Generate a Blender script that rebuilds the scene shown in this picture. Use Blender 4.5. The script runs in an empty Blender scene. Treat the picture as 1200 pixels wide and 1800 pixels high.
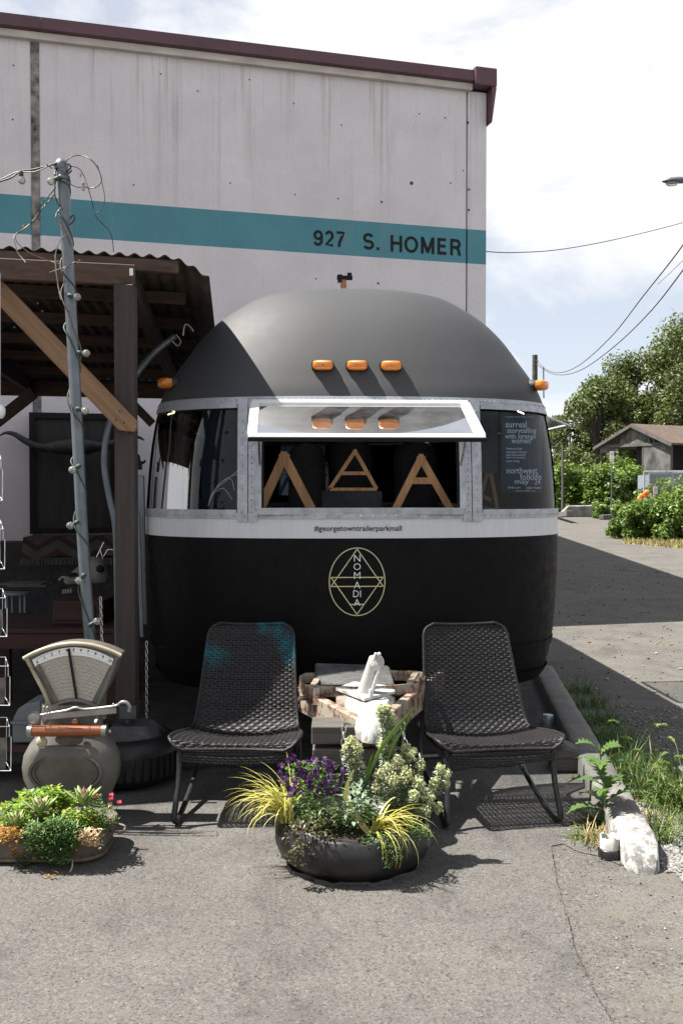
import bpy, math, random
import numpy as np
from mathutils import Vector, Matrix, noise as mnoise
random.seed(7); rng = np.random.default_rng(7)
R = math.radians
sc = bpy.context.scene
COL = sc.collection
# ---------------- camera ----------------
F = 1750.0; CH = 1.5; PITCH = math.atan(40/F)
cam = bpy.data.cameras.new('camera'); cam.sensor_fit = 'VERTICAL'; cam.sensor_height = 36; cam.sensor_width = 24
cam.lens = F/1800*36; cam.clip_end = 2000; cam.clip_start = .05
co = bpy.data.objects.new('camera', cam); COL.objects.link(co)
co.location = (0, 0, CH); co.rotation_euler = (R(90)-PITCH, 0, 0); sc.camera = co
# ---------------- sky ----------------
EL, AZB = 60.0, 3.0      # sun elevation; degrees behind the left-hand side
sun_from = Vector((-math.cos(R(EL))*math.cos(R(AZB)), math.cos(R(EL))*math.sin(R(AZB)), math.sin(R(EL))))
w = bpy.data.worlds.new('World'); sc.world = w; w.use_nodes = True
nt = w.node_tree; nt.nodes.clear()
out = nt.nodes.new('ShaderNodeOutputWorld'); bg = nt.nodes.new('ShaderNodeBackground')
sky = nt.nodes.new('ShaderNodeTexSky'); sky.sky_type = 'NISHITA'; sky.sun_disc = False
sky.sun_elevation = R(EL); sky.sun_rotation = math.atan2(sun_from.x, sun_from.y)
sky.air_density = .8; sky.dust_density = .6; sky.ozone_density = 1.0
tc = nt.nodes.new('ShaderNodeTexCoord'); mp = nt.nodes.new('ShaderNodeMapping'); mp.inputs['Scale'].default_value = (1.6, 1.6, 3.6)
mp.inputs['Location'].default_value = (3.1, 1.7, .2)
nz = nt.nodes.new('ShaderNodeTexNoise'); nz.inputs['Scale'].default_value = 1.7; nz.inputs['Detail'].default_value = 9; nz.inputs['Roughness'].default_value = .56; nz.inputs['Distortion'].default_value = .35
rp = nt.nodes.new('ShaderNodeValToRGB'); rp.color_ramp.elements[0].position = .36; rp.color_ramp.elements[1].position = .47
rp.color_ramp.elements[0].color = (.5, .5, .5, 1); rp.color_ramp.elements[1].color = (1, 1, 1, 1)
mx = nt.nodes.new('ShaderNodeMixRGB'); mx.inputs[2].default_value = (7.6, 7.65, 7.8, 1)
nt.links.new(tc.outputs['Generated'], mp.inputs[0]); nt.links.new(mp.outputs[0], nz.inputs[0]); sxyz = nt.nodes.new('ShaderNodeSeparateXYZ'); nt.links.new(tc.outputs['Generated'], sxyz.inputs[0])
m1 = nt.nodes.new('ShaderNodeMath'); m1.operation = 'SUBTRACT'; m1.use_clamp = True; nt.links.new(sxyz.outputs['Z'], m1.inputs[0]); m1.inputs[1].default_value = .40
m2 = nt.nodes.new('ShaderNodeMath'); m2.operation = 'MULTIPLY_ADD'; nt.links.new(m1.outputs[0], m2.inputs[0]); m2.inputs[1].default_value = -1.1; nt.links.new(nz.outputs[0], m2.inputs[2])
nt.links.new(m2.outputs[0], rp.inputs[0])
nt.links.new(rp.outputs[0], mx.inputs[0]); nt.links.new(sky.outputs[0], mx.inputs[1]); nt.links.new(mx.outputs[0], bg.inputs[0])
nt.links.new(bg.outputs[0], out.inputs[0]); bg.inputs[1].default_value = .05
sl = bpy.data.lights.new('sun', 'SUN'); sl.energy = 5.0; sl.angle = R(.5); sl.color = (1, .955, .88)
so = bpy.data.objects.new('sun', sl); COL.objects.link(so); so.rotation_euler = (-sun_from).to_track_quat('-Z', 'Y').to_euler(); so.location = (-20, 0, 30)
sc.view_settings.view_transform = 'Standard'; sc.view_settings.look = 'None'; sc.view_settings.exposure = 1.5; sc.view_settings.gamma = 1
sc.view_settings.use_curve_mapping = False
sc.cycles.max_bounces = 8; sc.cycles.transparent_max_bounces = 16

# ---------------- helpers ----------------
def P(px, py, Y):
    a = (px-600)/F; b = (900-py)/F; c, s = math.cos(PITCH), math.sin(PITCH)
    dy = c+b*s; dz = b*c-s; k = Y/dy
    return Vector((a*k, Y, CH+dz*k))
def PG(px, py, z=0):      # point on the plane at height z
    a = (px-600)/F; b = (900-py)/F; c, s = math.cos(PITCH), math.sin(PITCH)
    dy = c+b*s; dz = b*c-s; k = (z-CH)/dz
    return Vector((a*k, dy*k, z))
def m2p(Y): return F/Y

def thing(name, label, cat, loc=(0, 0, 0), rz=0, group=None):
    o = bpy.data.objects.new(name, None); COL.objects.link(o); o.location = loc; o.rotation_euler = (0, 0, rz)
    o.empty_display_size = .1
    o['label'] = label; o['category'] = cat
    if group: o['group'] = group
    o['_l'] = 0
    del o['_l']
    return o
def tag(o, label=None, cat=None, group=None, kind=None):
    if label: o['label'] = label
    if cat: o['category'] = cat
    if group: o['group'] = group
    if kind: o['kind'] = kind
    return o
def root_of(o):
    while o.parent: o = o.parent
    return o
class MB:
    def __init__(s): s.v = []; s.f = []; s.sm = []
    def add(s, vs, fs, smooth=False):
        n = len(s.v); s.v += [tuple(v) for v in vs]; s.f += [tuple(i+n for i in f) for f in fs]; s.sm += [smooth]*len(fs)
        return s
    def box(s, c, size, rot=None, sm=False):
        c = Vector(c); hx, hy, hz = size[0]/2, size[1]/2, size[2]/2
        vs = [Vector((x, y, z)) for x in (-hx, hx) for y in (-hy, hy) for z in (-hz, hz)]
        if rot is not None: vs = [rot @ v for v in vs]
        return s.add([c+v for v in vs], [(0, 1, 3, 2), (4, 6, 7, 5), (0, 4, 5, 1), (2, 3, 7, 6), (0, 2, 6, 4), (1, 5, 7, 3)])
    def bar(s, a, b, wd, ht, up=(0, 0, 1)):      # box beam from a to b
        a, b = Vector(a), Vector(b); d = (b-a); L = d.length; d.normalize(); up = Vector(up)
        x = d.cross(up)
        if x.length < 1e-4: x = d.cross(Vector((1, 0, 0)))
        x.normalize(); z = x.cross(d).normalized()
        rot = Matrix((x, d, z)).transposed()
        return s.box((a+b)/2, (wd, L, ht), rot)
    def tube(s, pts, r, n=8, cap=True, closed=False):
        pts = [Vector(p) for p in pts]; m = len(pts)
        rs = r if isinstance(r, (list, tuple)) else [r]*m
        vs = []; prev = None
        for i, p in enumerate(pts):
            if closed: t = pts[(i+1) % m]-pts[i-1]
            else: t = pts[min(i+1, m-1)]-pts[max(i-1, 0)]
            if t.length < 1e-9: t = Vector((0, 0, 1))
            t.normalize()
            if prev is None:
                u = t.orthogonal().normalized()
            else:
                u = prev-t*prev.dot(t)
                u = u.normalized() if u.length > 1e-6 else t.orthogonal().normalized()
            prev = u; v = t.cross(u)
            for k in range(n):
                a = 2*math.pi*k/n; vs.append(p+(u*math.cos(a)+v*math.sin(a))*rs[i])
        fs = []
        for i in range(m if closed else m-1):
            j = (i+1) % m
            for k in range(n): fs.append((i*n+k, i*n+(k+1) % n, j*n+(k+1) % n, j*n+k))
        s.add(vs, fs, n > 4)
        if cap and not closed:
            s.add(vs[:n], [tuple(range(n))[::-1]]); s.add(vs[-n:], [tuple(range(n))])
        return s
    def cyl(s, a, b, r, n=16, r2=None): return s.tube([a, b], [r, r if r2 is None else r2], n)
    def lathe(s, c, prof, n=24, rot=None, sx=1, sy=1, smooth=True):
        c = Vector(c); vs = []
        for (r, z) in prof:
            for k in range(n):
                a = 2*math.pi*k/n; v = Vector((r*math.cos(a)*sx, r*math.sin(a)*sy, z))
                if rot is not None: v = rot @ v
                vs.append(c+v)
        fs = []
        for i in range(len(prof)-1):
            for k in range(n): fs.append((i*n+k, i*n+(k+1) % n, (i+1)*n+(k+1) % n, (i+1)*n+k))
        s.add(vs, fs, smooth)
        s.add(vs[:n], [tuple(range(n))[::-1]], smooth); s.add(vs[-n:], [tuple(range(n))], smooth)
        return s
    def ball(s, c, r, n=10, m=6, sz=1, rot=None):
        return s.lathe(c, [(max(r*math.sin(math.pi*i/m), 1e-4), -r*sz*math.cos(math.pi*i/m)) for i in range(m+1)], n, rot)
    def prism(s, poly, off):     # polygon (3D points) extruded along off
        off = Vector(off); n = len(poly); a = [Vector(p) for p in poly]; b = [p+off for p in a]
        s.add(a+b, [tuple(range(n))[::-1], tuple(range(n, 2*n))]+[(i, (i+1) % n, n+(i+1) % n, n+i) for i in range(n)])
        return s
    def grid(s, rows, smooth=True, closed=False):
        m = len(rows[0]); vs = [p for r_ in rows for p in r_]; fs = []
        for i in range(len(rows)-1):
            for k in range(m if closed else m-1):
                fs.append((i*m+k, i*m+(k+1) % m, (i+1)*m+(k+1) % m, (i+1)*m+k))
        return s.add(vs, fs, smooth)
    def quads(s, arr, smooth=False):  # numpy (N,4,3)
        n = len(s.v); N = len(arr); s.v += [tuple(p) for p in arr.reshape(-1, 3).tolist()]
        s.f += [(n+4*i, n+4*i+1, n+4*i+2, n+4*i+3) for i in range(N)]; s.sm += [smooth]*N
        return s
    def build(s, name, mat, parent=None, local=False, bevel=0, seg=1, solid=0):
        vs = s.v
        if parent is not None and not local:
            r_ = root_of(parent); inv = Matrix.Rotation(-r_.rotation_euler.z, 3, 'Z'); L = Vector(r_.location)
            vs = [tuple(inv @ (Vector(v)-L)) for v in vs]
        me = bpy.data.meshes.new(name); me.from_pydata(vs, [], s.f)
        me.polygons.foreach_set('use_smooth', s.sm); me.update()
        if mat: me.materials.append(mat)
        o = bpy.data.objects.new(name, me); COL.objects.link(o)
        if parent is not None: o.parent = parent
        if solid:
            md = o.modifiers.new('solid', 'SOLIDIFY'); md.thickness = solid; md.offset = 1
        if bevel:
            md = o.modifiers.new('bevel', 'BEVEL'); md.width = bevel; md.segments = seg; md.limit_method = 'ANGLE'; md.angle_limit = R(40)
        return o
def copy_tree(o, parent=None, **kw):
    c = o.copy(); COL.objects.link(c)
    if parent is not None: c.parent = parent
    for ch in list(o.children): copy_tree(ch, c)
    return c
def sag(a, b, n=12, drop=.1, jit=0):
    a, b = Vector(a), Vector(b)
    return [a.lerp(b, i/n)+Vector((random.uniform(-jit, jit), random.uniform(-jit, jit), -4*drop*(i/n)*(1-i/n)+random.uniform(-jit, jit))) for i in range(n+1)]
def spline(pts, n=6):
    pts = [Vector(p) for p in pts]; out = []
    for i in range(len(pts)-1):
        p0 = pts[max(i-1, 0)]; p1 = pts[i]; p2 = pts[i+1]; p3 = pts[min(i+2, len(pts)-1)]
        for k in range(n):
            t = k/n; out.append(.5*((2*p1)+(p2-p0)*t+(2*p0-5*p1+4*p2-p3)*t*t+(3*p1-p0-3*p2+p3)*t*t*t))
    out.append(pts[-1]); return out
def text_mesh(s, size, bold=0, shear=0, align='CENTER', space=1.0, w=None):
    c = bpy.data.curves.new('txt', 'FONT'); c.body = s; c.size = size; c.offset = bold; c.align_x = align; c.align_y = 'CENTER'; c.space_character = space; c.shear = shear
    c.resolution_u = 2
    o = bpy.data.objects.new('txt', c); COL.objects.link(o)
    bpy.context.view_layer.update()
    me = bpy.data.meshes.new_from_object(o.evaluated_get(bpy.context.evaluated_depsgraph_get()))
    v = [(p.co.x, p.co.y) for p in me.vertices]; f = [tuple(p.vertices) for p in me.polygons]
    bpy.data.objects.remove(o); bpy.data.curves.remove(c); bpy.data.meshes.remove(me)
    if w and v:
        x0 = min(p[0] for p in v); x1 = max(p[0] for p in v); k = w/(x1-x0); cx = (x0+x1)/2
        v = [((p[0]-cx)*k, p[1]) for p in v]
    return v, f

# ---------------- materials ----------------
def nodes(name):
    m = bpy.data.materials.new(name); m.use_nodes = True; t = m.node_tree; t.nodes.clear()
    o = t.nodes.new('ShaderNodeOutputMaterial'); b = t.nodes.new('ShaderNodeBsdfPrincipled'); t.links.new(b.outputs[0], o.inputs[0])
    return m, t, b, o
def c4(c): return (c[0], c[1], c[2], 1)
def tex(t, kind, scale, mscale=(1, 1, 1), coord='Object', **kw):
    tcn = t.nodes.new('ShaderNodeTexCoord'); mpn = t.nodes.new('ShaderNodeMapping'); mpn.inputs['Scale'].default_value = mscale
    n = t.nodes.new(kind); n.inputs['Scale'].default_value = scale
    for k, v in kw.items():
        if k in n.inputs: n.inputs[k].default_value = v
        else: setattr(n, k, v)
    t.links.new(tcn.outputs[coord], mpn.inputs[0]); t.links.new(mpn.outputs[0], n.inputs['Vector'])
    return n
def ramp(t, fac, stops):
    r_ = t.nodes.new('ShaderNodeValToRGB'); e = r_.color_ramp.elements
    while len(e) < len(stops): e.new(.5)
    for i, (p, c) in enumerate(stops): e[i].position = p; e[i].color = c4(c) if hasattr(c, '__len__') else (c, c, c, 1)
    t.links.new(fac, r_.inputs[0]); return r_.outputs[0]
def mix(t, fac, a, b, mode='MIX'):
    m = t.nodes.new('ShaderNodeMixRGB'); m.blend_type = mode
    for i, v in ((0, fac), (1, a), (2, b)):
        if isinstance(v, (int, float)): m.inputs[i].default_value = v if i == 0 else (v, v, v, 1)
        elif isinstance(v, tuple): m.inputs[i].default_value = c4(v)
        else: t.links.new(v, m.inputs[i])
    return m.outputs[0]
def math_(t, op, a, b=None, c=None):
    m = t.nodes.new('ShaderNodeMath'); m.operation = op
    for i, v in enumerate((a, b, c)):
        if v is None: continue
        if isinstance(v, (int, float)): m.inputs[i].default_value = v
        else: t.links.new(v, m.inputs[i])
    return m.outputs[0]
def bump(t, b, h, strength=.3, dist=.01, prev=None):
    n = t.nodes.new('ShaderNodeBump'); n.inputs['Strength'].default_value = strength; n.inputs['Distance'].default_value = dist
    t.links.new(h, n.inputs['Height'])
    if prev is not None: t.links.new(prev, n.inputs['Normal'])
    t.links.new(n.outputs[0], b.inputs['Normal']); return n.outputs[0]
def simple(name, c, rough=.6, metal=0, var=.25, scale=12, bmp=.15, bdist=.003, c2=None, spec=.5, mscale=(1, 1, 1), coat=0, rvar=.1, rust=None):
    m, t, b, o = nodes(name)
    n = tex(t, 'ShaderNodeTexNoise', scale, mscale, Detail=6, Roughness=.62)
    lo = tuple(x*(1-var) for x in c); hi = tuple(min(1, x*(1+var)) for x in (c2 or c))
    cc_ = ramp(t, n.outputs[0], [(.3, lo), (.7, hi)])
    if rust:
        nr = tex(t, 'ShaderNodeTexNoise', rust, Detail=10, Roughness=.75); cc_ = mix(t, ramp(t, nr.outputs[0], [(.56, 0.0), (.62, .6), (.7, .95)]), cc_, (.10, .042, .02))
    t.links.new(cc_, b.inputs['Base Color'])
    b.inputs['Roughness'].default_value = rough; b.inputs['Metallic'].default_value = metal
    b.inputs['Specular IOR Level'].default_value = spec
    n2 = tex(t, 'ShaderNodeTexNoise', scale*7, mscale, Detail=3)
    t.links.new(ramp(t, n2.outputs[0], [(.3, max(0, rough-rvar)), (.7, min(1, rough+rvar))]), b.inputs['Roughness'])
    if coat: b.inputs['Coat Weight'].default_value = coat
    if bmp: bump(t, b, n2.outputs[0], bmp, bdist)
    return m
def wood(name, c, c2, axis=0, scale=6, rough=.75, knots=False):
    m, t, b, o = nodes(name)
    s = [9, 9, 9]; s[axis] = .6
    n = tex(t, 'ShaderNodeTexNoise', scale, tuple(s), Detail=8, Roughness=.6, Distortion=.6)
    n0 = tex(t, 'ShaderNodeTexNoise', 1.3, (1, 1, 1), Detail=3)
    col = ramp(t, n.outputs[0], [(.32, c2), (.5, c), (.68, tuple(min(1, x*1.25) for x in c))])
    col = mix(t, .5, col, ramp(t, n0.outputs[0], [(.3, .6), (.7, 1.1)]), 'MULTIPLY')
    if knots:
        v = tex(t, 'ShaderNodeTexVoronoi', 5, (1, 1, 1))
        col = mix(t, ramp(t, v.outputs['Distance'], [(.06, 1.0), (.12, 0.0)]), col, tuple(x*.35 for x in c2))
    t.links.new(col, b.inputs['Base Color']); b.inputs['Roughness'].default_value = rough
    bump(t, b, n.outputs[0], .35, .003); return m
def leaf(name, stops, rough=.5, transl=.35, spec=.4):
    m, t, b, o = nodes(name)
    g = t.nodes.new('ShaderNodeNewGeometry')
    col = ramp(t, g.outputs['Random Per Island'], stops)
    t.links.new(col, b.inputs['Base Color']); b.inputs['Roughness'].default_value = rough; b.inputs['Specular IOR Level'].default_value = spec
    tr = t.nodes.new('ShaderNodeBsdfTranslucent'); t.links.new(mix(t, 1, col, (1.0, 1.0, .55), 'MULTIPLY'), tr.inputs[0])
    ms = t.nodes.new('ShaderNodeMixShader'); ms.inputs[0].default_value = transl
    t.links.new(b.outputs[0], ms.inputs[1]); t.links.new(tr.outputs[0], ms.inputs[2]); t.links.new(ms.outputs[0], o.inputs[0])
    return m
def glass(name, tint=(.9, .95, .95), refl=1.0, rough=.01, dirt=0):
    m, t, b, o = nodes(name); t.nodes.remove(b)
    tr = t.nodes.new('ShaderNodeBsdfTransparent'); tr.inputs[0].default_value = c4(tint)
    gl = t.nodes.new('ShaderNodeBsdfGlossy'); gl.inputs['Roughness'].default_value = rough
    fr = t.nodes.new('ShaderNodeFresnel'); fr.inputs[0].default_value = 1.5
    ms = t.nodes.new('ShaderNodeMixShader'); t.links.new(math_(t, 'MULTIPLY', fr.outputs[0], refl), ms.inputs[0])
    t.links.new(tr.outputs[0], ms.inputs[1]); t.links.new(gl.outputs[0], ms.inputs[2])
    last = ms.outputs[0]
    if dirt:
        df = t.nodes.new('ShaderNodeBsdfDiffuse'); df.inputs[0].default_value = (.5, .5, .48, 1)
        n = tex(t, 'ShaderNodeTexNoise', 6, Detail=8, Roughness=.7)
        m2 = t.nodes.new('ShaderNodeMixShader'); t.links.new(ramp(t, n.outputs[0], [(.35, 0.0), (.75, dirt)]), m2.inputs[0])
        t.links.new(last, m2.inputs[1]); t.links.new(df.outputs[0], m2.inputs[2]); last = m2.outputs[0]
    t.links.new(last, o.inputs[0]); return m

M = {}
# concrete / asphalt ground
def ground_mat(name, c1, c2, agg=.5, dirt=None):
    m, t, b, o = nodes(name)
    n0 = tex(t, 'ShaderNodeTexNoise', .9, Detail=6, Roughness=.6)
    col = ramp(t, n0.outputs[0], [(.3, c1), (.7, c2)])
    v = tex(t, 'ShaderNodeTexVoronoi', 130, Randomness=1); v2 = tex(t, 'ShaderNodeTexVoronoi', 300)
    hs = t.nodes.new('ShaderNodeSeparateColor'); t.links.new(v.outputs['Color'], hs.inputs[0])
    spk = ramp(t, hs.outputs[0], [(0, .35), (.18, .8), (.5, 1.0), (.86, 1.08), (.97, 1.5)])
    col = mix(t, agg, col, spk, 'MULTIPLY')
    hs2 = t.nodes.new('ShaderNodeSeparateColor'); t.links.new(v2.outputs['Color'], hs2.inputs[0])
    col = mix(t, agg, col, ramp(t, hs2.outputs[1], [(0, .45), (.2, .9), (.8, 1.05), (1, 1.35)]), 'MULTIPLY')
    n3 = tex(t, 'ShaderNodeTexNoise', 3.1, Detail=8, Roughness=.72)
    col = mix(t, .75, col, ramp(t, n3.outputs[0], [(.34, .78), (.52, 1.0), (.8, 1.08)]), 'MULTIPLY')
    st = tex(t, 'ShaderNodeTexNoise', 1.6, (1, .55, 1), Detail=9, Roughness=.72, Distortion=.8)
    col = mix(t, .9, col, ramp(t, st.outputs[0], [(.36, .66), (.44, .9), (.5, 1.0), (.66, 1.0), (.74, 1.08)]), 'MULTIPLY')
    sp = tex(t, 'ShaderNodeTexNoise', 9, Detail=3, Roughness=.5); col = mix(t, ramp(t, sp.outputs[0], [(.70, 0.0), (.76, .35)]), col, (.04, .037, .034))
    if dirt:
        n4 = tex(t, 'ShaderNodeTexNoise', 1.9, Detail=7, Roughness=.7)
        col = mix(t, ramp(t, n4.outputs[0], [(.48, 0.0), (.62, .8)]), col, dirt)
    t.links.new(col, b.inputs['Base Color']); b.inputs['Roughness'].default_value = .92; b.inputs['Specular IOR Level'].default_value = .25
    n5 = tex(t, 'ShaderNodeTexNoise', 60, Detail=4)
    bn = bump(t, b, n5.outputs[0], .2, .002)
    bump(t, b, math_(t, 'SUBTRACT', 1.0, v.outputs['Distance']), .3, .003, bn)
    return m
M['apron'] = ground_mat('apron concrete', (.088, .084, .078), (.113, .1075, .10), .66)
M['lot'] = ground_mat('dusty lot', (.084, .080, .073), (.124, .117, .107), .8, (.118, .106, .09))
M['farroad'] = simple('far ground', (.135, .13, .12), .95, var=.2, scale=.4)
# wall
def wall_mat():
    m, t, b, o = nodes('tilt wall paint')
    base = tex(t, 'ShaderNodeTexNoise', 1.2, Detail=8, Roughness=.65)
    white = ramp(t, base.outputs[0], [(.3, (.54, .515, .535)), (.7, (.66, .63, .65))])
    teal = ramp(t, base.outputs[0], [(.3, (.06, .20, .245)), (.7, (.08, .25, .30))])
    tcn = t.nodes.new('ShaderNodeTexCoord'); sx = t.nodes.new('ShaderNodeSeparateXYZ'); t.links.new(tcn.outputs['Object'], sx.inputs[0])
    z = sx.outputs['Z']
    instr = math_(t, 'MULTIPLY', math_(t, 'GREATER_THAN', z, WZ0), math_(t, 'LESS_THAN', z, WZ1))
    col = mix(t, instr, white, teal)
    # rain streaks down from the trim
    st = tex(t, 'ShaderNodeTexNoise', 1, (4.3, 4.3, .3), Detail=7, Roughness=.7)
    st2 = tex(t, 'ShaderNodeTexNoise', 1, (26, 26, .35), Detail=3)
    f = math_(t, 'MULTIPLY', ramp(t, st.outputs[0], [(.49, 0.0), (.66, 1.0)]), ramp(t, st2.outputs[0], [(.42, 0.0), (.60, 1.0)]))
    fz = ramp(t, math_(t, 'DIVIDE', z, 6.4), [(.60, .05), (.80, .35), (.99, 1.0)])
    col = mix(t, math_(t, 'MULTIPLY', math_(t, 'MULTIPLY', f, fz), .75), col, (.25, .23, .19))
    v = tex(t, 'ShaderNodeTexNoise', 5, (1, 1, 1.4), Detail=9, Roughness=.8)
    col = mix(t, ramp(t, v.outputs[0], [(.66, 0.0), (.74, .55)]), col, (.2, .18, .17))
    gr = tex(t, 'ShaderNodeTexNoise', 40, Detail=4, Roughness=.7)
    col = mix(t, .5, col, ramp(t, gr.outputs[0], [(.3, .84), (.6, 1.03)]), 'MULTIPLY')
    t.links.new(col, b.inputs['Base Color']); b.inputs['Roughness'].default_value = .8
    bump(t, b, gr.outputs[0], .25, .006); return m
CX, CY = 1.735, 12.0; WU = Vector((.963, .27)).normalized(); WANG = math.atan2(WU.y, WU.x)
def wall_x(px):    # local x on the building front at that pixel column
    a = (px-600)/F
    return (a*CY-CX)/(WU.x-a*WU.y)
def wall_pt(px, py):
    t_ = wall_x(px); Y = CY+t_*WU.y; return t_, P(px, py, Y).z
WZ0 = wall_pt(850, 465)[1]; WZ1 = wall_pt(850, 405)[1]
M['wall'] = wall_mat()
M['maroon'] = simple('maroon flashing', (.085, .035, .045), .45, var=.2, scale=2, bmp=.05)
M['soffit'] = simple('fascia strip', (.45, .41, .38), .7, var=.2, scale=3, mscale=(1, 1, 3))
M['joint'] = simple('sealant joint', (.09, .085, .085), .9, var=.7, scale=9, bmp=.5, bdist=.01, c2=(.2, .19, .18))
M['blackpaint'] = simple('black lettering', (.008, .008, .009), .9, var=.1)
M['holes'] = simple('tie hole', (.06, .055, .055), .9)
# trailer
M['dome'] = simple('charcoal roof paint', (.037, .0385, .042), .64, var=.06, scale=2, bmp=.04, bdist=.001, spec=.42, rvar=.015)
M['belly'] = simple('black body paint', (.004, .004, .0045), .6, var=.3, scale=3, bmp=.12, spec=.12)
M['band'] = simple('white band paint', (.52, .53, .55), .5, var=.06, scale=9, bmp=.06, mscale=(6, 6, .5))
def alu_mat():
    m, t, b, o = nodes('weathered aluminium')
    n = tex(t, 'ShaderNodeTexNoise', 18, Detail=8, Roughness=.7)
    t.links.new(ramp(t, n.outputs[0], [(.3, (.25, .27, .29)), (.5, (.33, .35, .38)), (.72, (.40, .42, .44))]), b.inputs['Base Color'])
    b.inputs['Metallic'].default_value = .55; t.links.new(ramp(t, n.outputs[0], [(.3, .6), (.7, .38)]), b.inputs['Roughness'])
    bump(t, b, n.outputs[0], .15, .002); return m
M['alu'] = alu_mat()
M['whiteframe'] = simple('white frame', (.6, .61, .62), .35, var=.06, scale=30, bmp=.05)
M['glassdark'] = glass('corner glass', (.55, .62, .68), .5, .008)
M['glassclear'] = glass('sash glass', (.72, .75, .76), 1.7, .012, .10)
M['bulbglass'] = glass('bulb glass', (.86, .88, .88), 3.5, .05, .5)
def amber():
    m, t, b, o = nodes('amber lens')
    n = tex(t, 'ShaderNodeTexWave', 60, Distortion=.2)
    b.inputs['Base Color'].default_value = (.85, .25, .01, 1); b.inputs['Roughness'].default_value = .18
    b.inputs['Transmission Weight'].default_value = .35; b.inputs['Coat Weight'].default_value = .6
    bump(t, b, n.outputs[0], .4, .003); return m
M['amber'] = amber()
M['chrome'] = simple('dull chrome', (.6, .6, .6), .28, 1, var=.1, scale=20, bmp=.03)
M['black'] = simple('flat black', (.008, .008, .009), .7, var=.2, bmp=.05, spec=.25)
M['rubber'] = simple('tyre rubber', (.009, .009, .0095), .42, var=.45, scale=9, bmp=.25, bdist=.002, spec=.4, c2=(.014, .013, .013))
M['darkin'] = simple('dark interior', (.015, .015, .018), .8, var=.4, scale=4)
M['pine'] = wood('pine board', (.42, .23, .11), (.27, .13, .06), 2, 4)
M['gold'] = simple('pale gold line paint', (.48, .46, .28), .5, var=.1)
M['whitepaint'] = simple('white print', (.75, .75, .75), .5, var=.04)
# canopy
M['stain'] = wood('stained post', (.044, .033, .029), (.028, .021, .018), 2, 3)
M['stainx'] = wood('stained beam', (.075, .042, .029), (.035, .02, .014), 0, 3)
M['stainy'] = wood('stained rafter', (.045, .027, .021), (.02, .012, .009), 1, 3)
M['fir'] = wood('new fir brace', (.225, .13, .07), (.15, .08, .042), 0, 3.4, knots=True)
M['corr'] = simple('rusted corrugated steel', (.028, .024, .021), .7, .2, var=.6, scale=3.5, bmp=.2, c2=(.05, .036, .027))
M['galv'] = simple('galvanised steel', (.13, .15, .17), .45, .5, var=.22, scale=9, bmp=.06)
M['cable'] = simple('dark cable', (.015, .018, .016), .6, var=.3)
M['cablegreen'] = simple('green cable', (.02, .045, .03), .6, var=.3)
M['brownwire'] = simple('copper brown wire', (.14, .09, .07), .5, var=.5, scale=6)
M['palewire'] = simple('pale wire', (.33, .29, .25), .6, var=.3)
# ================= GROUND =================
def sheet(name, poly, z, mat, kind='structure'):
    mb = MB(); mb.add([(x, y, z) for x, y in poly], [tuple(range(len(poly)))]); o = mb.build(name, mat); tag(o, kind=kind); return o
sheet('ground', [(-500, -60), (500, -60), (500, 900), (-500, 900)], 0, M['farroad'])
sheet('road', [(-20, -8), (40, -8), (40, 75), (-20, 75)], .004, M['lot'])
edge = [PG(1075, 1800), PG(1040, 1740), PG(1012, 1680), PG(995, 1610), PG(978, 1555), PG(968, 1490)]
ap = [(-18, -6), (.72, -6)]+[(p.x, p.y) for p in edge]+[(.93, 4.16), (.98, 4.06), (1.05, 4.02), (1.10, 3.93), (1.15, 3.9), (1.3, 4.6), (1.46, 6.2), (1.62, 7.6), (1.75, 11.9), (-18, 6)]
ap[-1] = (-13.5, 7.8)
ap = [p for p in ap]
sheet('concrete_apron', ap, .008, M['apron'])
M['crack'] = simple('dark crack', (.035, .032, .03), .95)  # dark line for the seam between apron and lot
mb = MB(); prev = None
cp = []
for i in range(len(edge)-1):
    for k in range(11): cp.append(Vector(edge[i]).lerp(Vector(edge[i+1]), k/11)+Vector((random.uniform(-.004, .004), 0, 0)))
rows = []
for p in cp:
    wv = random.uniform(.0004, .0018)*(1 if random.random() > .3 else .1); rows.append([(p.x-wv, p.y, .0115), (p.x+wv, p.y, .0115)])
mb.grid(rows, False); tag(mb.build('pavement_crack', M['crack']), kind='structure')

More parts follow.
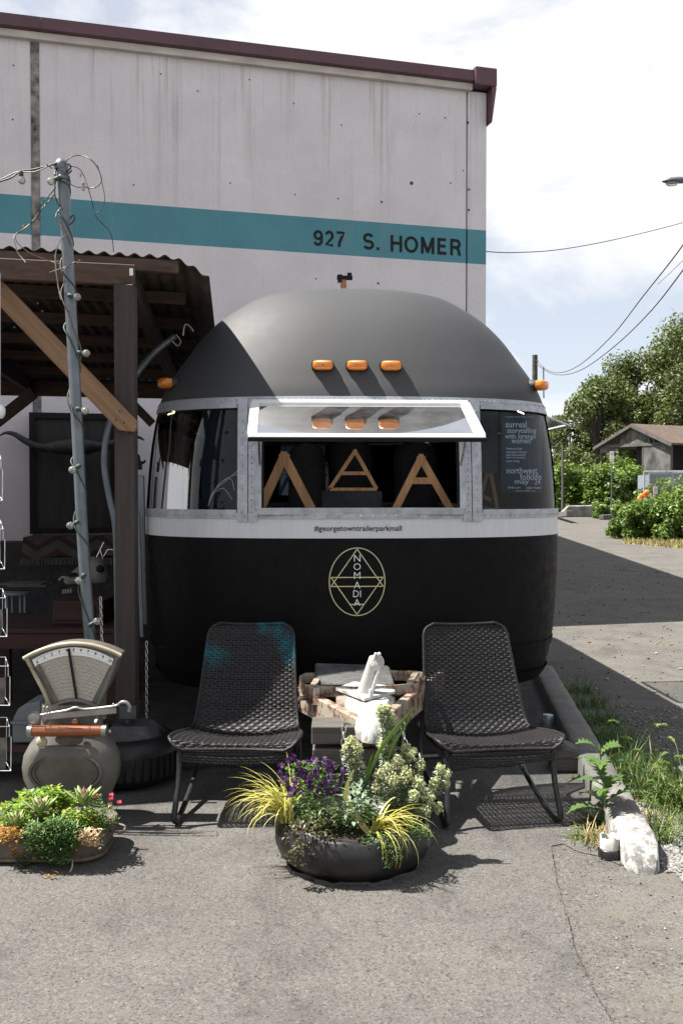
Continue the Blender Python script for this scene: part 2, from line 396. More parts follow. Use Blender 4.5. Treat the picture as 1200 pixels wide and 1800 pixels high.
M['darkshade'] = simple('painted ground shade', (.022, .020, .018), .95, var=.5, scale=6, bmp=.6, bdist=.01, c2=(.04, .036, .032))  # near-black colour that paints in the shade under canopy and trailer
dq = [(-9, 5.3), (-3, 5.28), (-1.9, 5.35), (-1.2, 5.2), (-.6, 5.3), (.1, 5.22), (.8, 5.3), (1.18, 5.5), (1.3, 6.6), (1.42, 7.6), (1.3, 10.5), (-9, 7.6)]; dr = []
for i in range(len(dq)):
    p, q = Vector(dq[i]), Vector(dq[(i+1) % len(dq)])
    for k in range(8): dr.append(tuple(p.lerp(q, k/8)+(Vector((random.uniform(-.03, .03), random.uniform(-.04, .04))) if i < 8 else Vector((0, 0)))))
sheet('shade_sheet', dr, .0125, M['darkshade'])  # dark sheet added over the ground to deepen the shade there
def stones(name, n, fn, smin, smax, mat, z0=.006, pw=2.5):
    vs = []; mb = MB()
    ico = [Vector(v) for v in [(0, 0, 1), (.9, 0, .25), (.28, .85, .2), (-.72, .53, .3), (-.72, -.53, .2), (.28, -.85, .25), (.6, .45, -.6), (-.6, .4, -.6), (-.1, -.7, -.6)]]
    fs = [(0, 1, 2), (0, 2, 3), (0, 3, 4), (0, 4, 5), (0, 5, 1), (1, 6, 2), (2, 6, 7), (2, 7, 3), (3, 7, 4), (4, 7, 8), (4, 8, 5), (5, 8, 1), (1, 8, 6)]
    for _ in range(n):
        x, y = fn(); s_ = smin+(smax-smin)*random.random()**pw; a = random.uniform(0, 6.28); ca, sa = math.cos(a), math.sin(a)
        e = (random.uniform(.7, 1.3), random.uniform(.6, 1.0), random.uniform(.4, .8))
        vv = []
        for v in ico:
            q = Vector((v.x*e[0]*random.uniform(.8, 1.15), v.y*e[1]*random.uniform(.8, 1.15), v.z*e[2]))*s_
            vv.append((x+q.x*ca-q.y*sa, y+q.x*sa+q.y*ca, z0+q.z+s_*.25))
        mb.add(vv, fs)
    o = mb.build(name, mat); tag(o, kind='stuff'); return o
def stone_mat(name, stops):
    m, t, b, o = nodes(name); g = t.nodes.new('ShaderNodeNewGeometry')
    n = tex(t, 'ShaderNodeTexNoise', 80, Detail=4)
    t.links.new(mix(t, .5, ramp(t, g.outputs['Random Per Island'], stops), ramp(t, n.outputs[0], [(.3, .6), (.7, 1.15)]), 'MULTIPLY'), b.inputs['Base Color'])
    b.inputs['Roughness'].default_value = .9; return m
M['gravel'] = stone_mat('crushed gravel', [(0, (.10, .10, .095)), (.4, (.19, .19, .18)), (.75, (.28, .28, .265)), (.97, (.12, .10, .085))])
M['darkcrumb'] = stone_mat('dark crumbs', [(0, (.012, .012, .012)), (.7, (.04, .03, .022)), (1, (.12, .1, .08))])
M['grit'] = stone_mat('loose grit', [(0, (.05, .05, .05)), (.3, (.1, .09, .085)), (.6, (.2, .19, .17)), (.85, (.34, .33, .31)), (.97, (.18, .08, .05))])
def kx(y): return 1.185+(y-3.9)*.102          # kerb centre line
def f_gravel():
    while True:
        y = 3.45+random.random()**1.1*3.4; x = kx(y)+.09+random.random()**1.3*(1.25 if y > 3.9 else .9)
        if y < 3.9 and x < 1.32+(3.9-y)*.75: continue
        return x, y
stones('gravel', 5000, f_gravel, .004, .013, M['gravel'], .005, 1.8)
def f_gr2():
    while True:
        y = 3.62+random.random()*1.7; lo = max(kx(y)+.085, 1.30 if y < 3.85 else 0); x = lo+random.random()**1.15*.62
        if y < 3.8 and random.random() < (3.8-y)*3.5: continue
        return x, y
stones('gravel', 9500, f_gr2, .005, .0135, M['gravel'], .005, 1.5)
def f_pl():
    a = random.uniform(0, 6.28); r_ = random.gauss(.31, .035); return .045+r_*math.cos(a)-(.03 if a > 3.1 else 0), 3.98+r_*math.sin(a)
stones('crumbs', 150, f_pl, .0015, .006, M['darkcrumb'], .009, 2)
def f_ck():
    p = random.choice(cp); return p.x+random.gauss(0, .009), p.y+random.uniform(-.01, .01)
stones('crumbs', 150, f_ck, .0008, .0034, M['darkcrumb'], .009, 2)
def f_fk():
    t_ = random.random()**.7; y = 3.78+t_*1.0; return kx(y)-.09-abs(random.gauss(0, .07)), y+random.gauss(0, .03)
stones('crumbs', 420, f_fk, .0012, .006, M['grit'], .009, 2.2)
def f_ap():
    y = 2.3+random.random()**1.5*6; return random.uniform(-.42, .42)*y, y
stones('grit', 2600, f_ap, .0010, .0046, M['grit'], .009, 4)
def f_r():
    y = 2.4+random.random()*4; return random.uniform(.8, 2.2)*(1 if y < 5 else 1.3), y
stones('grit', 1800, f_r, .0015, .007, M['grit'], .006, 3.5)
def f_l():
    y = 5.5+random.random()**.8*14; return random.uniform(1.5, 1.9)+random.random()*y*.28, y
stones('grit', 2200, f_l, .004, .022, M['grit'], .006, 4)
# bare dirt round the kerb end
M['dirt'] = ground_mat('brown dirt', (.10, .086, .07), (.15, .13, .108), .8)
dp = [(1.04, 3.86), (1.16, 3.74), (1.3, 3.6), (1.45, 3.5), (1.9, 3.5), (1.9, 4.0), (1.3, 4.2), (1.2, 4.0), (1.06, 4.25), (.99, 4.15)]
rr = []
for i in range(len(dp)):
    a, b_ = Vector(dp[i]), Vector(dp[(i+1) % len(dp)])
    for k in range(5): rr.append(tuple(a.lerp(b_, k/5)+Vector((random.uniform(-.025, .025), random.uniform(-.025, .025)))))

# kerb
kb = tag(MB(), None) if False else None
mb = MB(); rows = []
prof = [(-.074, -.01), (-.072, .088), (-.064, .098), (-.03, .103), (.03, .103), (.066, .098), (.074, .088), (.080, -.01)]
ys = [3.83, 3.845, 3.87, 3.91, 3.96, 4.03, 4.12]+[4.12+.09*i for i in range(1, 42)]
for y in ys:
    k = {3.83: (.45, .05), 3.845: (.62, .36), 3.87: (.76, .62), 3.91: (.88, .80), 3.96: (.95, .91), 4.03: (.99, .97)}.get(y, (1, 1)); cxk = kx(y)
    rows.append([(cxk+a*k[0]*1.05+random.uniform(-.003, .003), y, max(-.01, b_*k[1]*1.1+random.uniform(-.003, .002))) for a, b_ in prof])
mb.grid(rows, True)
def kerb_mat():
    m, t, b, o = nodes('kerb concrete')
    n = tex(t, 'ShaderNodeTexNoise', 7, Detail=9, Roughness=.7); n2 = tex(t, 'ShaderNodeTexNoise', 60, Detail=4)
    tcn = t.nodes.new('ShaderNodeTexCoord'); sx = t.nodes.new('ShaderNodeSeparateXYZ'); t.links.new(tcn.outputs['Object'], sx.inputs[0])
    col = ramp(t, n.outputs[0], [(.3, (.105, .10, .093)), (.7, (.18, .172, .16))])
    f = ramp(t, math_(t, 'ADD', math_(t, 'MULTIPLY', math_(t, 'SUBTRACT', 4.42, sx.outputs['Y']), .8), math_(t, 'SUBTRACT', n.outputs[0], .12)), [(.56, 0.0), (.63, 1.0)])
    nk = tex(t, 'ShaderNodeTexNoise', 22, Detail=8, Roughness=.75); f = math_(t, 'MULTIPLY', f, ramp(t, nk.outputs[0], [(.44, 0.0), (.53, 1.0)]))
    col = mix(t, f, col, (.36, .36, .345)); col = mix(t, .5, col, ramp(t, n2.outputs[0], [(.3, .6), (.6, 1.05)]), 'MULTIPLY')
    t.links.new(col, b.inputs['Base Color']); b.inputs['Roughness'].default_value = .9; bump(t, b, n2.outputs[0], .5, .006); return m
tag(mb.build('concrete_kerb', kerb_mat()), 'long weathered concrete kerb with patchy white paint at its rounded near end', 'kerb')

# ================= BUILDING =================
C3 = Vector((CX, CY, 0))
bld = thing('warehouse', 'pale mauve concrete warehouse with teal stripe and maroon roof edge behind the trailer', 'building', (CX, CY, 0), WANG)
ZT = wall_pt(855, 163)[1]; ZR = wall_pt(855, 134)[1]
j1 = wall_x(67); j2 = wall_x(819)
inv = Matrix.Rotation(-WANG, 2)
def wl(x, y): v = inv @ (Vector((x, y))-Vector((CX, CY))); return (v.x, v.y)
fb = [(-.01, .14), wl(3.35, 33), wl(-12, 36), (-15, .14)]
mb = MB(); mb.prism([(x, y, 0) for x, y in fb], (0, 0, ZR-.05)); mb.build('wall', M['wall'], bld, True)
for x0, x1 in ((-15, j1-.045), (j1+.045, j2-.008), (j2+.008, 0)):
    mb = MB(); mb.box(((x0+x1)/2, .07, ZT/2), (x1-x0, .14, ZT)); mb.build('wall_panel', M['wall'], bld, True, bevel=.012)
mb = MB(); mb.box((j1, .06, ZT/2), (.088, .09, ZT-.01)); mb.build('joint_sealant', M['joint'], bld, True)
xs = wall_x(824)
mb = MB(); mb.box(((xs-15)/2, -.005, ZT+.02), (xs+15, .13, .075)); mb.build('fascia_strip', M['soffit'], bld, True)
px_ = [-15, wall_x(78), wall_x(495), wall_x(540), xs]
cuts = [-15, wall_x(78), wall_x(420), xs]
for a, b_ in zip(cuts[:-1], cuts[1:]):
    mb = MB(); mb.prism([(a+.0008, -.10, ZT+.06), (a+.0008, -.13, ZT+.07), (a+.0008, -.12, ZR), (a+.0008, .3, ZR+.03), (a+.0008, .3, ZT+.06)], (b_-a-.0016, 0, 0)); mb.build('roof_flashing', M['maroon'], bld, True)
mb = MB(); mb.prism([(xs, -.15, ZT+.02), (.065, -.15, ZT+.02), (.065, .9, ZT+.02), (xs, .9, ZT+.02)], (0, 0, ZR-ZT+.02)); mb.build('corner_flashing', M['maroon'], bld, True, bevel=.01)
mb = MB(); mb.prism([(.0, -.02, ZT+.01), (.11, -.12, ZT+.01), (.11, .2, ZT+.01), (.02, .2, ZT-.5), (.0, -.01, ZT-.5)], (0.002, 0, 0))
mb = MB(); mb.prism([(.002, -.14, ZT+.015), (.062, -.14, ZT+.015), (.004, -.14, ZT-.40)], (0, .8, 0)); mb.build('eave_bracket', M['maroon'], bld, True)
mb = MB(); mb.add([(x, y, ZR-.04) for x, y in fb], [(0, 1, 2, 3)]); mb.build('roof', M['joint'], bld, True)
# tie holes and small scars
mb = MB()
for (x, y, r_) in [(722, 322, 5), (517, 182, 2), (519, 342, 2), (594, 349, 2), (670, 355, 3), (735, 200, 2), (780, 207, 2), (790, 322, 2), (822, 333, 3), (822, 369, 3), (406, 322, 2), (350, 160, 2), (238, 325, 2), (664, 498, 3), (555, 490, 2), (812, 300, 2), (600, 220, 2), (440, 140, 2), (820, 215, 3), (30, 115, 2), (28, 210, 2), (286, 130, 2)]:
    t_, z_ = wall_pt(x, y); r2 = r_*.0045
    MB().tube([(t_, -.003, z_), (t_, .01, z_)], r2, 8).build('tie_hole', M['holes'], bld, True)
def wall_text(s, x0, x1, yc, hpx, bold):
    t0, t1 = wall_x(x0), wall_x(x1); zc = wall_pt((x0+x1)/2, yc)[1]
    v, f = text_mesh(s, 1, bold, w=None); xa = min(p[0] for p in v); xb = max(p[0] for p in v); ya = min(p[1] for p in v); yb = max(p[1] for p in v)
    Yd = CY+(t0+t1)/2*WU.y; h = hpx/F*Yd
    mb = MB(); mb.add([(t0+(p[0]-xa)/(xb-xa)*(t1-t0), -.004, zc+((p[1]-ya)/(yb-ya)-.5)*h) for p in v], f)
    o = mb.build('lettering', M['blackpaint'], bld, True); return o

def arcp(cx, cy, rx, ry, a0, a1, n=14): return [(cx+rx*math.cos(R(a0+(a1-a0)*i/n)), cy+ry*math.sin(R(a0+(a1-a0)*i/n))) for i in range(n+1)]
GL = {'9': [arcp(.33, .68, .235, .235, 0, 360, 20), arcp(.33, .5, .235, .42, 25, -15)+arcp(.31, .38, .255, .30, -15, -150)],
      '2': [arcp(.33, .68, .235, .24, 165, -35)+[(.09, .09), (.60, .09)]], '7': [[(.06, .91), (.58, .91), (.42, .62), (.27, .30), (.22, 0)]],
      'S': [arcp(.35, .70, .25, .215, 25, 255)+arcp(.35, .295, .265, .215, 80, -155)], '.': [[(.1, .0), (.1, .17)]],
      'H': [[(.1, 0), (.1, 1)], [(.62, 0), (.62, 1)], [(.1, .53), (.62, .53)]], 'O': [arcp(.41, .5, .32, .42, 0, 360, 24)],
      'M': [[(.1, 0), (.1, 1)], [(.74, 0), (.74, 1)], [(.12, .93), (.42, .08)], [(.72, .93), (.42, .08)]],
      'E': [[(.1, 0), (.1, 1)], [(.1, .91), (.6, .91)], [(.1, .52), (.56, .52)], [(.1, .09), (.62, .09)]],
      'R': [[(.1, 0), (.1, 1)], [(.1, .91), (.38, .91)]+arcp(.38, .70, .2, .21, 90, -90)+[(.1, .49)], [(.36, .49), (.46, .43), (.54, .3), (.56, .12), (.61, 0)]]}
def stroke_letter(ch, x0, x1, ytop, ybot):
    t0, t1 = wall_x(x0), wall_x(x1); z1 = wall_pt(x0, ytop)[1]; z0 = wall_pt(x0, ybot)[1]; h = z1-z0; wg = max(p[0] for s in GL[ch] for p in s)+.09; sx = (t1-t0)/wg; mb = MB(); k = 0
    for s in GL[ch]:
        P2 = [Vector((t0+p[0]*sx, z0+p[1]*h)) for p in s]; ro = []; closed = (P2[0]-P2[-1]).length < 1e-4
        for i, p in enumerate(P2):
            a_ = P2[i-1] if i else (P2[-2] if closed else p); b2 = P2[i+1] if i < len(P2)-1 else (P2[1] if closed else p); dd = (b2-a_).normalized(); n_ = Vector((-dd.y, dd.x))*h*.088
            ro.append([(p.x+n_.x, -.004-k*.0006, p.y+n_.y), (p.x-n_.x, -.004-k*.0006, p.y-n_.y)])
        mb.grid(ro, False); k += 1
    mb.build('letter_'+{'.': 'stop'}.get(ch, ch.lower()) if False else 'painted_letter', M['blackpaint'], bld, True)
for args in (('9', 551, 567.5, 404, 431.5), ('2', 571, 587, 405, 432.5), ('7', 590, 606.5, 406, 433.5), ('S', 637, 657, 409, 438), ('.', 661, 666, 410.5, 439.5), ('H', 685, 706, 413, 442), ('O', 709, 734, 414.5, 443.5), ('M', 738, 762, 416, 445.5), ('E', 767, 785, 418, 447), ('R', 789, 809, 419.5, 448.5)): stroke_letter(*args)


# ================= FAR BACKGROUND =================
def leaf_cloud(centers, radii, n, size, sq=1.0, up=.3):
    """n leaf quads spread through clumps; returns (n,4,3)"""
    centers = np.array(centers); radii = np.array(radii); k = rng.choice(len(centers), n, p=radii**2/np.sum(radii**2))
    d = rng.normal(size=(n, 3)); d /= np.linalg.norm(d, axis=1)[:, None]
    rad = radii[k][:, None]*(rng.random((n, 1))**.38)*np.where(rng.random((n, 1)) < .07, 1.25, 1.0)
    d2 = d*np.array([1, 1, sq]); c = centers[k]+d2*rad
    nrm = d*.6+rng.normal(size=(n, 3))*.55+np.array([0, 0, up]); nrm /= np.linalg.norm(nrm, axis=1)[:, None]
    a = np.cross(nrm, rng.normal(size=(n, 3))); a /= np.linalg.norm(a, axis=1)[:, None]; b = np.cross(nrm, a)
    s = size*(.6+.8*rng.random((n, 1)))
    q = np.stack([c-a*s, c-b*s*.55+nrm*s*.12, c+a*s, c+b*s*.55+nrm*s*.12], 1)
    return q
M['treeleaf'] = leaf('broadleaf foliage', [(0, (.04, .062, .016)), (.3, (.07, .10, .026)), (.65, (.105, .14, .04)), (1, (.16, .19, .065))], .5, .3)
M['bramble'] = leaf('bramble foliage', [(0, (.04, .075, .014)), (.35, (.085, .15, .025)), (.7, (.14, .22, .04)), (1, (.2, .29, .065))], .45, .35)
M['bark'] = simple('tree bark', (.06, .05, .04), .9, var=.4, scale=4, bmp=.5, bdist=.02)
def tree(label, base, h, rad, n, size, seed, crown_lo=.25, group='trees behind the old shed'):
    r2 = random.Random(seed); t = thing('broadleaf_tree', label, 'tree', base, 0, group)
    bx, by, bz = base; cen = []; rads = []; mt = MB()
    mt.tube([(bx, by, 0), (bx+.1, by, h*.3), (bx-.15, by, h*.6), (bx, by, h*.85)], [h*.022, h*.017, h*.01, h*.004], 8)
    for i in range(34):
        a = r2.uniform(0, 6.28); zz = h*(crown_lo+(1-crown_lo)*r2.random()); fr = math.sin(math.pi*min(1, max(.12, (zz/h-crown_lo*.6)/(1.04-crown_lo*.6))))**.6
        rr_ = rad*fr*r2.uniform(.35, 1.0); c = (bx+math.cos(a)*rr_, by+math.sin(a)*rr_, zz*.97); cen.append(c); rads.append(h*r2.uniform(.055, .13))
        mt.tube([(bx, by, max(h*.15, zz*.55)), (bx+math.cos(a)*rr_*.5, by+math.sin(a)*rr_*.5, zz*.85), c], [h*.007, h*.004, h*.002], 5)
    mt.build('trunk', M['bark'], t)
    MB().quads(leaf_cloud(cen, rads, n, size)).build('crown', M['treeleaf'], t)
    return t
tp = [('tall broadleaf tree filling the right edge above the shed roof', 1222, 70, 13.4, 4.2, 17000, 3), ('wide bushy tree directly behind the peak of the old shed', 1120, 72, 11.0, 4.0, 16000, 4),
      ('lower rounded tree left of the shed under the power lines', 1050, 69, 9.0, 3.0, 12000, 5), ('small tree beside the trailer under its open side window', 1003, 74, 7.0, 2.9, 10000, 6),
      ('spindly tree whose top sticks up highest at the right edge', 1194, 80, 14.4, 3.2, 10000, 8), ('low tree filling the gap left of the old shed', 965, 80, 6.6, 3.5, 8000, 9),
      ('broad tree just behind the left eave of the shed', 1085, 71, 9.3, 2.6, 9000, 12), ('dark tree behind the right slope of the shed roof', 1170, 73, 10.0, 3.2, 11000, 13)]
for (lb, px, Y, h, rad, n, sd) in tp:
    p = P(px, 800, Y); tree(lb, (p.x, Y, 0), h, rad, n, .125, sd)
def bush(label, x0, x1, Y, zt, n, size, seed, depth=2.0, name='bramble_bush', mat='bramble', group='green bushes along the road', base=0):
    r2 = random.Random(seed); a = P(x0, 880, Y); b_ = P(x1, 880, Y); o = thing(name, label, 'bush', ((a.x+b_.x)/2, Y+depth/2, 0), 0, group)
    cen = []; rads = []; wd = b_.x-a.x
    for i in range(26):
        fx = r2.random(); x = a.x+wd*(.08+.84*fx); hmax = zt*(.55+.45*math.sin(math.pi*(.12+.76*fx)))*r2.uniform(.75, 1.0)
        for q in range(3):
            rr_ = zt*r2.uniform(.12, .2); cen.append((x+r2.uniform(-.2, .2), Y+depth*r2.random(), max(rr_*.7, hmax*(q+.7)/3.3))); rads.append(rr_)
    MB().quads(leaf_cloud(cen, rads, n, size, up=.6)).build('foliage', M[mat], o)
    st = MB()
    for i in range(10):
        x = a.x+wd*r2.uniform(.2, .8); st.tube([(x, Y+depth/2, 0), (x+r2.uniform(-.3, .3), Y+depth/2, zt*.7)], .025, 5)
    st.build('stems', M['bark'], o)
    return o
bush('bright green bramble thicket beside the trailer behind the concrete barrier', 962, 1040, 57, 3.3, 8000, .12, 21)
bush('bright green thicket behind the tall white road sign', 1030, 1105, 56, 3.2, 8000, .12, 22)
bush('green thicket in front of the shed\'s open corner', 1085, 1150, 57, 3.0, 6000, .12, 23)
bush('taller weedy bush against the left wall of the shed', 1078, 1120, 59, 4.0, 3500, .13, 24)
bush('dark green roadside bush with the small sign, right edge', 1102, 1190, 29, 1.3, 11000, .062, 25, 2.2)
bush('dark green roadside bush running out of the frame right', 1165, 1260, 28.5, 1.7, 9000, .065, 26, 2.4)
bush('low leafy bush behind the wire fence', 1145, 1240, 41, 2.2, 6000, .09, 27, 2)
bush('low green growth in front of the long timber', 1050, 1102, 50.5, 1.1, 3500, .09, 28, 1.2)
# dry grass strip
M['drygrass'] = leaf('dry grass', [(0, (.28, .22, .10)), (.6, (.38, .31, .15)), (1, (.15, .2, .05))], .8, .2)
mb = MB()
for i in range(2600):
    px = random.uniform(1095, 1230); g = PG(px, 948+random.uniform(-10, 9)+max(0, (px-1110))*.09); h = random.uniform(.04, .14); a = random.uniform(0, 6.28)
    mb.add([g+Vector((math.cos(a)*.02, math.sin(a)*.02, 0)), g-Vector((math.cos(a)*.02, math.sin(a)*.02, 0)), g+Vector((random.uniform(-.06, .06), random.uniform(-.05, .05), h))], [(0, 1, 2)])
tag(mb.build('dry_grass', M['drygrass']), 'strip of dry straw coloured grass below the roadside bush', 'grass', kind='stuff')
# shed
M['ply'] = simple('weathered plywood', (.04, .039, .038), .9, var=.6, scale=1.8, bmp=.3, c2=(.10, .097, .094), mscale=(1, 1, .6))
M['shingle'] = simple('brown shingles', (.085, .06, .045), .85, var=.35, scale=2.2, bmp=.3, mscale=(1, 1, 5))
M['greywood'] = simple('grey timber', (.085, .08, .075), .9, var=.3, scale=3)
A = P(1178, 779, 58); g = Vector((-.50, .866, 0)); r_ = Vector((.866, .5, 0)); W_ = 5.6
sh = thing('old_shed', 'derelict grey plywood shed with brown shingle roof and open gable', 'building', (A.x, A.y, 0))
def S3(u, v, z): return Vector((A.x, A.y, 0))+g*u+r_*v+Vector((0, 0, z))
ze = A.z; za = 5.35; L_ = 9
mb = MB()
for (u0, u1, za_, zb_) in ((-.35, W_/2, ze-.12, za), (W_/2, W_+.35, za, ze-.12)):
    mb.prism([S3(u0, -.3, za_), S3(u1, -.3, zb_), S3(u1, L_, zb_), S3(u0, L_, za_)], (0, 0, .12))
mb.build('roof', M['shingle'], sh)
for (u0, u1) in ((-.35, W_/2), (W_+.35, W_/2)):
    mb = MB(); mb.bar(S3(u0, -.34, ze-.14), S3(u1, -.34, za-.02), .05, .16); mb.build('rafter', M['greywood'], sh)
mb = MB(); mb.prism([S3(W_*.28, 0, ze+.05), S3(W_*.72, 0, ze+.05), S3(W_*.68, 0, za-.4), S3(W_*.5, 0, za-.08), S3(W_*.28, 0, za-.5)], -r_*.02); mb.build('gable_panel', M['ply'], sh)
mb = MB(); mb.prism([S3(.05, 0, 2.2), S3(W_*.37, 0, 2.2), S3(W_*.37, 0, ze-.02), S3(.05, 0, ze-.02)], -r_*.02); mb.build('wall_panel', M['ply'], sh)
mb = MB(); mb.bar(S3(-.1, -.03, ze), S3(W_+.1, -.03, ze), .08, .18); mb.build('tie_beam', M['greywood'], sh)
mb = MB(); mb.bar(S3(W_*.74, -.02, ze-.25), S3(W_, -.02, ze-.25), .06, .3); mb.build('wall_board', M['ply'], sh)
for u in (0, W_*.38, W_*.75, W_):
    mb = MB(); mb.bar(S3(u, .05, 0), S3(u, .05, ze), .14, .14); mb.build('post', M['greywood'], sh)
mb = MB(); mb.bar(S3(W_*.2, 0, ze), S3(W_*.3, 0, za-.5), .06, .09); mb.build('strut', M['greywood'], sh)
mb = MB(); mb.prism([S3(.2, 3, 0), S3(W_-.1, 3, 0), S3(W_-.1, 3, ze), S3(W_/2, 3, za-.1), S3(.2, 3, ze)], r_*.05); mb.build('back_wall', M['darkin'], sh)
mb = MB(); mb.bar(S3(0, .05, 2.5), S3(0, L_, 2.5), .08, .2); mb.build('side_rail', M['whitepaint'], sh)
mb = MB(); mb.bar(S3(0, L_, 0), S3(0, L_, ze), .2, .14); mb.build('post', M['greywood'], sh)
M['hutpaint'] = simple('pale blue hut paint', (.16, .19, .22), .7, var=.1, scale=3)
# pale sided outbuilding behind the fence
q = P(1180, 845, 48)
ob = thing('sided_hut', 'pale blue grey hut with horizontal siding behind the wire fence', 'building', (q.x, 48, 0))
for k in range(9):
    mb = MB(); mb.box((q.x, 48, .25+k*.24), (2.2, .1, .225), Matrix.Rotation(R(6), 3, 'X')); mb.build('siding_board', M['hutpaint'], ob)
mb = MB(); mb.box((q.x, 49, 1.1), (2.16, 1.8, 2.2)); mb.build('wall', M['hutpaint'], ob)
# chain link fence
M['fencemetal'] = simple('fence metal', (.35, .36, .37), .5, .4)
fe = thing('wire_fence', 'grey chain link fence panel behind the roadside bush', 'fence', (P(1131, 850, 36).x, 36, 0))
xa = P(1131, 850, 36).x; xb = P(1290, 850, 36).x; zt = P(1131, 829, 36).z
for x in (xa, P(1181, 850, 36).x, P(1235, 850, 36).x, xb):
    mb = MB(); mb.cyl((x, 36, 0), (x, 36, zt), .035, 8); mb.build('post', M['fencemetal'], fe)
mb = MB(); mb.cyl((xa, 36, zt), (xb, 36, zt), .03, 6); mb.build('rail', M['fencemetal'], fe)
mb = MB(); x = xa-2
while x < xb:
    for sgn in (1, -1):
        a0 = Vector((x if sgn > 0 else x+2.1, 36, .05)); a1 = Vector((x+2.1 if sgn > 0 else x, 36, zt-.02))
        lo = max(xa, min(a0.x, a1.x)); hi = min(xb, max(a0.x, a1.x))
        if hi-lo > .05:
            f = lambda xx: a0.z+(a1.z-a0.z)*(xx-a0.x)/(a1.x-a0.x)
            mb.bar((lo, 36, f(lo)), (hi, 36, f(hi)), .006, .006)
    x += .12
mb.build('mesh', M['fencemetal'], fe)
# signs
def sign(label, px, ytop, ybot, wpx, Y, base_y):
    s = thing('road_sign', label, 'sign', (P(px, 860, Y).x, Y, 0)); a = P(px-wpx/2, ytop, Y); b_ = P(px+wpx/2, ybot, Y); x = (a.x+b_.x)/2
    mb = MB(); mb.cyl((x, Y+.03, 0), (x, Y+.03, b_.z+.1), .03, 8); mb.build('pole', M['galv'], s)
    mb = MB(); mb.box((x, Y, (a.z+b_.z)/2), (b_.x-a.x, .012, a.z-b_.z)); pl = mb.build('sign_plate', M['whitepaint'], s)
    M.setdefault('redprint', simple('red print', (.55, .04, .05), .5, var=.05))
    h = a.z-b_.z; wd = b_.x-a.x
    rows_ = 3 if ybot-ytop > 18 else 2
    mb = MB(); mb.tube([(x+math.cos(t_)*wd*.28, Y-.008, a.z-h*.26+math.sin(t_)*wd*.28) for t_ in np.linspace(0, 6.0, 14)], wd*.05, 4); mb.bar((x-wd*.2, Y-.008, a.z-h*.26+wd*.2), (x+wd*.2, Y-.008, a.z-h*.26-wd*.2), .004, wd*.08)
    for k in range(rows_-1): mb.box((x, Y-.008, b_.z+h*(.14+.18*k)), (wd*.7, .004, h*.07))
    mb.build('sign_print', M['redprint'], s)
sign('tall narrow white sign with red print on a grey pole by the thicket', 1074.5, 793, 811, 7, 50, 877)
sign('small low white sign with red print in the roadside bush', 1151, 855, 876, 7, 31, 915)
# barricade with two orange lamps
M['orange'] = simple('orange plastic', (.75, .2, .02), .4, var=.1)
bz = thing('barricade', 'white barricade with two orange warning lamps at the roadside bush', 'barricade', (P(1129, 880, 33).x, 33, 0))
for px in (1121, 1133):
    x = P(px, 870, 33).x; mb = MB(); mb.bar((x, 33, 0), (x, 33.02, P(px, 876, 33).z), .04, .05); mb.build('leg', M['whitepaint'], bz)
mb = MB(); mb.bar(P(1115, 884, 33), P(1138, 880, 33), .03, .13); mb.build('board', M['whitepaint'], bz)
for px, py in ((1127, 873), (1136, 867), (1124, 878)):
    mb = MB(); c = P(px, py-1, 32.95); mb.lathe(c, [(.001, -.04), (.09, -.04), (.1, 0), (.09, .04), (.001, .045)], 12, Matrix.Rotation(R(90), 3, 'X')); mb.box(c-Vector((0, -.02, .12)), (.12, .09, .1)); mb.build('lamp', M['orange'], bz)
# concrete barrier and timbers
M['oldconc'] = simple('old concrete', (.12, .11, .10), .9, var=.5, scale=2, bmp=.4, bdist=.02, c2=(.2, .19, .18))
cb = MB(); a = PG(982, 909); b_ = PG(1068, 906)
for (lo, hi) in ((0, 1),):
    Yb = a.y
    cb.prism([(a.x-.1, Yb, 0), (a.x+.5, Yb, .62), (b_.x, Yb, .68), (b_.x+.1, Yb, 0)], (0, .45, 0))
tag(cb.build('concrete_barrier', M['oldconc'], bevel=.05), 'long dark concrete barrier lying before the bramble thicket', 'barrier')
for i, (lb, p0, p1, r2) in enumerate((('short splintered timber leaning at the left end of the barrier', PG(978, 911), PG(1000, 908, .3), .14), ('long grey timber lying on the ground right of the barrier', PG(1056, 914), PG(1103, 911), .13))):
    mb = MB(); p0 = Vector(p0); p1 = Vector(p1); p0.z += r2; p1.z += r2; mb.bar(p0, p1, .25, r2*1.8); tag(mb.build('timber', M['greywood'], bevel=.02), lb, 'timber', 'loose timbers by the barrier')
# utility pole, lamp, wires
def pole(label, px, ytop, Y, r0, name='utility_pole', mat='bark', cat='pole'):
    p = P(px, ytop, Y); t = thing(name, label, cat, (p.x, Y, 0)); mb = MB(); mb.tube([(p.x, Y, 0), (p.x, Y, p.z)], [r0*1.2, r0], 10); mb.build('shaft', M[mat], t); return t, p
up, ptop = pole('dark wooden utility pole rising behind the trailer roof', 939.5, 624, 55, .15)
mb = MB(); mb.bar(ptop+Vector((-.1, -.17, -.35)), ptop+Vector((.16, -.17, -.35)), .05, .05); mb.build('insulator_arm', M['greywood'], up)
pole('thin dark post standing in front of the small trees', 988.5, 783, 54, .06, 'post', 'greywood', 'post')
off = Vector((9.5, 14, 9.2))
w1 = spline([ptop+Vector((0, -.2, -.3)), P(960, 650, 51), P(985, 655, 46), P(1020, 640, 40), P(1075, 590, 33), P(1130, 520, 27), P(1200, 430, 21), P(1290, 290, 16.5)], 10)
w2 = spline([ptop+Vector((0, -.2, -.5)), P(965, 655, 51), P(990, 659, 46), P(1025, 648, 40), P(1080, 608, 33), P(1140, 550, 27), P(1200, 474, 21), P(1290, 345, 16.5)], 10)
w3 = spline([P(1155, 500, 25), P(1200, 457, 21), P(1290, 360, 16.5)], 8)
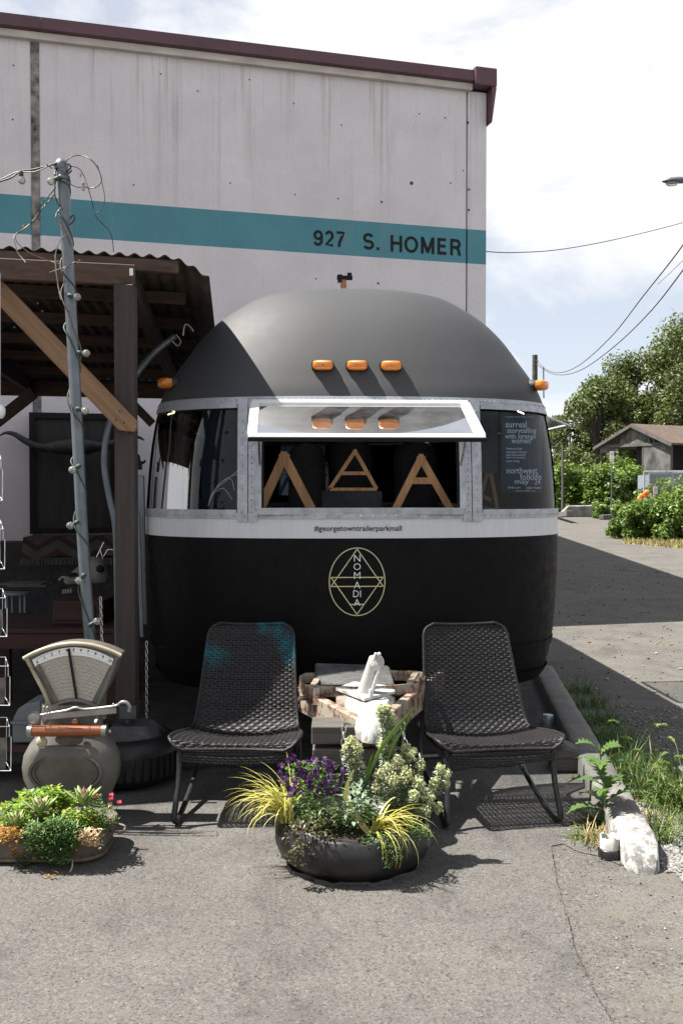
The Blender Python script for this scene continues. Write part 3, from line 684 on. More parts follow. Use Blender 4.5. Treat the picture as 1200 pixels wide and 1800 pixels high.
for lb, wv, r2 in (('upper twisted power line sagging from the utility pole', w1, .016), ('lower power line sagging from the utility pole', w2, .016), ('thin third wire joining the power line near the right edge', w3, .006)):
    tag(MB().tube(wv, r2, 5).build('power_line', M['cable']), lb, 'wire', 'wires across the sky')
ew = P(1290, 290, 16.5)
t = thing('utility_pole', 'wooden power pole just outside the right edge carrying the wires', 'pole', (ew.x, ew.y, 0)); MB().tube([(ew.x, ew.y, 0), (ew.x, ew.y, ew.z+.8)], [.17, .13], 10).build('shaft', M['bark'], t)
w4 = spline([P(852, 442, 12.6), P(900, 444, 13), P(980, 439, 14), P(1080, 421, 15.3), P(1200, 391, 16.5), P(1290, 360, 16.5)], 8)
tag(MB().tube(w4, .006, 5).build('power_line', M['cable']), 'single thin wire running from the warehouse corner to the right', 'wire', 'wires across the sky')
tag(MB().tube([P(900, 777, 70), P(1056, 777, 70), P(1130, 776, 70)], .02, 4).build('power_line', M['cable']), 'low horizontal wire in front of the small trees', 'wire', 'wires across the sky')
lx = P(1330, 320, 20)
sl_ = thing('street_lamp', 'grey cobra head street lamp reaching in from the right edge', 'lamp', (lx.x, 20, 0))
MB().tube([(lx.x, 20, 0), (lx.x, 20, lx.z-.3)], [.1, .07], 10).build('pole', M['galv'], sl_)
MB().tube(spline([(lx.x, 20, lx.z-.4), P(1290, 322, 20), P(1235, 316, 20), P(1195, 315, 20)], 5), .035, 8).build('arm', M['galv'], sl_)
mb = MB(); rows = []
for (px, hw, zt_, zb) in ((1162, .01, .0, -.01), (1166, .06, .03, -.035), (1176, .11, .065, -.05), (1188, .12, .08, -.05), (1202, .1, .08, -.04), (1216, .06, .06, -.03), (1220, .03, .03, -.02)):
    c = P(px, 318, 20); rows.append([(c.x, 20+hw*math.cos(a), c.z+(zt_ if math.sin(a) > 0 else -zb)*math.sin(a)) for a in np.linspace(0, 2*math.pi, 14, endpoint=False)])
mb.grid(rows, True, True); mb.build('lamp_head', M['galv'], sl_)
MB().lathe(P(1180, 323, 20), [(.001, -.05), (.07, -.035), (.1, .0), (.09, .02)], 14, sx=1.3).build('lens', M['bulbglass'], sl_)
# ================= TRAILER =================
M['bluepane'] = glass('rear blue glass', (.16, .22, .30), .6, .02)

YN = 5.2; XT = .105
tr = thing('travel_trailer', 'rounded black and charcoal travel trailer with a white band and open front window', 'trailer', (XT, YN, 0), R(3.0))
YS = .86; PE = 2.5
K = [(.40, 1.12, .68), (.48, 1.165, .74), (.66, 1.20, .80), (.86, 1.215, .84), (1.16, 1.225, .855), (1.37, 1.22, .845), (1.70, 1.195, .81), (1.98, 1.145, .755), (2.12, 1.085, .70), (2.25, .995, .635), (2.38, .90, .555), (2.49, .79, .465), (2.58, .66, .36), (2.643, .54, .255), (2.683, .37, .15), (2.70, .19, .07), (2.705, 0.001, 0.0005)]
def Kat(s):
    s = max(0, min(len(K)-1-1e-6, s)); i = int(s); t = s-i
    p = [K[max(i-1, 0)], K[i], K[i+1], K[min(i+2, len(K)-1)]]
    return tuple(max(0.0, .5*((2*p[1][c])+(p[2][c]-p[0][c])*t+(2*p[0][c]-5*p[1][c]+4*p[2][c]-p[3][c])*t*t+(3*p[1][c]-p[0][c]-3*p[2][c]+p[3][c])*t*t*t)) for c in range(3))
def s_of_z(z): return float(np.interp(z, SZ[0], SZ[1]))
def s_of_z_slow(z):
    lo, hi = 0.0, len(K)-1.0
    for _ in range(40):
        m = (lo+hi)/2
        if Kat(m)[0] < z: lo = m
        else: hi = m
    return lo
_ss = np.linspace(0, len(K)-1.0001, 1600); _zz = np.array([Kat(s_)[0] for s_ in _ss]); _zz = np.maximum.accumulate(_zz); SZ = (_zz, _ss)
_kw = np.array([Kat(s_)[1] for s_ in _ss]); _kd = np.array([Kat(s_)[2] for s_ in _ss])
def WD(z): return float(np.interp(z, _zz, _kw)), float(np.interp(z, _zz, _kd))
def noseY(x, z, off=0):
    _, w_, d_ = Kat(s_of_z(z)); u = min(1, abs(x)/w_); return YS-d_*(max(0, 1-u**PE))**(1/PE)-off
def nose_x_of_t(w_, t): return w_*math.copysign(abs(math.sin(t))**(2/PE), math.sin(t))
YT = 5.5-.86   # start of tail cap
def ring(s, off=0):
    z, w_, d_ = Kat(s) if s <= len(K)-1 else K[-1]; w_ += off; d_ += off; pts = []
    for t in np.linspace(-math.pi/2, math.pi/2, 65):
        pts.append((nose_x_of_t(w_, t), YS-d_*abs(math.cos(t))**(2/PE), z))
    for t in np.linspace(math.pi/2, -math.pi/2, 49):
        pts.append((nose_x_of_t(w_, t), YT+d_*abs(math.cos(t))**(2/PE), z))
    return pts
def band(z0, z1, n=8, off=0): a, b_ = s_of_z(z0), s_of_z(z1); return [ring(a+(b_-a)*i/n, off) for i in range(n+1)]
L = dict(parent=tr, local=True)
mb = MB(); mb.grid(band(.40, 1.243, 10), True, True); mb.build('lower_body', M['belly'], **L)
mb = MB(); mb.grid(band(.37+.03, .47, 3, .012), True, True); mb.build('rub_rail', M['belly'], **L)
mb = MB(); mb.add(ring(s_of_z(.41)), [tuple(range(len(ring(0))))]); mb.build('floor', M['black'], **L)
mb = MB(); mb.grid(band(.60, .64, 2, .006), True, True); mb.build('belt_seam', M['belly'], **L)
mb = MB(); mb.grid(band(1.243, 1.345, 4, .002), True, True); mb.build('white_band', M['band'], **L)
mb = MB(); mb.grid(band(1.345, 1.374, 2, .008), True, True); mb.build('sill_strip', M['alu'], **L)
mb = MB(); mb.grid([ring(s) for s in np.linspace(s_of_z(1.985), len(K)-1.0001, 46)], True, True); mb.build('dome_roof', M['dome'], **L)
mb = MB(); mb.grid(band(1.955, 1.995, 2, .006), True, True); mb.build('header_strip', M['alu'], **L)
# side and rear walls in window band (nose part is glazed)
za, zb = 1.365, 1.965
rows = band(za, zb, 8); nfr = 65; n_all = len(rows[0])
i_s = 60
mb = MB(); idx = list(range(i_s, n_all))+list(range(0, 5))
vs = [rw[i] for rw in rows for i in idx]; m_ = len(idx); fs = []
for i in range(len(rows)-1):
    for k in range(m_-1):
        xm = rows[i][idx[k]][0]; ym = rows[i][idx[k]][1]; zm = rows[i][0][2]
        if ym > 5 and -.42 < xm < .1 and 1.4 < zm: continue
        if xm > 0 and False: continue
        fs.append((i*m_+k, i*m_+k+1, (i+1)*m_+k+1, (i+1)*m_+k))
mb.add(vs, fs, True); mb.build('side_wall', M['belly'], **L)
mb = MB(); mb.box((-.16, 5.42, 1.67), (.7, .006, .62)); mb.build('rear_pane', M['bluepane'], **L)
# corner windows
HW = .60
def corner_glass(sgn):
    mbg = MB(); rws = []
    for s in np.linspace(s_of_z(za), s_of_z(zb), 9):
        z, w_, d_ = Kat(s); t0 = math.asin((HW/w_)**(PE/2)); r3 = []
        for t in np.linspace(t0, R(80), 22):
            t = t*sgn; off = -.008
            r3.append((nose_x_of_t(w_+off, t), YS-(d_+off)*abs(math.cos(t))**(2/PE), z))
        rws.append(r3)
    mbg.grid(rws, True); return mbg.build('corner_window', M['glassdark'], **L)
for sg in (-1, 1): corner_glass(sg)
# posts between windows
def post_strip(x0, x1, off, name='window_post', z0=1.33, z1=1.99):
    mb = MB(); rws = []
    for z in np.linspace(z0, z1, 10):
        a, b_ = (x0, noseY(x0, z, off)), (x1, noseY(x1, z, off)); rws.append([(a[0], a[1]+.03, z), (a[0], a[1], z), (b_[0], b_[1], z), (b_[0], b_[1]+.03, z)])
    mb.grid(rws, False); return mb.build(name, M['alu'], **L)
CW = .585
for sg in (-1, 1):
    a, b_ = sorted((sg*.545, sg*.592)); c_, d2 = sorted((sg*.596, sg*.650))
    post_strip(a, b_, .011); post_strip(c_, d2, .014)
# corner window frame lips
for sg in (-1, 1):
    for (z0, z1) in ((1.368, 1.392), (1.935, 1.96)):
        mb = MB(); rws = []
        for z in (z0, z1):
            z_, w_, d_ = Kat(s_of_z(z)); t0 = math.asin((.65/w_)**(PE/2))
            rws.append([(nose_x_of_t(w_+.009, t*sg), YS-(d_+.009)*abs(math.cos(t))**(2/PE), z) for t in np.linspace(t0, R(84), 24)])
        mb.grid(rws, True); mb.build('window_trim', M['alu'], **L)
# rivets
rv = MB()
def rivet(x, y, z, r=.0045): rv.lathe((x, y, z), [(r, 0), (r*.8, r*.5), (.0005, r*.75)], 6, Matrix.Rotation(R(90), 3, 'X'))
for x in np.arange(-.66, .67, .03): rivet(x, noseY(x, 1.978, .0065), 1.978)
for x in np.arange(-.66, .67, .06): rivet(x, noseY(x, 1.359, .0085), 1.359)
for sg in (-1, 1):
    for z in np.arange(1.38, 1.96, .032):
        rivet(sg*.575, noseY(sg*.575, z, .0115), z); 
    for z in np.arange(1.38, 1.96, .06): rivet(sg*.625, noseY(sg*.625, z, .0145), z)
    for z, o_ in ((1.978, .0065), (1.359, .0085)):
        _, w_, d_ = Kat(s_of_z(z))
        for t in np.linspace(R(26), R(80), 30):
            x, y = nose_x_of_t(w_+o_, t*sg), YS-(d_+o_)*abs(math.cos(t))**(2/PE)
            nx = Vector((x/w_**2, (y-YS)/d_**2, 0)).normalized(); rot = nx.to_track_quat('Z', 'Y').to_matrix()
            rv.lathe((x, y, z), [(.0045, 0), (.0036, .0022), (.0005, .0034)], 6, rot)
o = rv.build('rivets', M['alu'], **L); tag(o, kind='stuff')
# main window opening frame (inner jamb)
def bar4(name, pts, w_, mat, closed=True, h=None):
    mb = MB(); n = len(pts)
    for i in range(n if closed else n-1): mb.bar(pts[i], pts[(i+1) % n], w_, h or w_, (0, 1, .15))
    return mb.build(name, mat, **L)
yj = noseY(0, 1.66)+.03
def J(x, z): return Vector((x, noseY(.3, z)+.01, z))
mb = MB()
mb.bar(J(-.545, 1.385), J(.545, 1.385), .05, .035); mb.build('window_sill', M['alu'], **L)
for sg in (-1, 1):
    mb = MB(); mb.bar(J(sg*.537, 1.39), J(sg*.537, 1.95), .05, .03, (1, 0, 0)); mb.build('window_jamb', M['alu'], **L)
    mb = MB(); mb.bar(J(sg*.515, 1.40), J(sg*.515, 1.95), .012, .012); mb.build('window_seal', M['black'], **L)
mb = MB(); mb.bar(J(-.545, 1.945), J(.545, 1.945), .05, .03); mb.build('window_head', M['alu'], **L)
# open sash
inv_r = Matrix.Rotation(-R(3.0), 3, 'Z')
def TL(p): return inv_r @ (Vector(p)-Vector((XT, YN, 0)))
sy0 = noseY(.3, 1.95)-.03
tlc, trc = Vector((-.572, sy0, 1.955)), Vector((.572, sy0, 1.955)); ob_ = Vector((0, -.47, -.205)); blc, brc = tlc+ob_, trc+ob_
nrm = (trc-tlc).cross(ob_).normalized()
def sashbar(a, b_, w_, name='sash_frame'):
    mb = MB(); mb.bar(a, b_, w_, .028, nrm); return mb.build(name, M['whiteframe'], bevel=.004, **L)
dx = Vector((.018, 0, 0)); dd = ob_.normalized()*.018
sashbar(tlc, trc, .036); sashbar(blc, brc, .042)
sashbar(tlc+dx+dd, blc+dx-dd, .048); sashbar(trc-dx+dd, brc-dx-dd, .048)
mb = MB(); mb.add([tlc+dx+dd, trc-dx+dd, brc-dx-dd, blc+dx-dd], [(0, 1, 2, 3)]); mb.build('sash_glass', M['glassclear'], **L)
mb = MB()
a, b_ = blc+dd*1.5, brc+dd*1.5; mb.bar(a, b_, .012, .02, nrm); mb.build('sash_seal', M['black'], **L)
for sg in (-1, 1):
    mb = MB(); mb.cyl(Vector((sg*.53, noseY(.5, 1.62)+.0, 1.60)), (tlc if sg < 0 else trc)+ob_*.55+Vector((-sg*.04, 0, 0)), .006, 6); mb.build('window_stay', M['chrome'], **L)
# marker lights
def marker(x, z, yaw=0, part='marker_light', y=None):
    y = noseY(x, z) if y is None else y
    rot = Matrix.Rotation(yaw, 3, 'Z')
    mb = MB(); c = Vector((x, y-.012, z)); mb.box(c, (.118, .05, .05), rot); b0 = mb.build(part, M['belly'], bevel=.012, seg=2, **L)
    mb = MB(); ro = []
    for (yy, sx_, sz_) in ((0, .054, .026), (-.02, .054, .026), (-.032, .048, .021), (-.037, .034, .012), (-.038, .004, .002)):
        ro.append([c+rot @ Vector((math.copysign(abs(math.cos(a))**.5, math.cos(a))*sx_, yy-.02, math.copysign(abs(math.sin(a))**.5, math.sin(a))*sz_)) for a in np.linspace(0, 2*math.pi, 20, endpoint=False)])
    mb.grid(ro, True, True); mb.build('lens', M['amber'], parent=b0, local=True); return b0
zl = TL(P(627, 643, 5.36)).z
for px in (567, 627, 687): marker(TL(P(px, 643, 5.36)).x, zl)
def side_marker(px, py, sg):
    # on the shoulder of the dome where it turns to the side
    z = 2.10; _, w_, d_ = Kat(s_of_z(z)); t = R(68)*sg; x = nose_x_of_t(w_, t); y = YS-d_*abs(math.cos(t))**(2/PE)
    rot = Matrix.Rotation(R(48)*sg, 3, 'Z'); c = Vector((x, y, z))
    mb = MB(); mb.lathe(c+rot @ Vector((0, .03, 0)), [(.001, -.02), (.055, -.02), (.045, .05), (.034, .075), (.001, .075)], 14, rot @ Matrix.Rotation(R(90), 3, 'X'), 1, .7); b0 = mb.build('marker_light', M['dome'], **L)
    mb = MB(); ro = []
    for (yy, sx_, sz_) in ((-.04, .045, .03), (-.07, .045, .03), (-.085, .036, .022), (-.09, .003, .002)):
        ro.append([c+rot @ Vector((math.copysign(abs(math.cos(a))**.6, math.cos(a))*sx_, yy, math.copysign(abs(math.sin(a))**.6, math.sin(a))*sz_)) for a in np.linspace(0, 2*math.pi, 18, endpoint=False)])
    mb.grid(ro, True, True); mb.build('lens', M['amber'], parent=b0, local=True)
side_marker(0, 0, 1); side_marker(0, 0, -1)
# thin rod by the right marker
q = TL(P(955, 700, 6.0)); q2 = TL(P(954.5, 645, 6.0)); MB().cyl(q, q2, .004, 6).build('antenna_rod', M['galv'], **L)
# print on the band and logo
def nose_print(v, f, cx, cz, k, off, mat, name, rot=0):
    mb = MB(); mb.add([(cx+p[0]*k, noseY(cx+p[0]*k, cz+p[1]*k, off), cz+p[1]*k) for p in v], f); return mb.build(name, mat, **L)
v, f = text_mesh('#georgetowntrailerparkmall', 1, .009); xs_ = [p[0] for p in v]; cxx = (max(xs_)+min(xs_))/2; v = [(p[0]-cxx, p[1]) for p in v]
a = TL(P(552, 929, 5.21)); b2 = TL(P(706, 929, 5.21)); kk = (b2.x-a.x)/(max(xs_)-min(xs_))
nose_print(v, f, (a.x+b2.x)/2, a.z, kk, .005, M['blackpaint'], 'lettering')
lc = TL(P(627.5, 1023, 5.2)); u_ = 5.2/F   # metres per photo pixel
def line_strip(pts, wpx, mat, name, off=.004, closed=False):
    mb = MB(); P2 = [Vector((x, y)) for x, y in pts]; n = len(P2); ro = []
    for i, p in enumerate(P2):
        a = P2[(i-1) % n] if (closed or i > 0) else p; b_ = P2[(i+1) % n] if (closed or i < n-1) else p
        d = (b_-a).normalized(); nn = Vector((-d.y, d.x))*wpx/2; q = []
        for s_ in (-1, 1):
            x = lc.x+(p.x+nn.x*s_)*u_; z = lc.z+(p.y+nn.y*s_)*u_; q.append((x, noseY(x, z, off), z))
        ro.append(q)
    if closed: ro.append(ro[0])
    mb.grid(ro, False); return mb
lg = MB()
segs = [[(0, 58), (46, -8)], [(46, -8), (-46, -8)], [(-46, -8), (0, 58)], [(0, -58), (46, 8)], [(46, 8), (-46, 8)], [(-46, 8), (0, -58)], [(-12, -40), (12, -40)]]
for sg_ in segs:
    a, b_ = Vector(sg_[0]), Vector(sg_[1]); m2 = line_strip([a.lerp(b_, i/6) for i in range(7)], 1.7, None, ''); lg.add(m2.v, m2.f)
m2 = line_strip([(49*math.cos(a), 60*math.sin(a)) for a in np.linspace(0, 2*math.pi, 60, endpoint=False)], 1.7, None, '', .0045, True); lg.add(m2.v, m2.f)
lg.build('logo', M['gold'], **L)
for ch, dy, hx in (('N', 42, 0), ('O', 27, 0), ('M', 11.5, 0), ('A', -5.5, 0), ('DI', -21, 0), ('A', -36.5, 0)):
    v, f = text_mesh(ch, 1, -.012); ys_ = [p[1] for p in v]; xs_ = [p[0] for p in v]; k = 12/(max(ys_)-min(ys_)); cxx = (max(xs_)+min(xs_))/2; cyy = (max(ys_)+min(ys_))/2
    kx2 = min(1.0, 13.5/((max(xs_)-min(xs_))*k))
    nose_print([((p[0]-cxx)*k*u_*kx2, (p[1]-cyy)*k*u_) for p in v], f, lc.x, lc.z+dy*u_, 1, .006, M['whitepaint'], 'logo_letter')
# side awning window (right side)
ys0, ys1 = 1.75, 2.5
def sidex(z): return Kat(s_of_z(z))[1]
for (yy0, yy1) in ((ys0, ys1),):
    mb = MB(); x0 = sidex(2.05)+.01; hp = Vector((x0, 0, 2.12)); ov = Vector((.46, 0, -.17))
    c4_ = [Vector((hp.x, yy0, hp.z)), Vector((hp.x, yy1, hp.z)), Vector((hp.x, yy1, hp.z))+ov, Vector((hp.x, yy0, hp.z))+ov]
    nn = Vector((0, 1, 0)).cross(ov).normalized()
    for i in range(4): mb.bar(c4_[i], c4_[(i+1) % 4], .03, .012, nn)
    fr = mb.build('side_sash', M['whiteframe'], **L)
    mb = MB(); mb.add(c4_, [(0, 1, 2, 3)]); mb.build('pane', M['glassclear'], parent=fr, local=True)
    mb = MB(); mb.bar(Vector((x0-.02, yy0, 1.965)), Vector((x0-.02, yy1, 1.965)), .02, .03); mb.build('side_window_rail', M['alu'], **L)
# wheel hints and axle
for yy in (2.9, 3.65):
    for sg in (-1, 1):
        mb = MB(); mb.lathe((sg*1.02, yy, .34), [(.1, -.09), (.3, -.09), (.34, -.06), (.34, .06), (.3, .09), (.1, .09)], 24, Matrix.Rotation(R(90), 3, 'Y')); mb.build('wheel', M['rubber'], **L)
# rooftop clamp fitting
c = TL(P(605, 512, 6.9)); ac = MB(); u2 = 6.9/F
tp_ = c+Vector((0, 0, 24*u2))
ac.bar(tp_+Vector((-13*u2, 0, 0)), tp_+Vector((14*u2, 0, -1*u2)), .03, .025); ac.box(tp_+Vector((-8*u2, 0, -2*u2)), (.03, .04, .05)); ac.box(tp_+Vector((9*u2, 0, 3*u2)), (.03, .04, .035))
ft = ac.build('roof_antenna_mount', M['black'], **L)
for dx_ in (-12, -4, 5):
    mb = MB(); mb.cyl(c+Vector((dx_*u2, 0, -.12)), tp_+Vector((dx_*.3*u2, 0, -.01)), .008, 6); mb.build('antenna_leg', simple('copper strut', (.4, .2, .12), .4, .5) if 'cop' not in M else M['cop'], parent=ft, local=True)
# tongue (A-frame)
M['rustwhite'] = None
def rustwhite():
    m, t, b, o = nodes('rusty white paint'); n = tex(t, 'ShaderNodeTexNoise', 13, Detail=12, Roughness=.72, Distortion=.2); n2 = tex(t, 'ShaderNodeTexNoise', 50, Detail=5)
    col = ramp(t, n.outputs[0], [(.38, (.28, .26, .215)), (.50, (.23, .19, .145)), (.55, (.13, .06, .035)), (.62, (.05, .022, .016))])
    t.links.new(col, b.inputs['Base Color']); b.inputs['Roughness'].default_value = .7; bump(t, b, n.outputs[0], .4, .004); return m
M['rustwhite'] = rustwhite()
M['castwhite'] = simple('thick white paint', (.40, .40, .385), .5, var=.12, scale=12, bmp=.4, bdist=.005, rust=11)
M['oldgrey'] = simple('grey weathered block', (.04, .04, .042), .8, var=.5, scale=14, bmp=.7, bdist=.008, c2=(.065, .065, .065), mscale=(.5, 1, 1))
for sg, (px, py, Y) in ((-1, (540, 1212, 4.85)), (1, (735, 1205, 4.85))):
    a = Vector(P(px, py+12, Y)); b_ = Vector(P(652, 1290, 4.2)); a2 = a+(a-b_)*.6
    mb = MB(); mb.bar(a2+Vector((0, 0, -.04)), b_+Vector((sg*.02, 0, .0)), .045, .11); tag(mb.build('drawbar', M['rustwhite'], tr, bevel=.004))
hp = spline([P(536, 1192, 5.0), P(526, 1200, 4.85), P(536, 1212, 4.74), P(590, 1216, 4.7), P(640, 1216, 4.7), P(700, 1213, 4.7), P(738, 1208, 4.74), P(746, 1197, 4.85), P(732, 1189, 5.0), P(640, 1188, 5.05), P(536, 1192, 5.0)], 5)
mb = MB(); rws = [[p+Vector((0, 0, -.025)), p+Vector((0, 0, .025)), p+Vector((0, 0, .025))+Vector((0, .008, 0)), p+Vector((0, .008, -.025))] for p in hp]
mb.grid(rws, False, True); mb.build('bottle_hoop', M['rustwhite'], tr)
for px, py in ((556, 1205), (728, 1196)):
    mb = MB(); mb.bar(P(px-8, py+4, 4.72), P(px+2, py-12, 4.98), .03, .012); mb.build('hoop_strap', M['rustwhite'], tr)
mb = MB(); mb.bar(P(556, 1240, 4.66), P(556, 1210, 4.7), .03, .02); mb.build('bracket', M['rustwhite'], tr); mb = MB(); mb.bar(P(600, 1250, 4.55), P(600, 1225, 4.6), .05, .02); mb.build('bracket', M['rustwhite'], tr)
mb = MB(); mb.cyl(P(524, 1228, 4.72), P(552, 1226, 4.72), .011, 8); mb.lathe(P(550, 1226, 4.72), [(.001, -.02), (.025, -.02), (.03, 0), (.025, .02), (.001, .02)], 10, Matrix.Rotation(R(90), 3, 'Y')); mb.build('valve_pin', M['rustwhite'], tr)
# coupler
mb = MB()
def co3(px, py, Y, dz=0): p = P(px, py, Y); return (p.x, p.y, p.z+dz)
top = [co3(590, 1226, 4.72), co3(612, 1246, 4.5), co3(628, 1274, 4.24), co3(636, 1284, 4.15), co3(655, 1287, 4.11), co3(672, 1283, 4.15), co3(680, 1266, 4.28), co3(692, 1240, 4.5), co3(694, 1226, 4.7)]
top2 = [Vector(p)+Vector((0, 0, 0)) for p in top]
cc = sum(top2, Vector())/len(top2)
inner = [p.lerp(cc, .25)+Vector((0, 0, .035)) for p in top2]; low = [p+Vector((0, 0, -.05)) for p in top2]
mb.grid([low, top2, inner], True, True); mb.add(inner, [tuple(range(len(inner)))], True); mb.build('coupler', M['castwhite'], tr, bevel=0)
mb = MB(); mb.lathe(P(655, 1276, 4.22), [(.07, -.05), (.078, -.01), (.072, .02), (.05, .045), (.02, .055), (.001, .057)], 18, sy=1.1); mb.build('coupler_socket', M['castwhite'], tr)
mb = MB(); pl_ = [P(590, 1230, 4.68), P(622, 1218, 4.9), P(690, 1226, 4.85), P(694, 1236, 4.62), P(640, 1250, 4.45)]
mb.prism([p+Vector((0, 0, .045)) for p in pl_], (0, 0, .012)); mb.build('mounting_plate', M['castwhite'], tr)
b0 = P(638, 1232, 4.62); b1 = P(660, 1158, 4.55)
mb = MB(); mb.tube([b0, Vector(b0).lerp(b1, .5), b1], [.042, .036, .031], 20); mb.build('jack_tube', M['castwhite'], tr)
mb = MB(); mb.lathe(P(661, 1165, 4.55), [(.001, -.03), (.032, -.03), (.037, -.015), (.037, .015), (.032, .03), (.001, .03)], 16, Matrix.Rotation(R(75), 3, 'X')); mb.bar(P(662, 1162, 4.52), P(667, 1147, 4.52), .018, .03, (0, 1, 0)); mb.bar(P(656, 1162, 4.5), P(661, 1147, 4.5), .014, .02, (0, 1, 0)); mb.build('jack_head', M['castwhite'], tr, bevel=.005)
mb = MB(); mb.cyl(P(648, 1234, 4.5), P(653, 1212, 4.5), .012, 10); mb.bar(P(653, 1215, 4.5), P(668, 1170, 4.52), .01, .035, (0, 1, 0)); mb.build('jack_lever', M['castwhite'], tr)
mb = MB(); mb.tube(spline([P(668, 1232, 4.55), P(675, 1224, 4.55), P(686, 1226, 4.55), P(688, 1236, 4.5), P(676, 1240, 4.5)], 4), .006, 6); mb.build('release_handle', M['castwhite'], tr)
# weathered block lying across the drawbars
mb = MB(); q = [P(556, 1203, 4.9), P(694, 1203, 4.9), P(684, 1168, 5.08), P(553, 1164, 5.08)]
mb.prism([Vector(p) for p in q], (0, .02, -.05)); o = mb.build('slate_block', M['oldgrey'], bevel=.012, seg=2); tag(o, 'grey weathered rectangular slab lying tilted across the rusty hitch frame', 'slab')
# timber blocks under the tongue
M['tarwood'] = wood('dark old timber', (.085, .075, .066), (.035, .03, .027), 0, 4)
for lb, (x0, y0, x1, y1) in (('upper dark timber block stacked under the trailer coupler', (547, 1277, 668, 1309)), ('lower dark timber block standing under the first one below the coupler', (549, 1317, 668, 1350))):
    a = P(x0, y0, 4.25); b_ = P(x1, y1, 4.25); mb = MB(); mb.box(((a.x+b_.x)/2, 4.25+.09, (a.z+b_.z)/2), (b_.x-a.x, .18, a.z-b_.z)); tag(mb.build('timber_block', M['tarwood'], bevel=.004), lb, 'block', 'timber blocks under the coupler')
for lb, px in (('short upright concrete block left under the timber stack', 572), ('short upright concrete block right under the timber stack', 645)):
    p = P(px, 1352, 4.35); mb = MB(); mb.box((p.x, 4.36, (p.z+.008)/2+.002), (.12, .16, p.z-.008)); tag(mb.build('support_block', M['oldgrey'], bevel=.006), lb, 'block')
def chain(name, a, b_, r, label, drop=0, link=.03, parent=None, mat=None, th=.0035):
    a, b_ = Vector(a), Vector(b_); Ln = (b_-a).length; n = max(2, int(Ln/(link*.78))); pts = sag(a, b_, n, drop)
    mb = MB()
    for i in range(n):
        c = (pts[i]+pts[i+1])/2; d = (pts[i+1]-pts[i]).normalized(); u = d.cross(Vector((.3, .9, .1))).normalized(); v_ = d.cross(u)
        if i % 2: u = v_
        mb.tube([c+d*math.cos(t)*link*.58+u*math.sin(t)*r for t in np.linspace(0, 2*math.pi, 9, endpoint=False)], th, 5, closed=True)
    o = mb.build(name, mat or M['chrome'], parent)
    if parent is None: tag(o, label, 'chain')
    return o
chain('safety_chain', P(604, 1277, 4.16), P(602, 1345, 4.16), .009, '', parent=tr)
mb = MB(); mb.tube([P(604, 1277, 4.16), P(606, 1272, 4.15), P(618, 1273, 4.12)], .005, 6); mb.build('chain_hook', M['chrome'], tr)
chain('safety_chain', P(706, 1268, 4.3), P(712, 1315, 4.3), .012, '', parent=tr, link=.04)
# bumper pipe line
mb = MB(); mb.tube(spline([P(280, 1137, 5.6), P(330, 1146, 5.5), P(480, 1152, 5.35), P(640, 1153, 5.3), P(800, 1150, 5.35), P(905, 1145, 5.5)], 5), .012, 6); mb.build('belly_pipe', M['belly'], tr)

# ---------- things inside the trailer ----------
def A_shape(label, apex, l, r_, bar, th, depth, Y, base=False, seed=0):
    t = thing('wooden_letter', label, 'letter', (P(*apex, Y).x, Y, P(*l, Y).z), 0, 'wooden A shapes in the window')
    a = P(*apex, Y)+Vector((0, 0, 0)); le = P(*l, Y); ri = P(*r_, Y)
    for q, e in enumerate((le, ri)):
        e = Vector(e); dl = (Vector(a)-e).normalized(); dy = Vector((0, depth/2+q*.003, 0))
        mb = MB(); mb.bar(e+dy, Vector(a)+dl*th*.45+dy, th, depth, (0, 1, 0)); mb.build('leg', M['pine'], t, bevel=.002)
    if bar:
        p0 = Vector(le).lerp(Vector(a), bar)+Vector((0, depth/2, 0)); p1 = Vector(ri).lerp(Vector(a), bar)+Vector((0, depth/2, 0)); mb = MB(); mb.bar(p0, p1, th*.9, depth*.9, (0, 1, 0)); mb.build('crossbar', M['pine'], t)
    if base:
        mb = MB(); mb.bar(Vector(le)+Vector((0, depth/2, 0)), Vector(ri)+Vector((0, depth/2, 0)), th*.8, depth, (0, 1, 0)); mb.build('base_rail', M['pine'], t)
A_shape('left wooden letter shape without a crossbar in the open window', (499, 802), (452, 905), (552, 905), 0, .05, .07, 5.5)
A_shape('middle wooden letter A with base rail on the dark box', (624, 793), (579, 860), (662, 860), .42, .022, .04, 5.6, True)
A_shape('right deep wooden letter A leaning in the open window', (740, 805), (690, 905), (797, 905), .6, .04, .03, 5.46)
mb = MB(); a = Vector(P(745, 805, 5.52)); mb = MB()
dk = MB(); p0 = P(565, 863, 5.55); p1 = P(672, 905, 5.55); dk.box(((p0.x+p1.x)/2, 5.65, (p0.z+p1.z)/2), (p1.x-p0.x, .2, p0.z-p1.z)); tag(dk.build('display_box', M['darkin'], bevel=.008), 'dark wooden box carrying the middle letter in the window', 'box')
cn = MB(); cz = 1.33; cn.box((XT, 5.68, cz), (1.5, .38, .04)); tag(cn.build('counter', M['darkin']), 'dark counter behind the open front window holding the letters', 'counter')
cnl = thing('cabinet', 'dark cabinet under the window counter', 'cabinet', (XT, 5.7, .41)); MB().box((XT, 5.72, .86), (1.7, .2, .9)).build('carcass', M['darkin'], cnl)
M['cloth'] = simple('black cloth', (.022, .022, .026), .9, var=.3, scale=10)
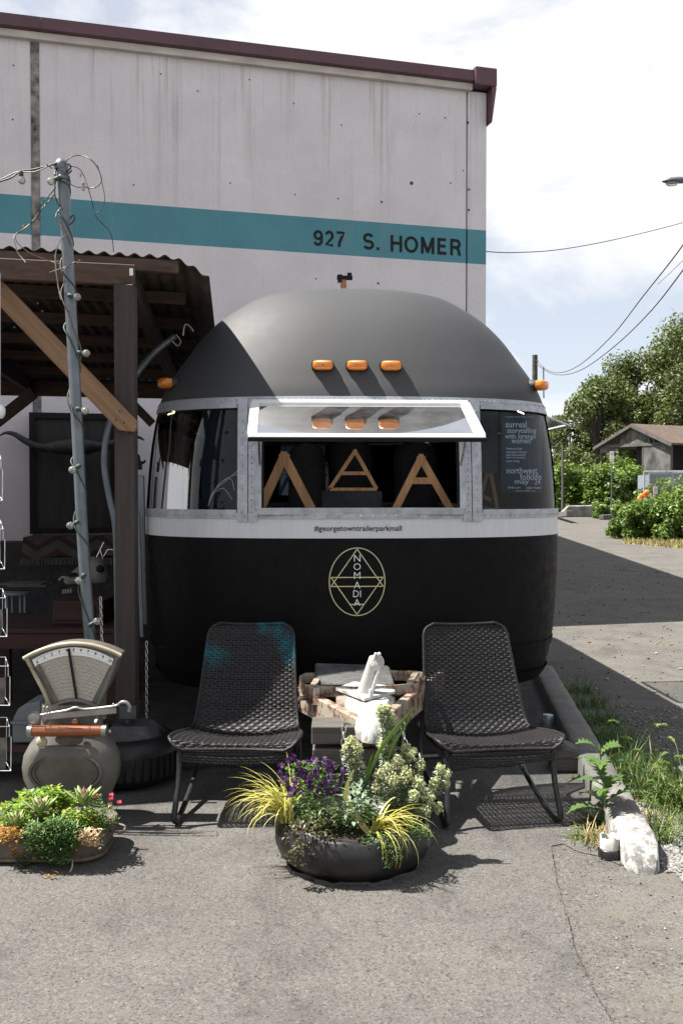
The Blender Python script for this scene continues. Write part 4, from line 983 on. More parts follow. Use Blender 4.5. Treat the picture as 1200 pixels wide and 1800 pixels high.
def garment(label, px0, px1, y0, y1, Y):
    a = P(px0, y0, Y); b_ = P(px1, y1, Y); cx = (a.x+b_.x)/2; hw = (b_.x-a.x)/2; mb = MB(); ro = []
    for f_, wv in ((0, .35), (.02, .62), (.06, .84), (.2, .97), (.5, .93), (.8, 1.0), (1, 1.05)):
        z = a.z+(b_.z-a.z)*f_; ro.append([(cx+hw*wv*math.cos(t), Y+.1*math.sin(t)*(1+.1*math.sin(5*t)), z) for t in np.linspace(0, 2*math.pi, 24, endpoint=False)])
    mb.grid(ro, True, True); o = mb.build('hanging_jacket', M['cloth']); tag(o, label, 'jacket', 'dark clothes hanging in the trailer')
garment('dark jacket hanging behind the left wooden letter', 505, 573, 780, 920, 6.3); garment('dark jacket hanging behind the middle wooden letter', 575, 655, 772, 920, 6.5); garment('dark jacket hanging behind the right wooden letter', 690, 770, 778, 920, 6.5)
rl = MB(); rl.cyl((XT-1.05, 6.4, P(600, 770, 6.4).z+.03), (XT+1.05, 6.4, P(600, 770, 6.4).z+.03), .012, 8); tag(rl.build('clothes_rail', M['chrome']), 'thin clothes rail inside the trailer above the dark jackets', 'rail')
# fairy lights seen through the sash
def emis(name, c, s):
    m, t, b, o = nodes(name); b.inputs['Emission Color'].default_value = c4(c); b.inputs['Emission Strength'].default_value = s; b.inputs['Base Color'].default_value = c4(c); return m
M['warm'] = emis('lit warm bulb', (1, .75, .42), 3.0)
fl = thing('fairy_lights', 'string of tiny lit warm bulbs inside behind the open sash', 'fairy lights', P(453, 722, 5.7))
pth = spline([P(453, 722, 5.75), P(490, 733, 5.75), P(530, 740, 5.75), P(575, 744, 5.75), P(620, 738, 5.75), P(660, 726, 5.75)], 12)
MB().tube(pth, .0015, 4).build('wire', M['cable'], fl)
mb = MB()
for p in pth[::1][:52]: mb.ball(p, .0045, 6, 4)
tag(mb.build('bulbs', M['warm'], fl), kind='stuff')
for lb, px, py in (('small lit curly bulb inside at the top of the left corner window', 301, 713), ('small lit curly bulb inside at the top of the right corner window', 914, 717), ('small lit bulb inside behind the right of the sash', 700, 725)):
    c = P(px, py, 6.05 if px != 700 else 5.9); mb = MB(); mb.tube([c+Vector((math.cos(t)*.012*(1+.1*t), math.sin(t)*.012, -.006*t)) for t in np.linspace(0, 9, 24)], .004, 5); tag(mb.build('lit_bulb', M['warm']), lb, 'bulb', 'lit bulbs inside the trailer')
# left corner window: pale curtain, wire tree, blue panel
M['bluepanel'] = simple('blue painted panel', (.035, .06, .10), .7, var=.2, scale=2)
M['curtain'] = simple('pale curtain cloth', (.2, .22, .25), .9, var=.3, scale=3, mscale=(8, 8, .6))
mb = MB(); a = P(352, 705, 6.25); b_ = P(425, 900, 6.25); mb.box(((a.x+b_.x)/2, 6.3, (a.z+b_.z)/2), (b_.x-a.x, .03, a.z-b_.z)); bp = mb.build('flat_panel', M['bluepanel']); tag(bp, 'tall flat blue panel seen through the left corner window', 'flat_panel')  # single thin blue board behind the left corner glass
mb = MB(); ro = []
for f_ in np.linspace(0, 1, 8):
    z = 1.97-.62*f_; ro.append([(P(312-14*f_+t*(26-8*math.sin(f_*3)), 800, 6.2).x, 6.2+.02*math.sin(t*16), z) for t in np.linspace(0, 1, 14)])
mb.grid(ro, True); tag(mb.build('curtain', M['curtain']), 'narrow pale gathered curtain inside the left corner window', 'curtain')
wt = thing('jewellery_tree', 'white wire branch stand on a black base in the left corner window', 'stand', P(388, 893, 5.75))
MB().lathe(P(388, 893, 5.75), [(.04, 0), (.038, .015), (.012, .03), (.006, .12), (.004, .16)], 14).build('base', M['black'], wt)
mb = MB(); b0 = Vector(P(366, 890, 5.72))
for e in (((372, 870), (392, 845), (418, 833)), ((374, 868), (388, 848), (406, 842), (412, 862)), ((378, 862), (396, 846), (424, 822)), ((372, 872), (392, 858), (408, 878))): mb.tube(spline([b0]+[P(x, y, 5.72) for x, y in e], 4), .0025, 4)
mb.build('branches', M['whitepaint'], wt)
tr2 = MB(); c = P(318, 896, 5.85)
for i, (px, h_) in enumerate(((290, 22), (305, 30), (322, 40), (335, 34), (350, 26), (362, 16))):
    q = P(px, 897, 5.85); tr2 = MB(); tr2.lathe(q, [(.018, 0), (.028, h_*.0008), (.02, h_*.0018), (.009, h_*.0028), (.012, h_*.0032)], 12); tag(tr2.build('vase', M['darkin']), ['small squat dark pot at the far left of the corner window sill', 'dark pot second from left on the corner window sill', 'tallest dark pot on the left corner window sill', 'dark pot just right of the tallest on the corner sill', 'low dark pot beside the wire branch stand', 'tiny dark pot nearest the white window post'][i], 'pot', 'dark pots on the corner window sill')
# right corner window: poster with print and wooden easel
M['poster'] = simple('dark blue poster', (.012, .028, .05), .6, var=.15, scale=3)
pt = thing('event_poster', 'dark blue event poster with white lettering inside the right corner window', 'poster', (XT, YN, 0), R(3.0))
def cornerpt(a, z, off):     # a: fraction across right corner window
    w_, d_ = WD(z); t0 = math.asin((HW/w_)**(PE/2)); t = t0+(R(80)-t0)*a; return Vector((nose_x_of_t(w_-off, t), YS-(d_-off)*abs(math.cos(t))**(2/PE), z))
# build a lookup: image column -> surface parameter
def worldpt(p): r__ = Matrix.Rotation(R(3.0), 3, 'Z') @ Vector(p); return r__+Vector((XT, YN, 0))
def proj(p):
    c_, s_ = math.cos(PITCH), math.sin(PITCH); d = Vector(p)-Vector((0, 0, CH)); fw = d.y*c_-d.z*s_; up_ = d.y*s_+d.z*c_
    return 600+F*d.x/fw, 900-F*up_/fw
_wt = {}
def win_pt(px, py, off):     # numeric inverse on the curved window
    if off not in _wt:
        zs_ = np.linspace(1.37, 1.96, 14); as_ = np.linspace(0, .985, 60)
        _wt[off] = (zs_, as_, [[proj(worldpt(cornerpt(a_, z_, off))) for a_ in as_] for z_ in zs_])
    zs_, as_, T = _wt[off]; col = []
    for row in T:
        xs_ = [q[0] for q in row]; al = float(np.interp(px, xs_, as_)); col.append((al, float(np.interp(px, xs_, [q[1] for q in row]))))
    ys_ = [-q[1] for q in col]; z = float(np.interp(-py, ys_, zs_)); al = float(np.interp(-py, ys_, [q[0] for q in col]))
    return cornerpt(al, z, off)
mb = MB(); ro = [[win_pt(x, y, .022) for x in np.linspace(880, 952, 10)] for y in np.linspace(728, 866, 6)]
mb.grid(ro, True); mb.build('sheet', M['poster'], pt, True, solid=.001)
def poster_text(s, x0, x1, yc, h):
    v, f = text_mesh(s, 1, .01); xs = [p[0] for p in v]; ys = [p[1] for p in v]; mb = MB()
    mb.add([win_pt(x0+(p[0]-min(xs))/(max(xs)-min(xs))*(x1-x0), yc-((p[1]-(min(ys)+max(ys))/2)/(max(ys)-min(ys)))*h, .0185) for p in v], f); mb.build('lettering', M['whitepaint'], pt, True)
for a in (('surreal', 888, 925, 746, 11), ('storytelling', 891, 942, 758, 12), ('with strange', 887, 941, 768, 11), ('women', 898, 932, 776, 7), ('featuring:', 889, 917, 789, 5), ('rainstick reuse', 889, 925, 794.5, 4), ('kate berwatcher', 889, 924, 799.5, 4), ('kate berwanger', 889, 924, 804.5, 4), ('scott song', 889, 912, 811, 4), ('northwest', 890, 944, 827, 11), ('folklife', 913, 951, 838, 12), ('may', 904, 929, 849, 9), ('24', 939, 949, 847, 9), ('8:45 pm', 892, 914, 857.5, 4.5), ('center theme', 924, 950, 857, 4.5), ('www.nwfolklife.org', 905, 940, 863, 3), ('an evening of stories told by a circle of', 888, 938, 733, 3)): poster_text(*a)
ez = thing('wooden_easel', 'pale wooden easel legs inside the right corner window', 'easel', (P(858, 895, 6.0).x, 6.0, 1.34))
for a, b_ in (((838, 895), (856, 832)), ((874, 897), (862, 832)), ((862, 880), (846, 870))):
    MB().bar(P(*a, 6.0), P(*b_, 6.0), .022, .02, (0, 1, 0)).build('leg', M['pine'], ez)
mb = MB(); a = P(838, 722, 6.25); b_ = P(874, 832, 6.25); mb.box(((a.x+b_.x)/2, 6.25, (a.z+b_.z)/2), (b_.x-a.x, .01, a.z-b_.z)); tag(mb.build('faded_poster', M['bluepanel']), 'faded blue sheet propped on the easel in the right corner window', 'poster')

# ================= CANOPY =================
cn_yaw = R(13); cu = Vector((math.cos(cn_yaw), math.sin(cn_yaw), 0)); cv = Vector((-math.sin(R(6)), math.cos(R(6)), 0))
P0 = P(368, 455, 5.2)     # front right roof corner
cap = thing('lean_to_canopy', 'brown timber canopy with rusty corrugated roof at the left of the trailer', 'canopy', (P0.x, P0.y, 0))
zf = P0.z; Ld = 4.75; drop = .17; 
def RP(u, v, dz=0): return P0+cu*u+cv*v+Vector((0, 0, dz-drop*v/Ld+(-u)*.006))
mb = MB(); rows = []
per = .076; n_u = int(6.0/(per/8))  # roof carried on out of view to the left, to cut ambient light
us = [-(i*per/8) for i in range(n_u+1)]
for v in (0, Ld*.33, Ld*.66, Ld): rows.append([RP(u, v, .009*math.cos(2*math.pi*u/per)-(.10*max(0, (.22+u)/.22)**1.6 if u > -.22 else 0)) for u in us])
mb.grid(rows, True); mb.build('roof_sheet', M['corr'], cap, solid=.003)
# purlins (run along u) and rafters
def beam(name, a, b_, w_, h_, mat): mb = MB(); mb.bar(a, b_, w_, h_); return mb.build(name, M[mat], cap, bevel=.004)
beam('rim_board', RP(-.16, .03, -.045), RP(-6, .03, -.045), .04, .065, 'stainx')
for v in (.75, 1.5, 2.25, 3.0, 3.75, 4.5): beam('purlin', RP(-.16, v, -.045), RP(-6, v, -.045), .04, .07, 'stainx')
p_post = P(220, 470, 5.1)
zb_top = P(232, 466, 5.1).z; zb_bot = P(220, 502, 5.1).z; zb = (zb_top+zb_bot)/2
def CP(u, v, z): q = Vector((p_post.x, 5.1, 0))+cu*u+cv*v; q.z = z; return q
beam('header_beam', CP(.05, 0, zb), CP(-5.5, 0, zb), .05, zb_top-zb_bot, 'stainx')
for u in (.02, -1.3, -2.1): beam('rafter', CP(u, -.0+.035, zb+.0), CP(u, 4.5, zb-drop*.95), .05, .13, 'stainy')
mb = MB(); base_z = P(225, 1262, 5.1).z
mb.bar((p_post.x, 5.1+.01, base_z), (p_post.x, 5.1+.01, zb_bot), .10, .10, (0, 1, 0)); mb.build('post', M['stain'], cap, bevel=.005)
for (u, v) in ((0.05, 4.3), (-2.1, 4.3), (-2.3, 0)):
    q = CP(u, v, 0); mb = MB(); mb.bar(q+Vector((0, 0, .009)), Vector((q.x, q.y, zb_bot-.1 if v else zb_bot)), .1, .1, (0, 1, 0)); mb.build('post', M['stain'], cap, bevel=.005)
beam('header_beam', CP(.1, 4.3, zb-.17), CP(-5.6, 4.3, zb-.17), .05, .14, 'stainx')
a = P(-40, 472, 5.02); b_ = P(228, 752, 5.02)
d = (Vector(b_)-Vector(a)).normalized(); Lb = (Vector(b_)-Vector(a)).length+.03
mb = MB(); k = .049; mb.prism([(0, 0, -k), (Lb-.06, 0, -k), (Lb, 0, -k+.05), (Lb-.01, 0, k-.02), (Lb-.03, 0, k), (0, 0, k)], (0, .038, 0)); br = mb.build('diagonal_brace', M['fir'], cap, True, bevel=.003)
br.location = Vector(a)-Vector(cap.location); br.rotation_euler = (0, math.atan2(-d.z, d.x), math.atan2(d.y, d.x))
# second dark brace seen behind
q0 = CP(.05, 4.2, 0); mb = MB(); mb.bar(P(-10, 745, 8.5), P(60, 690, 8.5), .1, .04, (0, 1, 0)); mb.build('diagonal_brace', M['stainy'], cap)
mb = MB(); mb.bar(P(236, 712, 8.6), P(268, 745, 8.6), .07, .04, (0, 1, 0)); mb.build('diagonal_brace', M['stainy'], cap)
mb = MB(); mb.box(P(225, 1252, 5.03)+Vector((0, 0, 0)), (.085, .006, .065)); 
for dx_ in (-.03, .03):
    for dz_ in (-.02, .02): mb.lathe(P(225, 1252, 5.025)+Vector((dx_, 0, dz_)), [(.005, 0), (.004, .003), (.0005, .004)], 6, Matrix.Rotation(R(90), 3, 'X'))
mb.build('post_bracket', M['galv'], cap); mb = MB(); mb.cyl((p_post.x, 5.11, base_z-.06), (p_post.x, 5.11, base_z+.01), .012, 8); mb.build('anchor_bolt', M['galv'], cap)
mb = MB(); mb.box(P(231, 478, 5.06), (.018, .003, .036)); mb.build('barcode_tag', M['whitepaint'], cap)
for px, py in ((842/3, 240+840/3*.97),): pass
nb = MB()
for (px, py) in ((211, 723), (204, 738), (218, 743), (222, 760), (67, 533), (75, 547), (138, 610), (26, 575)): nb.lathe(P(px, py, 4.995), [(.006, 0), (.005, .003), (.0005, .004)], 7, Matrix.Rotation(R(90), 3, 'X'))
nb.build('nail_heads', M['holes'], cap)
# pier block in a tyre under the post
mb = MB(); zt_ = base_z-.03; c = Vector((p_post.x+.02, 5.12, 0))
def rect(hw, z): return [c+Vector((x, y, z)) for x, y in ((-hw, -hw), (hw, -hw), (hw, hw), (-hw, hw))]
mb.grid([rect(.15, zt_-.16), rect(.145, zt_-.07), rect(.09, zt_)], False, True); mb.add(rect(.09, zt_), [(0, 1, 2, 3)]); tag(mb.build('pier_block', M['oldgrey'], bevel=.008), 'grey concrete pier block under the canopy post', 'block')
def tyre(name, label, c, R_, r_in, h, cat='tyre'):
    mb = MB(); prof = [(r_in, .02), (r_in+.03, 0), (R_-.06, 0), (R_-.01, .03), (R_, .07), (R_, h-.07), (R_-.01, h-.03), (R_-.06, h), (r_in+.03, h), (r_in, h-.02)]
    t = thing(name, label, cat, c)
    mb.lathe((0, 0, .009), prof, 40); mb.build('casing', M['rubber'], t, True)
    tb = MB()
    for k in range(44):
        a = k/44*6.283; rot = Matrix.Rotation(a, 3, 'Z'); tb.box(rot @ Vector((R_+.002, 0, h/2)), (.012, .025, h-.13), rot)
    tag(tb.build('tread', M['rubber'], t, True), kind='stuff'); return t
ty = tyre('tyre_footing', 'old black tyre lying flat around the canopy post footing', (p_post.x-.02, 5.12, 0), .29, .17, .235)
MB().lathe((0, 0, .1), [(.2, 0), (.2, .08), (.12, .1), (.001, .105)], 24).build('soil', simple('dark grit fill', (.05, .047, .043), .95, var=.7, scale=30, bmp=.8, bdist=.01), ty, True)
# ================= WICKER CHAIRS =================
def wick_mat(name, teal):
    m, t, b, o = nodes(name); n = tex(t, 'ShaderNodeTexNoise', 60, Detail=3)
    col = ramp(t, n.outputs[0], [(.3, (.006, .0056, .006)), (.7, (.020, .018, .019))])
    if teal:  # soft round teal patches mixed over the black
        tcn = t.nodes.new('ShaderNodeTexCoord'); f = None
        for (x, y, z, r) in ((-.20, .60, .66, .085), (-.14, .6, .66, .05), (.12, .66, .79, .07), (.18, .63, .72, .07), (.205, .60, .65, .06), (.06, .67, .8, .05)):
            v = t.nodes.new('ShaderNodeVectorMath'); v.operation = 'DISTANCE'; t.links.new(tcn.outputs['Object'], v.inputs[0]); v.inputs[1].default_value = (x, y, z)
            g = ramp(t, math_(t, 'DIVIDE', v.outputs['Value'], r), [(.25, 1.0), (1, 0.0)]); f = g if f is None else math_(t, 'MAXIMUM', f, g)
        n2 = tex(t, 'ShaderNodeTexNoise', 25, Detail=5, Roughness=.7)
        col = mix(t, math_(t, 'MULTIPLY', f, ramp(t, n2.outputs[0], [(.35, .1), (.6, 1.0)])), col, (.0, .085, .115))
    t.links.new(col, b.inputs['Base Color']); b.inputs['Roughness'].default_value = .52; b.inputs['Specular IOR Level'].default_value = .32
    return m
M['wicker'] = wick_mat('black resin wicker', False); M['wickerteal'] = wick_mat('black resin wicker with teal patches', True)
M['tube'] = simple('black powder coated tube', (.012, .012, .013), .45, var=.3, scale=30, bmp=.1)
cprof = spline([(0, .0, .342), (0, .004, .365), (0, .03, .386), (0, .12, .382), (0, .26, .362), (0, .37, .345), (0, .435, .355), (0, .475, .40), (0, .52, .49), (0, .575, .61), (0, .63, .735), (0, .665, .815)], 10)
cl = [0]
for a, b_ in zip(cprof[:-1], cprof[1:]): cl.append(cl[-1]+(b_-a).length)
CL = cl[-1]
def cpt(s):       # arc-length -> (y, z, normal)
    s = max(0, min(CL-1e-6, s)); i = 0
    i = int(np.searchsorted(cl, s, side='right'))-1; i = max(0, min(i, len(cprof)-2)); t = (s-cl[i])/(cl[i+1]-cl[i]); p = cprof[i].lerp(cprof[i+1], t); d = (cprof[i+1]-cprof[i]).normalized()
    return p, Vector((0, -d.z, d.y))
def half_w(s):
    f = s/CL
    w_ = np.interp(f, [0, .06, .2, .38, .45, .6, .9, 1], [.275, .292, .292, .275, .255, .240, .218, .212])
    if f > .93: w_ = w_-.055*(1-math.sqrt(max(0, 1-((f-.93)/.07)**2)))
    if f < .09: w_ = w_-.05*(1-math.sqrt(max(0, 1-(1-f/.09)**2)))
    return float(w_)
def csurf(x, s, off=0):
    p, n = cpt(s); hw = half_w(s); dish = np.interp(s/CL, [0, .1, .4, .6, 1], [.026, .03, .035, .03, .02])
    q = p-n*dish*(1-(x/hw)**2)*1.0+n*off; return Vector((x, q.y, q.z))
rr0 = random.Random(3)
def make_chair(label, mat):
    t = thing('wicker_chair', label, 'chair', (0, 0, 0), 0, 'black wicker lounge chairs either side of the hitch')
    N = 23; rows_ = int(CL/.0122)
    for name, s0, s1 in (('seat', 0, .435*CL), ('backrest', .435*CL, CL)):
        mb = MB()
        for r_ in range(rows_):
            s = (r_+.5)*CL/rows_
            if not (s0 <= s < s1): continue
            hw = half_w(s)-.006; hs = .0052*rr0.uniform(.86, 1.1); ph = r_ % 2; am = rr0.uniform(.8, 1.2); s += rr0.uniform(-.0008, .0008); sh0 = rr0.uniform(-.12, .12)
            top = []; 
            for k in range(N*2+1):
                x = -hw+2*hw*k/(N*2); o_ = .0048*am*math.cos(math.pi*(k+0)/2+sh0+(math.pi if ph else 0))
                a = csurf(x, s-hs, o_-.0005); c = csurf(x, s, o_+.0016); e = csurf(x, s+hs, o_-.0005); top.append([a, c, e])
            mb.grid(top, True)
        o = mb.build(name, mat, t, True)
        mb = MB()
        for k in range(N+1):
            x0 = -1+2*k/N
            ss = np.linspace(s0+.002, min(s1, CL-.004), 26); ro = []
            for s in ss:
                hw = half_w(s)-.01; c = csurf(x0*hw, s, -.0005); ro.append([c+Vector((-.0035, 0, 0)), c+Vector((.0035, 0, 0))])
            mb.grid(ro, False)
        mb.build('stake', mat, o, True); tag(mb and o.children[0], kind='stuff')
    # edge rims, wrapped
    for sg in (-1, 1):
        pts = [csurf(sg*half_w(s), s) for s in np.linspace(.0, CL, 60)]; mb = MB()
        rr_ = [.0085 if i % 2 else .0068 for i in range(60)]
        mb.tube(pts, rr_, 8); mb.build('side_rim', mat, t, True)
    for s, nm in ((0.0, 'front_rim'), (CL, 'top_rim')):
        hw = half_w(s); mb = MB(); mb.tube([csurf(-hw+2*hw*k/30, s) for k in range(31)], .008, 8); mb.build(nm, mat, t, True)
    # apron below the seat front
    mb = MB(); 
    for r_ in range(3):
        ro = []
        for k in range(61):
            x = -.24+.48*k/60; o_ = .003*math.cos(math.pi*k/2+(math.pi if r_ % 2 else 0)); z = .322-.011*r_-.018*(1-(x/.29)**2)
            ro.append([(x, .004-o_, z-.0052), (x, .001-o_, z), (x, .004-o_, z+.0052)])
        mb.grid(ro, True)
    mb.build('seat_apron', mat, t, True)
    for sg in (-1, 1):
        mb = MB(); x = sg*.245
        mb.tube(spline([(x, .05, .32), (x, .03, .2), (x+sg*.012, -.015, .055), (x+sg*.012, .01, .022), (x+sg*.008, .07, .02), (x, .3, .075), (x, .48, .13), (x, .6, .2), (x-sg*.01, .6, .34), (x-sg*.03, .585, .45)], 6), .0135, 9); mb.build('leg', M['tube'], t, True)
        mb = MB(); mb.tube([(x, .05, .33), (x, .4, .31)], .012, 8); mb.build('seat_tube', M['tube'], t, True)
    mb = MB(); mb.tube([(-.245, .56, .17), (.245, .56, .17)], .012, 8); mb.build('crossbar', M['tube'], t, True)
    mb = MB(); mb.tube([(-.245, .06, .31), (.245, .06, .31)], .012, 8); mb.build('crossbar', M['tube'], t, True)
    return t
ch1 = make_chair('black wicker lounge chair left of the hitch with teal patches on its half shaded back', M['wickerteal'])
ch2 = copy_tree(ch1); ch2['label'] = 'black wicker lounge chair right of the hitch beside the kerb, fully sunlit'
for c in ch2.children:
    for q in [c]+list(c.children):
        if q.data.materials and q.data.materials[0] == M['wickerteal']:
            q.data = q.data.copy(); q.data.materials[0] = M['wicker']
ch1.location = (-.478, 4.36, .008); ch1.rotation_euler = (0, 0, R(-2))
ch2.location = (.712, 4.36, .008); ch2.rotation_euler = (0, 0, R(8))

# ================= TYRE PLANTER =================
PX, PY_ = .045, 3.98
tp = thing('tyre_planter', 'big black bowl planter cut from a tyre, full of flowers, in front of the hitch', 'planter', (PX, PY_, .008))
mb = MB(); ro = []
prof = [(.215, 0), (.262, .012), (.298, .05), (.314, .095), (.312, .135), (.298, .168), (.287, .18), (.276, .172), (.272, .14), (.2, .13)]
for (r_, z) in prof:
    q = []
    for k in range(72):
        a = k/72*2*math.pi; lip = 1 if z > .15 else 0
        zz = z+lip*(.010*math.sin(a*5)+.006*math.sin(a*11+1)); rr_ = r_*(1+.008*math.sin(a*3+z*20))
        q.append((rr_*math.cos(a), rr_*math.sin(a), zz))
    ro.append(q)
mb.grid(ro, True, True); mb.build('bowl', M['rubber'], tp, True)
mb = MB(); q = [(.27*math.cos(a)*(1+.05*math.sin(a*9)+.03*math.sin(a*17)), .27*math.sin(a)*(1+.05*math.sin(a*9)+.03*math.sin(a*23)), .014) for a in np.linspace(0, 6.283, 90, endpoint=False)]
mb.grid([q, [(p[0]*1.02, p[1]*1.02, .0) for p in q]], True, True); mb.add(q, [tuple(range(90))]); mb.build('torn_bead', M['rubber'], tp, True)
M['soil'] = simple('potting soil', (.03, .022, .017), .95, var=.6, scale=40, bmp=1, bdist=.01)
mb = MB(); mb.lathe((0, 0, 0), [(.27, .13), (.2, .15), (.1, .158), (.001, .16)], 30); mb.build('soil', M['soil'], tp, True)

# ---------- plants ----------
def blade(mb, base, az, ln, lift, droop, w_, n=7, twist=0):
    p = Vector(base); el = lift; h = Vector((math.cos(az), math.sin(az), 0)); side = Vector((-math.sin(az), math.cos(az), 0)); ro = []
    for i in range(n+1):
        f = i/n; ww = w_*(1-f**2.2)*(.6+.4*min(1, f*4)); s_ = side*math.cos(twist*f)+Vector((0, 0, 1))*math.sin(twist*f)
        ro.append([p-s_*ww/2, p+Vector((0, 0, -ww*.15)), p+s_*ww/2])
        p = p+(h*math.cos(el)+Vector((0, 0, math.sin(el))))*(ln/n); el -= droop/n*(1+f*.6); az += twist*.05
        h = Vector((math.cos(az), math.sin(az), 0))
    mb.grid(ro, True)
def leaf1(mb, c, d, up, ln, w_):
    d = Vector(d).normalized(); s_ = d.cross(Vector(up)); s_ = s_.normalized() if s_.length > 1e-4 else Vector((1, 0, 0)); n = s_.cross(d)
    c = Vector(c); mb.add([c, c+d*ln*.5+s_*w_/2+n*ln*.05, c+d*ln-n*ln*.06, c+d*ln*.5-s_*w_/2+n*ln*.05, c+d*ln*.5-n*ln*.03], [(0, 1, 4), (1, 2, 4), (2, 3, 4), (3, 0, 4)], True)
M['goldgrass'] = leaf('golden sedge', [(0, (.36, .33, .05)), (.4, (.55, .50, .12)), (.8, (.66, .62, .26)), (1, (.22, .28, .04))], .35, .25)
M['strap'] = leaf('green strap leaf', [(0, (.10, .20, .03)), (1, (.16, .28, .05))], .4, .3)
M['greyleaf'] = leaf('silvery spurge leaf', [(0, (.20, .25, .18)), (.5, (.40, .45, .35)), (1, (.58, .62, .53))], .6, .2)
M['bract'] = leaf('pale green bract', [(0, (.40, .46, .24)), (.5, (.56, .60, .36)), (.93, (.66, .68, .46)), (1, (.4, .18, .08))], .6, .3)
M['dkgreen'] = leaf('dark leafy green', [(0, (.03, .06, .015)), (.5, (.07, .14, .03)), (1, (.16, .25, .06))], .4, .3)
M['purple'] = leaf('purple petals', [(0, (.018, .002, .032)), (.5, (.04, .003, .07)), (1, (.09, .01, .13))], .6, .3)
M['bronze'] = leaf('bronze small leaf', [(0, (.03, .022, .014)), (.5, (.07, .06, .03)), (1, (.14, .15, .07))], .35, .15)
M['stem'] = simple('plant stem', (.14, .18, .07), .7, var=.3)
M['sage'] = leaf('matte sage leaf', [(0, (.14, .21, .13)), (1, (.30, .38, .27))], .6, .2)
zs = .155
rr = random.Random(5)
# yellow sedge clumps
for lb, base, n, azc, spread, lmin, lmax, lift in (('yellow arching grass clump spilling over the left rim of the tyre planter', P(505, 1445, 3.88), 85, R(160), 1.25, .18, .34, (48, 95)), ('yellow arching grass clump drooping right at the front of the tyre planter', P(660, 1462, 3.80), 54, R(-8), .85, .16, .30, (22, 70))):
    t = thing('golden_grass', lb, 'plant', base, 0, 'yellow grass clumps in the tyre planter'); mb = MB()
    for i in range(n):
        az = azc+rr.gauss(0, spread*.7); b_ = Vector(base)+Vector((rr.uniform(-.025, .025), rr.uniform(-.02, .02), 0))
        blade(mb, b_, az, rr.uniform(lmin, lmax), R(rr.uniform(*lift)), R(rr.uniform(60, 170)), rr.uniform(.005, .0085), 9)
    mb.build('leaves', M['goldgrass'], t)
t = thing('curled_yellow_leaf', 'single tall curled yellow green leaf standing mid planter', 'plant', P(640, 1470, 3.85)); mb = MB()
mb.grid([[P(x-w_, y, 3.84), P(x+w_, y, 3.84)] for x, y, w_ in ((660, 1476, 2), (645, 1462, 6), (622, 1430, 8), (608, 1400, 6), (611, 1375, 3), (622, 1352, 1))], True); mb.build('leaf', M['goldgrass'], t)
# tall strap leaves
t = thing('strap_leaf_plant', 'two tall green strap leaves standing up from the planter centre', 'plant', P(655, 1430, 3.95))
for pts in (((640, 1385, 1), (655, 1345, 5), (672, 1312, 6), (700, 1275, 5), (735, 1237, .5)), ((682, 1335, 2), (690, 1310, 5), (702, 1290, 5), (725, 1258, .5)), ((636, 1400, 1), (642, 1372, 4), (650, 1340, 3), (655, 1325, .5))):
    mb = MB(); pp = spline([(x, y, w_) for x, y, w_ in pts], 5); mb.grid([[P(p.x-p.z*.5, p.y-p.z*.3, 3.95), P(p.x, p.y, 3.958), P(p.x+p.z*.5, p.y+p.z*.3, 3.95)] for p in pp], True); mb.build('leaf', M['strap'], t)
# silver spurge
def spurge(label, base, heads, group='silvery spurge stems in the tyre planter'):
    t = thing('spurge', label, 'plant', base, 0, group); ml = MB(); ms = MB(); mbr = MB()
    for (px, py, Y, rad) in heads:
        rad *= 1.12
        tip = Vector(P(px, py, Y)); b_ = Vector(base)+Vector((rr.uniform(-.03, .03), rr.uniform(-.03, .03), 0)); mid = b_.lerp(tip, .5)+Vector((rr.uniform(-.02, .02), rr.uniform(-.02, .01), .01)); pth = spline([b_, mid, tip], 10); ms.tube(pth, .0028, 5)
        L_ = (tip-b_).length; nl = int(L_*900)
        for i in range(nl):
            f = rr.random()**.8; p = pth[min(int(f*(len(pth)-1)), len(pth)-1)]; a = rr.uniform(0, 6.28); d = Vector((math.cos(a), math.sin(a), rr.uniform(-.1, .7)))
            leaf1(ml, p, d, (0, 0, 1), rr.uniform(.018, .032), rr.uniform(.005, .008))
        for i in range(int(150*rad/.03)):
            d = Vector((rr.gauss(0, 1), rr.gauss(0, 1), rr.gauss(.2, 1))).normalized(); c = tip+Vector((d.x*rad, d.y*rad, d.z*rad*1.25))*rr.uniform(.45, 1.08); k = rr.uniform(.0028, .0055)
            for q in range(3):
                e = Vector((rr.gauss(0, 1), rr.gauss(0, 1), rr.gauss(.5, 1))).normalized(); leaf1(mbr, c-e*k*.5, e, d, k*1.9, k*1.7)
    ml.build('leaves', M['greyleaf'], t); ms.build('stems', M['stem'], t); mbr.build('flower_heads', M['bract'], t)
spurge('tallest silvery spurge stem rising in front of the white coupler', P(680, 1440, 4.02), [(676, 1262, 4.02, .022), (668, 1250, 4.0, .02), (688, 1268, 4.03, .022), (684, 1290, 4.02, .02), (672, 1310, 4.0, .022), (680, 1245, 4.01, .014)])
spurge('small silvery spurge stem standing left at the planter middle', P(645, 1440, 3.95), [(617, 1306, 3.96, .022), (608, 1316, 3.95, .016), (628, 1318, 3.95, .02), (622, 1334, 3.95, .018), (634, 1345, 3.96, .015)])
spurge('broad silvery spurge clump filling the right half of the planter', P(700, 1450, 4.0), [(712, 1318, 4.02, .022), (722, 1326, 4.0, .024), (738, 1345, 3.99, .02), (700, 1340, 3.97, .024), (680, 1352, 3.95, .022), (665, 1362, 3.94, .018), (690, 1372, 3.93, .024), (715, 1362, 3.93, .026), (735, 1375, 3.95, .022), (660, 1385, 3.93, .02)])
